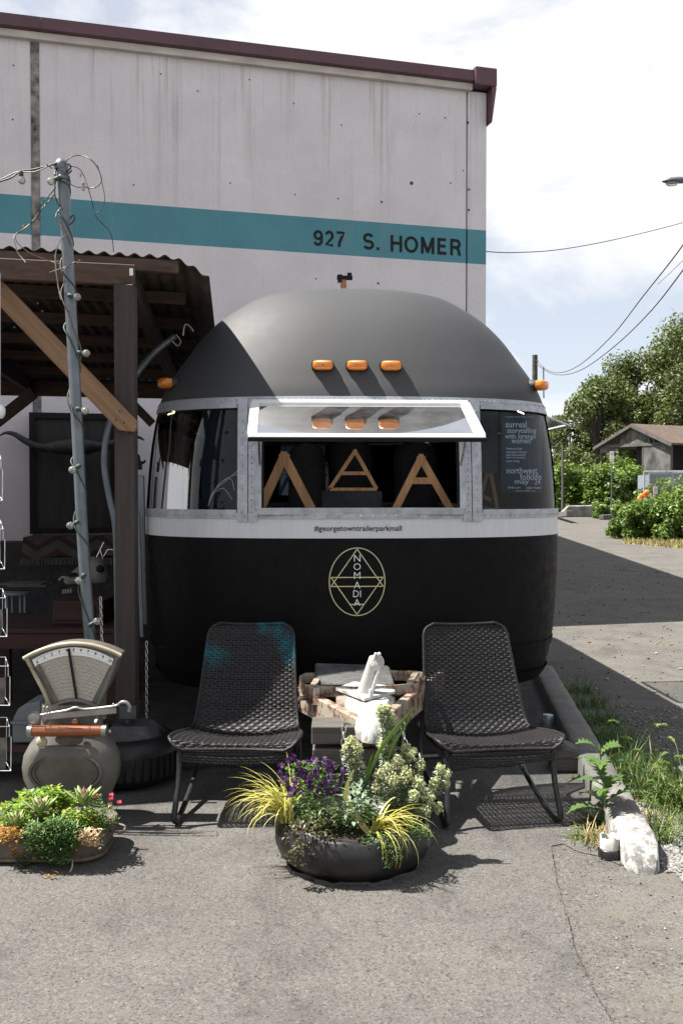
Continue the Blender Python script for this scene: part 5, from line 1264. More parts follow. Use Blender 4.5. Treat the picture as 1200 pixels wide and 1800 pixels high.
spurge('leaning silvery spurge reaching out over the right rim', P(715, 1450, 3.98), [(773, 1352, 3.98, .018), (786, 1362, 3.97, .016), (764, 1378, 3.96, .02), (745, 1395, 3.93, .024), (735, 1380, 3.92, .02), (755, 1405, 3.92, .02), (770, 1420, 3.93, .018), (748, 1425, 3.9, .02), (728, 1400, 3.9, .02), (785, 1378, 3.97, .014)])
# pansies
t = thing('purple_pansies', 'bushy clump of dark purple pansies at the back left of the planter', 'plant', P(545, 1450, 3.95)); mb = MB(); ms = MB()
for i in range(950):
    px = rr.gauss(550, 28); py = rr.uniform(1340, 1450); Y = rr.uniform(3.84, 4.06)
    if abs(px-550) > 62 or (py < 1365 and abs(px-545) > 45): continue
    a = rr.uniform(0, 6.28); leaf1(mb, P(px, py, Y), (math.cos(a), math.sin(a), rr.uniform(-.2, .8)), (0, 0, 1), rr.uniform(.014, .028), rr.uniform(.007, .012))
mb.build('leaves', M['dkgreen'], t)
heads = [(rr.gauss(545, 26), rr.gauss(1362, 18)) for _ in range(16)]+[(495, 1345), (516, 1330), (520, 1352), (505, 1362), (540, 1340), (552, 1335), (538, 1370), (562, 1345), (575, 1352), (580, 1366), (568, 1378), (548, 1360), (515, 1385), (560, 1390), (576, 1392), (598, 1372), (496, 1372), (527, 1362), (585, 1350), (508, 1398), (545, 1376), (492, 1358), (570, 1336), (590, 1386), (530, 1390), (508, 1335)]
for (px, py) in heads:
    c = Vector(P(px, py, 3.86+rr.uniform(-.03, .06))); ms.tube([c, c+Vector((rr.uniform(-.01, .01), .02, -.06))], .0012, 4); fm = MB(); face = Vector((rr.uniform(-.5, .5), -1, rr.uniform(.0, .8))).normalized(); s_ = face.cross(Vector((0, 0, 1))).normalized(); u = s_.cross(face)
    for k in range(6):
        a = R(90+k*68+rr.uniform(-22, 22)); d = (s_*math.cos(a)+u*math.sin(a)+face*rr.uniform(-.5, .6)).normalized(); q = rr.uniform(.009, .017); e = face.cross(d)
        fm.add([c, c+d*q*.6+e*q*.55+face*.003, c+d*q+e*q*.3-face*rr.uniform(0, .004), c+d*q-e*q*.3+face*rr.uniform(0, .004), c+d*q*.6-e*q*.55+face*.003], [(0, 1, 2, 3, 4)], True)
    fm.build('flower', M['purple'], t)
ms.build('stems', M['stem'], t)
def tuft(name, label, cx, cy, rx, ry, n, Y0, Y1, mat, l0, l1, w_, cat='plant', group=None, pmat='leaves', asp=.45):
    t = thing(name, label, cat, P(cx, cy+ry, (Y0+Y1)/2), 0, group); mb = MB()
    for i in range(n):
        a = rr.uniform(0, 6.28); q = rr.random()**.6*(1+.16*math.sin(3*a+cx)+.12*math.sin(7*a+cy)); px = cx+rx*q*math.cos(a); py = cy+ry*q*math.sin(a); ln = rr.uniform(l0, l1); b_ = rr.uniform(0, 6.28)
        leaf1(mb, P(px, py, rr.uniform(Y0, Y1)), (math.cos(b_), math.sin(b_)-.3, rr.uniform(-.3, .8)), (0, 0, 1), ln, ln*asp)
    mb.build(pmat, M[mat], t); return t
tuft('bronze_groundcover', 'dark bronze small leaved plant hanging over the front left rim', 545, 1470, 44, 34, 480, 3.68, 3.86, 'bronze', .012, .024, .01)
tuft('bronze_groundcover', 'dark bronze trailing sprig down the front of the black bowl', 520, 1505, 16, 16, 90, 3.66, 3.70, 'bronze', .012, .022, .01)
tuft('sage_plant', 'matte grey green broad leaved plant in the planter middle', 622, 1418, 32, 34, 120, 3.78, 3.88, 'sage', .03, .05, .015, asp=.36)
tuft('green_filler_plant', 'mid green leafy filler between pansies and spurge', 600, 1440, 60, 28, 520, 3.80, 3.95, 'dkgreen', .014, .028, .01)
tuft('trailing_green', 'small fresh green trailing plant at the front rim centre', 668, 1478, 40, 14, 260, 3.67, 3.74, 'succgreen' if 'succgreen' in M else 'dkgreen', .008, .016, .006)
tuft('trailing_green', 'fresh green trailing sprig hanging down the bowl front right', 687, 1503, 18, 20, 200, 3.655, 3.69, 'dkgreen', .008, .017, .006)
tuft('trailing_green', 'fresh green cushion under the leaning spurge, right rim', 730, 1462, 26, 20, 240, 3.74, 3.86, 'dkgreen', .01, .02, .006)
tuft('undergrowth', 'dark leafy growth behind the yellow grass at the bowl back', 690, 1425, 62, 34, 420, 3.9, 4.06, 'dkgreen', .014, .03, .01)

# ================= SUCCULENT TROUGH =================
M['rusttub'] = simple('rusty enamel', (.045, .032, .026), .7, var=.6, scale=6, bmp=.3, bdist=.004, rust=5, c2=(.12, .098, .085))
M['copper'] = simple('worn copper rim', (.35, .15, .07), .45, .6, var=.4, scale=14)
TX, TY = -1.345, 4.08
tr_ = thing('rusty_trough', 'low rusty enamel tub overflowing with succulents at the lower left', 'planter', (TX, TY, .008))
def rrect(hx, hy, r_, z, n=8):
    o = []
    for cx_, cy_, a0 in ((hx-r_, hy-r_, 0), (-hx+r_, hy-r_, 90), (-hx+r_, -hy+r_, 180), (hx-r_, -hy+r_, 270)):
        for k in range(n+1): a = R(a0+90*k/n); o.append((cx_+r_*math.cos(a), cy_+r_*math.sin(a), z))
    return o
mb = MB(); mb.grid([rrect(.36, .135, .09, 0), rrect(.385, .155, .10, .02), rrect(.40, .165, .11, .10), rrect(.405, .17, .11, .125), rrect(.39, .155, .10, .12), rrect(.38, .14, .1, .09)], True, True); mb.build('tub', M['rusttub'], tr_, True)
mb = MB(); mb.tube([(x, y, z) for x, y, z in rrect(.385, .157, .1, .018)], .008, 6, closed=True); mb.build('base_rim', M['rusttub'], tr_, True)
mb = MB(); q = rrect(.385, .145, .1, .1); mb.add(q, [tuple(range(len(q)))]); mb.build('soil', M['soil'], tr_, True)
mb = MB(); mb.tube(spline([(.40, -.05, .10), (.44, -.07, .10), (.45, -.02, .085), (.445, .03, .09), (.40, .04, .10)], 4), .006, 6); mb.build('handle', M['rusttub'], tr_, True)
M['succgreen'] = leaf('bright succulent green', [(0, (.06, .12, .016)), (.5, (.15, .27, .035)), (.85, (.28, .40, .06)), (1, (.48, .42, .06))], .4, .3)
M['mossgreen'] = leaf('needle stonecrop', [(0, (.025, .06, .018)), (.5, (.06, .14, .035)), (.85, (.15, .27, .08)), (1, (.4, .45, .2))], .4, .25)
M['orangeleaf'] = leaf('orange stonecrop', [(0, (.22, .09, .02)), (.4, (.36, .15, .03)), (.75, (.42, .25, .06)), (1, (.14, .2, .03))], .5, .3)
M['pinkfl'] = leaf('pink flowers', [(0, (.6, .04, .13)), (1, (.85, .18, .28))], .5, .3)
M['rosette'] = leaf('rosette leaf', [(0, (.14, .22, .06)), (.6, (.28, .38, .12)), (.85, (.33, .24, .16)), (1, (.26, .10, .10))], .4, .25)
M['rosepurple'] = leaf('purple rosette leaf', [(0, (.10, .05, .05)), (.5, (.20, .10, .09)), (1, (.3, .24, .14))], .4, .2)
M['palepink'] = leaf('cream and pink leaves', [(0, (.6, .52, .3)), (.5, (.7, .6, .42)), (1, (.65, .35, .25))], .5, .3)
sg = 'succulents in the rusty tub'
tuft('stonecrop', 'bright green stonecrop along the back of the rusty tub', 75, 1418, 66, 30, 1100, 4.0, 4.2, 'succgreen', .016, .03, .01, group=sg, asp=.75)
tuft('stonecrop', 'lime green cluster beside the right rosette', 108, 1402, 24, 14, 240, 4.02, 4.12, 'succgreen', .012, .024, .01, group=sg, asp=.8)
tuft('stonecrop', 'olive green mat at the far left of the tub', 22, 1440, 30, 30, 600, 3.94, 4.1, 'succgreen', .01, .018, .01, group=sg, asp=.7)
tuft('stonecrop', 'green fleshy leaves in the middle of the tub', 135, 1448, 46, 28, 900, 3.9, 4.05, 'succgreen', .014, .026, .01, group=sg, asp=.7)
tuft('needle_stonecrop', 'deep green needle leaved cushion spilling over the tub front', 92, 1476, 50, 40, 2600, 3.83, 3.93, 'mossgreen', .016, .03, .005, group=sg, asp=.22)
tuft('needle_stonecrop', 'small dark green tail trailing from the front left of the tub', 42, 1520, 13, 20, 190, 3.88, 3.92, 'mossgreen', .012, .02, .005, group=sg, asp=.3)
tuft('orange_stonecrop', 'orange flowering mat at the front left of the tub', 16, 1468, 26, 17, 420, 3.84, 3.94, 'orangeleaf', .008, .016, .01, group=sg, asp=.8)
tuft('orange_stonecrop', 'orange sprig hanging on the front left of the tub', 27, 1500, 9, 7, 70, 3.88, 3.9, 'orangeleaf', .008, .014, .01, group=sg, asp=.8)
tuft('orange_stonecrop', 'orange flowers standing behind the right rosette', 158, 1396, 12, 9, 90, 4.08, 4.14, 'orangeleaf', .008, .015, .01, group=sg, asp=.8)
tuft('orange_stonecrop', 'orange flowers between the rosettes in the tub', 108, 1424, 9, 12, 80, 4.0, 4.1, 'orangeleaf', .008, .015, .01, group=sg, asp=.8)
tuft('orange_stonecrop', 'orange patch at the middle right of the tub', 162, 1441, 10, 8, 80, 3.98, 4.05, 'orangeleaf', .008, .015, .01, group=sg, asp=.8)
tuft('orange_stonecrop', 'yellow flowers at the front right of the tub', 132, 1469, 9, 5, 50, 3.9, 3.95, 'goldgrass', .008, .015, .01, group=sg, asp=.9)
tuft('silver_stonecrop', 'grey green mat at the right end of the tub', 178, 1440, 24, 38, 800, 3.92, 4.08, 'dkgreen', .009, .017, .01, group=sg, asp=.6)
tuft('cream_stonecrop', 'cream and pink edged leaves on the front right of the tub', 156, 1472, 28, 16, 320, 3.85, 3.94, 'palepink', .012, .024, .01, group=sg, asp=.6)
tuft('trailing_stonecrop', 'reddish trailing sprig lying on the concrete before the tub', 92, 1542, 18, 9, 90, 3.78, 3.86, 'orangeleaf', .012, .022, .01, group=sg, asp=.35)
mb = MB(); mb.tube(spline([P(128, 1512, 3.9), P(126, 1528, 3.86), P(112, 1545, 3.83), P(100, 1548, 3.82)], 5), .003, 5); tag(mb.build('stonecrop_vine', M['palepink']), 'thin pale stem curling down from the tub front', 'plant')
def rosette(label, px, py, Y, r_, n=16, mat='rosette'):
    t = thing('rosette_succulent', label, 'plant', P(px, py+8, Y), 0, 'large rosettes in the rusty tub'); c = Vector(P(px, py+8, Y)); lm = None
    for i in range(n):
        a = i*2.4; f = i/n; lift = R(84-42*f); d = Vector((math.cos(a)*math.cos(lift), math.sin(a)*math.cos(lift), math.sin(lift))); ln = r_*(.65+.5*f); mb = MB(); s_ = d.cross(Vector((0, 0, 1))).normalized(); nn = s_.cross(d); ro = []
        for (q, wv, th) in ((0, .08, .04), (.3, .13, .05), (.6, .155, .045), (.85, .09, .03), (1.0, .01, .0)):
            cc_ = c+d*ln*q+nn*ln*(-.12*q*q+.0); ro.append([cc_-s_*ln*wv, cc_-nn*ln*th, cc_+s_*ln*wv, cc_+nn*ln*th*.3])
        mb.grid(ro, True, True); mb.build('leaf', M['rosepurple' if (mat == 'rosette' and f < .34 and r_ > .05) else mat], t)
    return t
rosette('large purple tipped rosette left of centre in the tub', 72, 1424, 3.93, .085, 18); rosette('large pale tipped rosette at the back right of the tub', 148, 1408, 3.97, .09, 18); rosette('dark green rosette at the left of the tub', 28, 1444, 3.9, .07, 15); rosette('small wine red rosette low between the others', 64, 1456, 3.86, .035, 12); rosette('small pale rosette at the front right of the tub', 150, 1462, 3.85, .04, 12, 'palepink')
for lb, px, py in (('pink flower nearest the tub beside the right rosette', 170, 1400), ('upper pink flower of the pair right of the tub', 196, 1405), ('lower pink flower of the pair right of the tub', 194, 1417), ('pink flower farthest right above the tub', 210, 1411), ('small dim pink flower above the pair', 196, 1398)):
    t = thing('pink_flower', lb, 'flower', P(px, py+40, 4.12), 0, 'pink flowers at the right of the tub'); c = Vector(P(px, py, 4.1)); mb = MB()
    for k in range(9): a = k*.7; leaf1(mb, c, (math.cos(a), math.sin(a)*.6-.3, .4), (0, -1, .3), .013, .009)
    mb.build('petals', M['pinkfl'], t); MB().tube([c, Vector(P(px-16, py+34, 4.12))], .0014, 4).build('stem', M['stem'], t)

# ================= COMPUTING SCALE =================
M['enamel'] = simple('old grey enamel', (.085, .08, .07), .42, var=.35, scale=4, bmp=.15, c2=(.11, .104, .09), rust=7)
M['rustcream'] = simple('stained cream enamel', (.28, .24, .17), .45, var=.3, scale=5, c2=(.38, .34, .26), bmp=.1, rust=9)
def dial_mat():
    m, t, b, o = nodes('printed dial')
    tcn = t.nodes.new('ShaderNodeTexCoord'); v = t.nodes.new('ShaderNodeVectorMath'); v.operation = 'DISTANCE'; t.links.new(tcn.outputs['Object'], v.inputs[0]); v.inputs[1].default_value = (0, -.06, .40)
    sn = math_(t, 'SINE', math_(t, 'MULTIPLY', v.outputs['Value'], 900)); n = tex(t, 'ShaderNodeTexNoise', 14, Detail=6, Roughness=.7); ck = tex(t, 'ShaderNodeTexNoise', 300, Detail=1)
    col = mix(t, math_(t, 'MULTIPLY', ramp(t, sn, [(.3, 1.0), (.6, 0.0)]), ramp(t, ck.outputs[0], [(.35, 0.0), (.55, .75)])), (.46, .43, .37), (.14, .13, .11))
    col = mix(t, ramp(t, n.outputs[0], [(.62, 0.0), (.68, .9)]), col, (.22, .09, .04)); t.links.new(col, b.inputs['Base Color']); b.inputs['Roughness'].default_value = .3; return m
M['dial'] = dial_mat(); M['mahog'] = wood('varnished red wood', (.24, .07, .026), (.13, .036, .014), 0, 8, .3)
SY = 4.5; SX = P(128, 1300, SY).x
scl = thing('grocer_scale', 'antique fan shaped grocer scale with grey enamel body behind the succulents', 'scale', (SX, SY, .008), R(3))
def SP(px, py, dy=0): p = P(px, py, SY+dy); return Vector(p)
# body: stacked sections
mb = MB(); ro = []
bodyp = [(1430, 68), (1415, 70), (1400, 68), (1385, 74), (1365, 83), (1345, 86), (1325, 83), (1305, 72), (1290, 60), (1278, 54), (1262, 54), (1245, 52), (1235, 52)]
for (py, hwp) in bodyp:
    c = P(127, py, SY); hw = hwp/F*SY; hd = min(.12, hw*.8) if py > 1290 else .06
    ro.append([(c.x+hw*math.copysign(abs(math.cos(a))**.7, math.cos(a)), SY+hd*math.copysign(abs(math.sin(a))**.8, math.sin(a)), max(.008, c.z)) for a in np.linspace(0, 2*math.pi, 40, endpoint=False)])
mb.grid(ro, True, True); mb.build('body', M['enamel'], scl)
ov = [Vector((P(127, 1345, SY).x+.158*math.cos(a), SY-.110-.012*math.sin(a)**2*0, P(127, 1347, SY).z+.088*math.sin(a))) for a in np.linspace(0, 2*math.pi, 48, endpoint=False)]
mb = MB(); mb.tube(ov, .008, 6, closed=True)
ov2 = [P(127, 1347, SY).lerp(p, .88)+Vector((0, 0, 0)) for p in ov]; ov2 = [Vector((p.x, SY-.113, p.z)) for p in ov2]; mb.tube(ov2, .004, 6, closed=True); mb.build('panel_moulding', M['enamel'], scl)
mb = MB(); mb.add([Vector((p.x, SY-.108, p.z)) for p in ov], [tuple(range(48))[::-1]]); mb.build('oval_panel', M['enamel'], scl)
# fan head
cxp = 127
def arc(pa, pb, bulge, n=14): return [(pa[0]+(pb[0]-pa[0])*i/n, pa[1]+(pb[1]-pa[1])*i/n-bulge*4*(i/n)*(1-i/n)) for i in range(n+1)]
outl = arc((42, 1155), (213, 1150), 24, 18)+[(203, 1175), (190, 1205), (180, 1222), (178, 1250), (76, 1250), (80, 1235), (72, 1210), (56, 1180)]
mb = MB(); mb.prism([SP(x, y, -.03) for x, y in outl][::-1], (0, .10, 0)); mb.build('fan_housing', M['enamel'], scl, bevel=.006, seg=2)
top = arc((42, 1155), (213, 1150), 24, 20); mb = MB(); mb.tube([SP(x, y+3, -.035) for x, y in top], .010, 8); mb.build('rim', M['rustcream'], scl)
for e in (((42, 1155), (56, 1182), (72, 1212), (84, 1240)), ((213, 1150), (203, 1175), (190, 1207), (176, 1240))):
    mb = MB(); mb.tube([SP(x+(5 if x < 127 else -5), y+2, -.033) for x, y in e], .010, 8); mb.build('rim', M['rustcream'] if e[0][0] < 100 else M['enamel'], scl)
d1 = arc((57, 1160), (200, 1158), 21, 18); d2 = arc((160, 1237), (104, 1236), 7, 8)
mb = MB(); mb.add([SP(x, y, -.034) for x, y in d1+d2], [tuple(range(len(d1+d2)))[::-1]]); mb.build('dial', M['dial'], scl)
d3 = arc((57, 1160), (200, 1158), 21, 18); d4 = arc((196, 1170), (62, 1172), 19, 18)
mb = MB(); mb.add([SP(x, y, -.036) for x, y in d3+d4], [tuple(range(len(d3+d4)))[::-1]]); mb.build('number_strip', M['whitepaint'], scl)
pts = arc((66, 1164), (194, 1162), 20.5, 10)
for i, (x, y) in enumerate(pts):
    v, f = text_mesh(str(i), 1, .02); c = SP(x, y, -.038); a = R((5-i)*3.4); k = .017
    xs = [p[0] for p in v]; m_ = (min(xs)+max(xs))/2
    mb = MB(); mb.add([(c.x+((p[0]-m_)*math.cos(a)-p[1]*math.sin(a))*k, c.y, c.z+((p[0]-m_)*math.sin(a)+p[1]*math.cos(a))*k) for p in v], f); mb.build('numeral', M['blackpaint'], scl)
mb = MB()
for i in range(51):
    f_ = i/50; x = 66+128*f_; y = 1164-2*f_-20.5*4*f_*(1-f_)-6; c = SP(x, y, -.0375); mb.box(c, (.0012, .001, .006 if i % 5 == 0 else .003))
tag(mb.build('tick_marks', M['blackpaint'], scl), kind='stuff')
fp = MB()
for j in range(13):
    for i in range(60):
        fx = -1+2*(i+.5)/60; ry = j/13; xc = 129; wj = (66-26*ry); x = xc+fx*wj+(1 if j % 2 else 0)*.4; y = 1158+ry*74-19*(1-fx*fx)*(1-ry*.6)
        if rr.random() < .12: continue
        fp.box(SP(x, y+2, -.0375), (.0022, .0008, .0013))
tag(fp.build('price_print', M['rusttub'], scl), kind='stuff')
mb = MB(); mb.bar(SP(121, 1140, -.045), SP(136, 1234, -.045), .011, .004, (0, 1, 0)); mb.build('pointer', M['black'], scl)
mb = MB(); mb.bar(SP(67, 1168, -.045), SP(100, 1234, -.045), .012, .006, (0, 1, 0)); mb.build('side_bar', M['rusttub'], scl)
mb = MB(); mb.tube([SP(x, y, -.04) for x, y in arc((90, 1245), (172, 1245), 14, 12)], .012, 6); mb.build('lower_moulding', M['enamel'], scl)
# beam with hook
M['steel'] = simple('worn steel', (.28, .27, .26), .38, .6, var=.25, scale=12)
mb = MB(); mb.bar(SP(60, 1262, -.10), SP(205, 1249, -.10), .012, .026, (0, 0, 1)) ; mb.build('beam', M['steel'], scl, bevel=.002)
mb = MB(); mb.tube(spline([SP(70, 1258, -.10), SP(88, 1254, -.10), SP(118, 1249, -.10), (SP(133, 1244, -.10)), SP(150, 1247, -.10), SP(190, 1243, -.10), SP(206, 1240, -.10), SP(213, 1235, -.10), SP(222, 1235, -.10), SP(228, 1242, -.10), SP(227, 1251, -.10)], 5), [.007]*36+[.009]*15, 8); mb.build('poise_rod', M['steel'], scl)
mb = MB(); mb.lathe(SP(61, 1262, -.11), [(.001, -.015), (.022, -.015), (.028, -.008), (.028, .008), (.022, .015), (.001, .015)], 14, Matrix.Rotation(R(90), 3, 'X')); mb.build('beam_knob', M['steel'], scl, bevel=.002)
for px, py in ((78, 1243), (84, 1244), (200, 1238)):
    mb = MB(); mb.cyl(SP(px, py+14, -.10), SP(px, py, -.10), .003, 6); mb.ball(SP(px, py, -.10), .0055, 8, 5); mb.build('screw', M['steel'], scl)
mb = MB(); mb.lathe(SP(132, 1270, -.09), [(.001, -.01), (.012, -.01), (.016, 0), (.008, .012), (.001, .014)], 12); mb.build('brass_nut', M['copper'], scl)
mb = MB(); mb.cyl(SP(55, 1285, -.14), SP(183, 1285, -.14), .0245, 20); mb.build('wooden_roller', M['mahog'], scl)
for px in (54, 184): mb = MB(); mb.cyl(SP(px-4, 1285, -.14), SP(px+4, 1285, -.14), .0275, 18); mb.build('roller_cap', M['steel'], scl, bevel=.003)
mb = MB(); mb.ball(SP(193, 1286, -.14), .009, 10, 6); mb.build('roller_knob', M['steel'], scl)
mb = MB(); mb.bar(SP(78, 1272, -.12), SP(86, 1262, -.09), .01, .02); mb.bar(SP(168, 1274, -.12), SP(172, 1262, -.09), .01, .02); mb.build('roller_arm', M['steel'], scl)
mb = MB(); mb.lathe(SP(122, 1300, -.115), [(.001, -.003), (.062, -.002), (.062, .002), (.001, .003)], 24, Matrix.Rotation(R(90), 3, 'X'), 1, .45); mb.build('maker_plate', M['rusttub'], scl)
mb = MB(); mb.lathe(SP(74, 1304, -.10), [(.001, -.003), (.026, -.002), (.026, .002), (.001, .003)], 16, Matrix.Rotation(R(90), 3, 'X')); mb.build('round_badge', M['rustcream'], scl)

# ================= LIGHT POLE + FESTOON =================
lp = thing('festoon_pole', 'leaning galvanised steel pole wrapped with a bulb string left of the trailer', 'pole', PG(168, 1330, 0) if False else (P(160, 1160, 4.8).x+.01, 4.8, .008))
pt_top = P(110, 290, 4.78); pt_bot = P(163, 1160, 4.8); pt_gr = Vector(pt_bot)+(Vector(pt_bot)-Vector(pt_top))*.36; pt_gr.z = .008
pp = [pt_top, P(121, 470, 4.79), P(136, 750, 4.8), P(150, 1010, 4.8), pt_gr]
MB().tube(spline(pp, 6), .0275, 14).build('shaft', M['galv'], lp)
mb = MB(); mb.lathe(P(108, 290, 4.78), [(.031, -.02), (.034, -.005), (.03, .012), (.018, .026), (.001, .031)], 14); mb.build('cap', M['galv'], lp)
mb = MB(); mb.lathe(P(111, 313, 4.78), [(.030, -.01), (.034, -.01), (.034, .01), (.030, .01)], 14); mb.build('clamp', M['galv'], lp)
fs = thing('festoon_string', 'green cable with clear globe bulbs wound around the leaning pole', 'string lights', P(110, 300, 4.75))
ppx = spline(pp, 40); cab = []
nturn = 9.5
for i, p in enumerate(ppx):
    f = i/(len(ppx)-1)
    if f > .86: break
    a = f*nturn*2*math.pi+1.2; r2 = .033+.006*math.sin(f*60)
    cab.append(Vector(p)+Vector((math.cos(a)*r2, math.sin(a)*r2, .012*math.sin(f*90))))
MB().tube(cab, .0042, 6).build('cable', M['cablegreen'], fs)
cab2 = []
for i, p in enumerate(ppx):
    f = i/(len(ppx)-1)
    if f > .5: break
    a = f*6.5*2*math.pi+3.6; cab2.append(Vector(p)+Vector((math.cos(a)*(.034+.012*math.sin(f*50)), math.sin(a)*.036, 0)))
MB().tube(cab2, .003, 5).build('second_cable', M['brownwire'], fs)
def bulb(px, py, sx_, sy_, Y=4.74, lab=None):
    c = Vector(P(px, py, Y)); s_ = Vector(P(sx_, sy_, Y)); d = (s_-c).normalized(); k = .0185
    rot = d.to_track_quat('Z', 'Y').to_matrix()
    sk = MB(); sk.lathe(c, [(.0085, k*1.0), (.0105, k*1.1), (.0115, k*2.1), (.007, k*2.5), (.001, k*2.55)], 10, rot); so_ = sk.build('socket', M['cablegreen'], fs)
    gb = MB(); gb.lathe(c, [(.0005, -k)]+[(k*math.sin(t), -k*math.cos(t)) for t in np.linspace(.25, 2.6, 9)]+[(.008, k*1.0)], 14, rot); gb.build('bulb', M['bulbglass'], so_)
    fm = MB(); fm.tube([c+d*k*.9, c+d*k*.2], .0022, 5); fm.build('filament', M['palewire'], so_)
for b_ in ((39, 317, 37, 300), (90, 319, 100, 314), (136, 522, 126, 520), (152, 621, 140, 620), (150, 722, 138, 719), (128, 826, 138, 820), (124, 924, 136, 918), (139, 1021, 147, 1012), (171, 1092, 160, 1098)): bulb(*b_)
def wire(label, pts, r_, mat, Y=4.76, n=6, jit=2.2, nm='loose_wire', parent=None):
    q = spline([P(x+random.uniform(-jit, jit)*.3, y+random.uniform(-jit, jit)*.3, Y+(random.uniform(-.02, .02))) for x, y in pts], n)
    mb = MB(); mb.tube(q, r_, 5); o = mb.build(nm, M[mat], parent)
    if parent is None: tag(o, label, 'wire', 'loose wires hanging from the leaning pole')
    return o
wire('', [(-20, 327), (0, 319), (20, 312), (37, 301), (55, 299), (80, 293), (100, 287)], .0042, 'cablegreen', parent=fs, nm='cable'); wire('', [(-20, 322), (0, 316), (30, 303), (60, 302), (78, 296), (92, 290), (106, 294)], .003, 'brownwire', parent=fs, nm='cable')
wire('big loop of brown wire above the pole top curling right', [(112, 288), (125, 276), (142, 273), (160, 281), (174, 298), (179, 318), (170, 328), (158, 330), (146, 327)], .0028, 'brownwire')
wire('outer hanging loop of wire right of the pole top', [(172, 290), (177, 310), (181, 330), (184, 350), (180, 366), (168, 376)], .0022, 'brownwire')
wire('long thin wire falling from the pole top toward the canopy edge', [(120, 292), (135, 295), (146, 305), (155, 330), (163, 358), (168, 378), (180, 393), (192, 405), (198, 420), (200, 443)], .002, 'cable')
wire('short wire from the clamp to the dangling connector', [(118, 315), (127, 325), (140, 330), (150, 322)], .002, 'brownwire')
wire('tangled stub of wire at the left of the pole top', [(78, 284), (84, 290), (92, 296)], .0022, 'cable')
wire('brown twisted wire running down left from the pole', [(96, 342), (88, 352), (75, 366), (66, 380), (55, 392), (40, 404), (30, 410)], .0035, 'brownwire')
wire('dark wire beside the brown one running down left', [(98, 330), (85, 345), (72, 360), (68, 378), (52, 394), (28, 412)], .0025, 'cable')
wire('pale wire end dangling at the lower left', [(30, 410), (25, 418), (28, 430), (32, 444), (40, 455), (46, 461)], .0025, 'palewire')
wire('long drooping wire returning to the pole from the lower left', [(28, 412), (30, 425), (45, 440), (65, 450), (90, 460), (108, 465)], .0022, 'brownwire')
wire('curved dark cable hugging the pole top left side', [(100, 312), (97, 325), (97, 345), (104, 362), (108, 368)], .003, 'cable')
wire('pale peeling wire down the left of the pole', [(120, 400), (118, 410), (105, 425), (98, 445), (98, 470), (102, 500), (108, 527)], .003, 'palewire')
wire('thorny wire sticking out right of the pole', [(108, 480), (118, 470), (130, 462), (142, 458)], .0025, 'brownwire')
wire('short kinked wire across the pole below the roof edge', [(88, 478), (100, 474), (112, 470), (126, 468)], .0022, 'palewire')
wire('dark cable crossing the pole at the stripe', [(122, 390), (128, 378), (132, 386), (120, 398)], .003, 'cable')
wire('', [(104, 292), (100, 300), (112, 304), (124, 296), (120, 288), (106, 288), (102, 298), (118, 306), (126, 300)], .004, 'cable', parent=fs, nm='knot')
mb = MB(); c = P(147, 330, 4.76); mb.box(c, (.012, .01, .03)); mb.box(Vector(c)+Vector((0, 0, .02)), (.018, .012, .01)); tag(mb.build('connector', M['palewire'], bevel=.002), 'small pale connector dangling on the wire right of the pole', 'connector')
mb = MB()
for (x, y) in ((142, 309), (42, 398)): leaf1(mb, P(x, y-6, 4.76), (0, -.2, -1), (0, 1, 0), .03, .014)
tag(mb.build('dead_leaf', simple('dead leaf', (.16, .035, .02), .8)), 'dry red brown leaves caught on the loose wires', 'leaf')
# thin wire along the roof edge
# ================= THINGS UNDER THE CANOPY =================
def wallY(px):
    t_ = wall_x(px); return CY+t_*WU.y
M['doorpanel'] = simple('black stained panel', (.02, .018, .018), .7, var=.5, scale=3, mscale=(4, 4, .5))
def wallbox(name, label, cat, x0, x1, y0, y1, d, mat, gap=.02):
    a = wall_x(x0); b_ = wall_x(x1); z0 = wall_pt(x0, y1)[1]; z1 = wall_pt(x0, y0)[1]; t = thing(name, label, cat, (CX+WU.x*a, CY+WU.y*a-.02, max(0, z0)), WANG)
    o = MB().box(((b_-a)/2, -d/2-gap, (z1-z0)/2), (b_-a, d, z1-z0)); o.build('panel', mat, t, True, bevel=.006); return t, (b_-a), (z1-z0)
t, w_, h_ = wallbox('dark_shutter', 'tall black framed panel hung on the pale wall under the canopy', 'panel', 54, 205, 726, 938, .05, M['doorpanel'])
for (x0, x1, z0, z1) in ((0, w_, h_-.06, h_), (0, w_, 0, .06), (0, .06, .06, h_-.06), (w_-.06, w_, .06, h_-.06)):
    MB().box(((x0+x1)/2, -.09, (z0+z1)/2), (x1-x0, .03, z1-z0)).build('frame_rail', M['black'], t, True)
M['horn'] = simple('dark horn', (.012, .011, .011), .5, var=.5, scale=4)
hY = wallY(120)-.25
hn = thing('longhorn_mount', 'wide dark longhorn horns mounted on the wall under the canopy', 'horns', P(128, 785, hY))
MB().lathe(P(128, 785, hY), [(.001, -.3), (.05, -.28), (.08, -.15), (.09, 0), (.08, .15), (.05, .28), (.001, .3)], 12, Matrix.Rotation(R(90), 3, 'Y')).build('boss', M['horn'], hn)
for pts in ([(102, 787), (70, 785), (45, 775), (25, 763), (10, 761), (0, 766)], [(150, 787), (185, 783), (210, 776), (232, 768), (245, 769), (254, 774)]):
    q = spline([P(x, y, hY) for x, y in pts], 5); n = len(q); MB().tube(q, [.05*(1-i/n)+.004 for i in range(n)], 8).build('horn', M['horn'], hn)
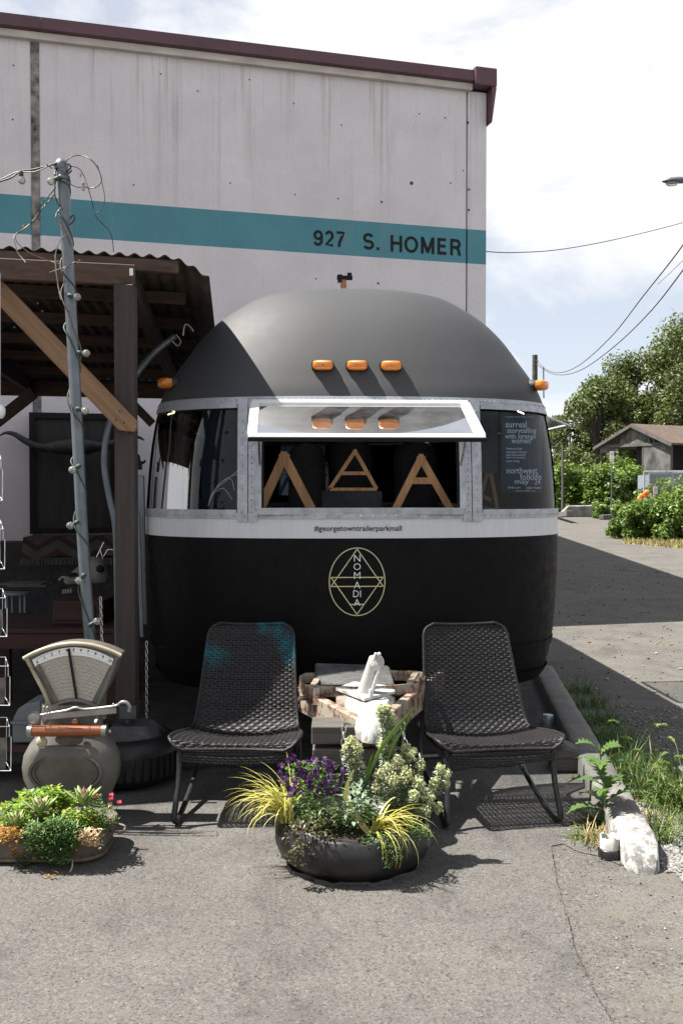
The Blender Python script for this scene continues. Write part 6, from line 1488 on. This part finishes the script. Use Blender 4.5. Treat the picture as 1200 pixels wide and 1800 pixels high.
# table with blanket, drawers
M['redwood'] = wood('dark red stained wood', (.045, .016, .012), (.022, .009, .007), 0, 3)
tY = 6.4
tb = thing('display_table', 'long dark red wooden display table under the canopy', 'table', P(90, 1110, tY))
a = P(-60, 1103, tY); b_ = P(212, 1103, tY)
mb = MB(); mb.box(((a.x+b_.x)/2, tY+.32, a.z-.02), (b_.x-a.x, .66, .035)); mb.build('tabletop', M['redwood'], tb, bevel=.004)
mb = MB(); mb.box(((a.x+b_.x)/2, tY+.03, a.z-.09), (b_.x-a.x-.06, .03, .10)); mb.build('apron', M['redwood'], tb)
for x in (a.x+.06, b_.x-.06):
    for y in (tY+.04, tY+.6): mb = MB(); mb.box((x, y, (a.z-.04+.008)/2), (.06, .06, a.z-.05)); mb.build('leg', M['redwood'], tb)
a2 = P(92, 1056, tY+.15); b2 = P(182, 1098, tY+.15); db = thing('wooden_drawer_box', 'red brown wooden drawer box on the table below the skull', 'box', ((a2.x+b2.x)/2, tY+.2, a.z))
zt0 = a.z; MB().box(((a2.x+b2.x)/2, tY+.32, (a2.z+zt0)/2), (b2.x-a2.x, .32, a2.z-zt0)).build('case', M['redwood'], db, bevel=.004)
MB().box(((a2.x+b2.x)/2-.02, tY+.155, (a2.z+zt0)/2), ((b2.x-a2.x)*.8, .012, (a2.z-zt0)*.7)).build('drawer_front', M['redwood'], db, bevel=.003)
# rug on back rail
def rug_mat():
    m, t, b, o = nodes('zigzag rug'); tcn = t.nodes.new('ShaderNodeTexCoord'); sx = t.nodes.new('ShaderNodeSeparateXYZ'); t.links.new(tcn.outputs['Object'], sx.inputs[0])
    zz = math_(t, 'PINGPONG', math_(t, 'MULTIPLY', sx.outputs['X'], 3.0), .5); v = math_(t, 'ADD', math_(t, 'MULTIPLY', sx.outputs['Z'], 5.0), zz); st = math_(t, 'FRACT', math_(t, 'MULTIPLY', v, 1.6))
    r_ = ramp(t, st, [(0, (.06, .055, .05)), (.4, (.02, .018, .018)), (.62, (.06, .01, .01)), (.78, (.06, .055, .05))]); r_.node.color_ramp.interpolation = 'CONSTANT'; t.links.new(r_, b.inputs['Base Color']); b.inputs['Roughness'].default_value = .95; return m
M['rug'] = rug_mat(); rY = 8.3
rg = thing('woven_rug', 'red black and cream zigzag rug draped over a rail under the canopy', 'rug', P(100, 985, rY))
mb = MB(); a = P(38, 945, rY); b_ = P(205, 980, rY); ro = []
for i in range(24): x = a.x+(b_.x-a.x)*i/23; ro.append([(x, rY-.02*math.sin(i*.9), b_.z-.02*math.sin(i*.5)), (x, rY+.01, (a.z+b_.z)/2), (x, rY+.05, a.z), (x, rY+.4, a.z+.01)])
mb.grid(ro, True); mb.build('cloth', M['rug'], rg)
mb = MB()
for i in range(70): x = a.x+(b_.x-a.x)*i/69; mb.bar((x, rY-.01, b_.z), (x+random.uniform(-.01, .01), rY-.02, b_.z-.06), .006, .004)
mb.build('fringe', M['greywood'], rg)
bn = thing('rug_bench', 'dark bench back carrying the zigzag rug', 'bench', (P(100, 990, rY).x, rY+.3, .008)); MB().box((P(100, 990, rY).x, rY+.32, a.z/2-.02), (2.2, .3, a.z-.06)).build('back', M['darkin'], bn)
# cow skull
sk = thing('cow_skull', 'weathered cow skull lying on the wooden drawer box', 'skull', P(145, 1050, 6.55)); M['bone'] = simple('old bone', (.20, .19, .175), .7, var=.35, scale=8, bmp=.4, bdist=.005)
mb = MB(); ro = []; 
for (px, py, ry, rz) in ((113, 1020, .005, .012), (118, 1020, .035, .03), (132, 1014, .045, .05), (148, 1006, .06, .07), (163, 1002, .085, .09), (178, 1003, .09, .085), (188, 1010, .06, .06), (192, 1015, .01, .015)):
    c = P(px, py, 6.55); ro.append([(c.x, 6.55+ry*math.cos(a), c.z+rz*math.sin(a)) for a in np.linspace(0, 2*math.pi, 16, endpoint=False)])
mb.grid(ro, True, True); mb.build('cranium', M['bone'], sk)
mb = MB(); mb.lathe(P(176, 1000, 6.47), [(.001, -.01), (.026, -.008), (.024, .01), (.001, .012)], 12, Matrix.Rotation(R(90), 3, 'X')); mb.build('eye_socket', M['black'], sk)
mb = MB(); mb.lathe(P(128, 1010, 6.5), [(.001, -.01), (.03, -.008), (.03, .01), (.001, .012)], 12, Matrix.Rotation(R(90), 3, 'X'), 1.2, .5); mb.build('nose_hollow', M['black'], sk)
for i in range(4):
    mb = MB(); mb.box(P(112+i*4.5, 1040-i*.6, 6.5), (.014, .02, .03)); mb.build('tooth', M['bone'], sk, bevel=.003)
mb = MB(); mb.tube(spline([P(104, 1020, 6.5), P(112, 1014, 6.5), P(128, 1020, 6.49), P(150, 1018, 6.48)], 4), .009, 6); mb.build('cheek_bone', M['bone'], sk)
tri = thing('wire_easel', 'small metal display easel standing behind the skull', 'easel', P(180, 1000, 6.7))
for a, b_ in (((168, 985), (183, 953)), ((187, 1000), (176, 965)), ((183, 978), (190, 966)), ((190, 966), (207, 966))): MB().cyl(P(*a, 6.7), P(*b_, 6.7), .006, 6).build('rod', M['chrome'], tri)
# low white stool and papers
st = thing('white_stool', 'small round white metal stool under the canopy at the left', 'stool', (P(30, 1080, 6.5).x, 6.55, a.z if False else P(30, 1078, 6.5).z)); M['paleblue'] = simple('pale painted metal', (.13, .15, .165), .5, var=.15, scale=5)
MB().lathe(P(28, 1040, 6.55), [(.001, .0), (.085, 0), (.085, -.02), (.001, -.02)], 20).build('seat', M['paleblue'], st)
for px in (13, 22, 36, 44): MB().cyl(P(px, 1042, 6.55), P(px, 1077, 6.55), .008, 6).build('leg', M['paleblue'], st)
mb = MB(); mb.box(P(45, 1025, 6.8), (.28, .2, .012)); mb.box(P(55, 1028, 6.75), (.26, .2, .008)); tag(mb.build('paper_stack', M['greywood']), 'loose dark papers lying behind the white stool', 'papers')
# enamel bread bin behind scale
eb = thing('enamel_bin', 'pale grey enamel roll top bin on a low stand behind the scale', 'bin', P(42, 1308, 5.0))
mb = MB(); ro = []
c0 = P(22, 1308, 5.0); c1 = P(70, 1308, 5.0)
sec = [(0, 0), (.0, .10)]; 
pl = [P(22, 1306, 5.0), P(22, 1275, 5.0), P(24, 1262, 5.0), P(32, 1246, 5.0), P(46, 1237, 5.0), P(72, 1233, 5.0), P(72, 1306, 5.0)]
mb.prism([Vector(p) for p in pl], (0, .22, 0)); mb.build('case', M['paleblue'], eb, bevel=.008, seg=2)
mb = MB(); mb.bar(P(20, 1270, 4.99), P(72, 1269, 4.99), .02, .012); mb.build('lid_rim', M['paleblue'], eb)
lz = P(22, 1307, 5.0).z; ls = thing('low_shelf', 'low dark wooden shelf carrying the enamel bin', 'shelf', (P(30, 1308, 5.1).x, 5.1, .008)); MB().box((P(20, 1308, 5.1).x, 5.12, lz-.02), (.5, .3, .03)).build('board', M['redwood'], ls)
for dx_ in (-.22, .22): MB().box((P(20, 1308, 5.1).x+dx_, 5.12, (lz-.035)/2+.004), (.03, .26, lz-.044)).build('side', M['redwood'], ls)
# flexible conduit
hs = MB(); q = spline([P(307, 592, 5.9), P(270, 622, 5.85), P(235, 665, 5.75), P(205, 715, 5.7), P(189, 760, 5.65), P(184, 815, 5.65), P(192, 870, 5.65), P(203, 925, 5.65), P(206, 1000, 5.65), P(208, 1150, 5.6)], 10)
n = len(q); hs.tube(q, .019, 10); tag(hs.build('conduit', M['galv']), 'curved grey conduit pipe running from the canopy roof down behind the post', 'pipe')
mb = MB(); mb.bar(P(248, 836, 5.7), P(254, 1098, 5.6), .035, .03, (0, 1, 0)); mb.bar(P(243, 900, 5.6), P(250, 1120, 5.55), .02, .02, (0, 1, 0)); tag(mb.build('metal_upright', M['galv'], bevel=.003), 'narrow grey metal upright between post and trailer', 'upright')
mb = MB(); mb.tube(spline([P(240, 812, 5.7), P(243, 800, 5.7), P(247, 815, 5.7), P(256, 810, 5.7)], 4), .008, 6); mb.box(P(245, 818, 5.7), (.03, .02, .05)); tag(mb.build('jacket_hook', M['black']), 'small black latch on top of the metal upright', 'latch')
chain('chain', P(177, 1050, 4.95), P(184, 1262, 4.95), .0065, 'thin chain hanging behind the festoon pole and scale', link=.026, th=.0022)
chain('chain', P(258, 1128, 5.3), P(258, 1262, 5.3), .007, 'dark chain hanging right of the canopy post', link=.028, th=.0022)
wire2 = MB().tube(spline([P(309, 588, 5.9), P(318, 600, 5.9), P(312, 608, 5.85), P(304, 600, 5.85)], 5)+[], .004, 5); tag(wire2.build('loose_cable', M['palewire']), 'looped pale cable where the conduit meets the trailer', 'wire')
MB2 = MB().tube(spline([P(322, 590, 5.7), P(325, 572, 5.7), P(332, 572, 5.7), P(340, 582, 5.65)], 5), .004, 5); tag(MB2.build('hook_wire', M['palewire']), 'thin pale wire hook rising from the trailer shoulder', 'wire')
# wire card rack at left edge
M['whitewire'] = simple('white coated wire', (.6, .6, .6), .4, var=.05)
M['card'] = simple('dark postcard', (.05, .045, .04), .5, var=.7, scale=12)
rk = thing('postcard_rack', 'white wire card rack with pockets cut by the left frame edge', 'rack', (P(-60, 1400, 4.4).x, 4.4, .008))
xr = P(-60, 1400, 4.4).x
MB().cyl((xr, 4.4, .01), (xr, 4.4, 1.75), .012, 10).build('post', M['whitewire'], rk)
MB().lathe((xr, 4.4, .008), [(.17, 0), (.17, .01), (.02, .02), (.012, .03)], 20).build('base', M['whitewire'], rk)
for (xr_, y0, y1) in ((5, 807, 880), (9, 930, 1000), (13, 1051, 1119), (18, 1171, 1240), (20, 1277, 1355)):
    mb = MB(); A_ = [P(-90, y0, 4.3), P(xr_-3, y0, 4.3), P(xr_-3, y0+18, 4.3), P(xr_, y0+18, 4.3), P(xr_, y1, 4.3), P(-90, y1, 4.3)]
    mb.tube(A_, .0022, 5); B_ = [P(-90, y0-16, 4.36), P(xr_-8, y0-16, 4.36), P(xr_-8, y1-14, 4.36), P(-90, y1-14, 4.36)]; mb.tube(B_, .0018, 5)
    mb.tube([P(xr_, y1, 4.3), P(xr_-8, y1-14, 4.36)], .0018, 5); mb.tube([P(xr_-3, y0, 4.3), P(xr_-8, y0-16, 4.36)], .0018, 5); mb.tube([P(-90, y1, 4.3), (xr, 4.4, P(-90, y1, 4.3).z)], .0022, 5); pk = mb.build('pocket', M['whitewire'], rk)
    mb = MB(); a = P(-85, y0+20, 4.34); b_ = P(xr_-10, y1-3, 4.32); mb.add([a, (b_.x, a.y, a.z), (b_.x, b_.y, b_.z), (a.x, b_.y, b_.z)], [(0, 1, 2, 3)]); mb.build('card', M['card'], pk, solid=.002)
# hanging ornament
t = thing('hanging_ornament', 'small white speckled ornament hanging at the left frame edge', 'ornament', P(0, 723, 4.9))
mb = MB(); mb.lathe(P(1, 723, 4.9), [(.001, -.032), (.018, -.03), (.026, -.01), (.026, .012), (.016, .03), (.006, .034), (.001, .035)], 10); mb.build('body', M['whitepaint'], t)
MB().tube([P(1, 714, 4.9), P(1, 480, 4.9)], .0015, 4).build('thread', M['whitewire'], t)
mb = MB(); mb.lathe(P(1, 734, 4.9), [(.001, -.004), (.014, -.004), (.014, .004), (.001, .004)], 10); mb.build('drop', M['whitepaint'], t)

# ================= KERBSIDE SMALL THINGS =================
c = PG(1080, 1514); pv = thing('pipe_stub', 'short white plastic pipe stub with a black base beside the kerb end', 'pipe', (c.x-.012, c.y+.03, .008))
mb = MB(); ro = [[(.041*k*math.cos(a), .041*k*math.sin(a), z+(.006*math.sin(a*3)+.004*math.sin(a*7) if z > .06 else 0)) for a in np.linspace(0, 6.283, 28, endpoint=False)] for k, z in ((1, .028), (1.0, .085), (.86, .085), (.86, .04))]
mb.grid(ro, True, True); mb.add(ro[-1], [tuple(range(28))]); M['dirtywhite'] = simple('dirty white plastic', (.30, .29, .27), .6, var=.3, scale=20, c2=(.40, .39, .37)); mb.build('pipe', M['dirtywhite'], pv, True)
mb = MB(); mb.lathe((0, 0, 0), [(.047, 0), (.048, .03), (.045, .036), (.042, .036)], 24); mb.build('collar', M['rubber'], pv, True)
c = PG(962, 1282); cn_ = thing('metal_can', 'small blue grey speckled can standing by the kerb behind the right chair', 'can', (c.x, c.y, .008))
MB().lathe((0, 0, 0), [(.034, 0), (.036, .004), (.036, .08), (.033, .084), (.001, .084)], 20).build('can', simple('speckled blue can', (.12, .15, .18), .4, .5, var=.5, scale=45, c2=(.3, .34, .38)), cn_, True)
c = PG(1003, 1362); mb = MB(); mb.prism([(c.x-.09, c.y, .008), (c.x+.07, c.y, .008), (c.x+.06, c.y, .12), (c.x-.03, c.y, .15), (c.x-.085, c.y, .1)], (0, .2, 0)); tag(mb.build('dark_block', M['tarwood'], bevel=.015), 'dark wooden chock on the ground behind the right chair leg', 'block')
# ---------- weeds ----------
M['grassg'] = leaf('fresh weed grass', [(0, (.035, .075, .014)), (.5, (.08, .14, .026)), (.85, (.17, .24, .055)), (1, (.28, .24, .11))], .45, .35)
M['grassd'] = leaf('verge grass', [(0, (.03, .07, .012)), (.6, (.06, .13, .02)), (1, (.1, .18, .03))], .5, .3)
M['seed'] = leaf('green seed heads', [(0, (.18, .30, .06)), (1, (.36, .46, .14))], .6, .4)
M['lettuce'] = leaf('prickly lettuce leaf', [(0, (.045, .085, .022)), (.6, (.085, .15, .036)), (1, (.16, .23, .085))], .5, .3)
M['straw'] = leaf('straw', [(0, (.32, .25, .12)), (.7, (.45, .36, .18)), (1, (.3, .1, .06))], .7, .2)
def clump(name, label, pts, n, lmin, lmax, mat, wd=(.003, .007), lift=(45, 88), group=None, seedheads=0, kind=None, droop=(30, 110)):
    b0 = pts[0]; t = thing(name, label, 'grass', (b0[0], b0[1], .006), 0, group); mb = MB(); sh_ = MB()
    for i in range(n):
        c = rr.choice(pts); b_ = Vector((c[0]+rr.gauss(0, c[2]), c[1]+rr.gauss(0, c[2]), .004)); az = rr.uniform(0, 6.28)
        blade(mb, b_, az, rr.uniform(lmin, lmax), R(rr.uniform(*lift)), R(rr.uniform(*droop)), rr.uniform(*wd), 6, rr.uniform(-1, 1))
    mb.build('blades', M[mat], t)
    for i in range(seedheads):
        c = rr.choice(pts); b_ = Vector((c[0]+rr.gauss(0, c[2]), c[1]+rr.gauss(0, c[2]), .004)); az = rr.uniform(0, 6.28); ln = rr.uniform(lmax*.75, lmax*1.25); tip = b_+Vector((math.cos(az)*ln*.35, math.sin(az)*ln*.3, ln*.9)); e = tip+Vector((math.cos(az)*.05, math.sin(az)*.03, .01)); q = spline([b_, b_.lerp(tip, .6)+Vector((0, 0, .03)), tip, e], 4)
        sh_.tube(q, .0012, 4); hd = spline([tip, tip.lerp(e, .5)+Vector((0, 0, .006)), e], 5)
        for p in hd:
            for k in range(7): a = rr.uniform(0, 6.28); leaf1(sh_, p, (math.cos(a)*.6+math.cos(az), math.sin(a)*.6+math.sin(az), rr.uniform(.1, .9)), (0, 0, 1), .016, .004)
    if seedheads: sh_.build('seed_heads', M['seed'], t)
    return t
def kr(px, py): p = PG(px, py); return p
ver = [(kx(y)+.15+q, y, .05) for y in (5.0, 5.3, 5.6, 5.9, 6.3, 6.8, 7.3) for q in (0, .12)]
o = clump('verge_grass', 'shaded green grass strip along the far side of the kerb', ver, 1200, .08, .19, 'grassd', (.003, .006))
clump('barley_grass', 'sunlit clump of wild barley grass behind the kerb at the right', [(kx(4.75)+.20, 4.75, .06), (kx(4.6)+.32, 4.62, .06), (kx(4.9)+.30, 4.95, .07), (kx(5.1)+.2, 5.1, .07)], 520, .12, .27, 'grassg', (.004, .010), seedheads=9, group='weed clumps along the kerb')
clump('barley_grass', 'tall grass clump with drooping heads at the right edge', [(kx(4.5)+.40, 4.6, .05), (kx(4.5)+.52, 4.72, .06)], 260, .12, .26, 'grassg', (.004, .009), seedheads=7, group='weed clumps along the kerb')
clump('barley_grass', 'low grass clump near the gravel beyond the kerb', [(kx(4.3)+.16, 4.3, .035), (kx(4.15)+.14, 4.18, .02), (kx(4.4)+.24, 4.42, .06)], 240, .07, .17, 'grassg', (.003, .007), group='weed clumps along the kerb')
clump('straw_tuft', 'dry straw tuft behind the rounded part of the kerb', [(kx(4.3)+.13, 4.3, .03), (kx(4.5)+.16, 4.5, .03)], 130, .05, .15, 'straw', (.002, .005), (5, 80), group='dry tufts at the kerb')
clump('straw_tuft', 'dry straw tuft at the foot of the tall weed before the kerb', [(kx(4.25)-.14, 4.22, .03), (kx(4.2)-.11, 4.12, .025)], 170, .04, .13, 'straw', (.002, .005), (5, 80), group='dry tufts at the kerb')
clump('barley_grass', 'short green sprouts in front of the white painted kerb', [(kx(4.2)-.13, 4.16, .03), (kx(4.2)-.2, 4.2, .02), (kx(4.4)-.12, 4.4, .03)], 130, .05, .13, 'grassg', (.003, .006), (20, 85), group='weed clumps along the kerb')
def toothed(mb, base, az, ln, lift, wd, droop=70):
    p = Vector(base); el = R(lift); n = 14; h = Vector((math.cos(az), math.sin(az), 0)); sd = Vector((-math.sin(az), math.cos(az), 0)); ro = []
    for i in range(n+1):
        f = i/n; env = math.sin(math.pi*min(1, f*.85+.12))**.7*(.45+.75*f if f < .8 else 1.05*(1-f)/.2+.02); ww = wd*env*(1.25 if i % 2 else .45); ro.append([p-sd*ww+Vector((0, 0, ww*.25)), p, p+sd*ww+Vector((0, 0, ww*.25))]); p = p+(h*math.cos(el)+Vector((0, 0, math.sin(el))))*(ln/n); el -= R(droop)/n
    mb.grid(ro, True)
def lettuce(label, foot, h, lean, n, seed, lf=.15):
    r2 = random.Random(seed); t = thing('prickly_weed', label, 'weed', foot, 0, 'tall leafy weeds at the kerb'); f0 = Vector(foot); top = f0+Vector((lean[0], lean[1], h)); q = spline([f0, f0.lerp(top, .5)+Vector((.008, 0, 0)), top], 8); MB().tube(q, [.006*(1-.6*i/16) for i in range(17)], 6).build('stem', M['stem'], t)
    for i in range(n):
        f = .08+.9*i/n; p = q[int(f*16)]; mb = MB(); toothed(mb, p, i*2.4+r2.uniform(-.4, .4), lf*(1.15-.65*f)*r2.uniform(.8, 1.15), r2.uniform(15, 50)+30*f, lf*.20, 80); mb.build('leaf', M['lettuce'], t)
c = PG(1063, 1462); lettuce('tall toothed weed standing in front of the kerb, left of the grass', (c.x, c.y, .006), .37, (-.02, .04), 19, 4, .225)
c = Vector((kx(4.55)+.2, 4.6, .006)); lettuce('broad leaved weed rising from the grass behind the kerb', c, .27, (.03, 0), 9, 9, .10)
c = Vector((kx(4.8)+.12, 4.85, .006)); lettuce('small toothed weed behind the kerb in the grass', c, .2, (-.02, 0), 8, 11, .08)
mb = MB(); mb.bar(PG(1120, 1500)+Vector((0, 0, .06)), PG(1080, 1540)+Vector((0, 0, .012)), .001, .001)
# litter on the concrete
mb = MB()
for i in range(60):
    g = PG(random.uniform(330, 900), random.uniform(1560, 1790), .0095); leaf1(mb, g, (random.uniform(-1, 1), random.uniform(-1, 1), .1), (0, 0, 1), random.uniform(.004, .011), .004)
tag(mb.build('leaf_litter', simple('leaf litter', (.10, .055, .03), .9, var=.5)), kind='stuff')
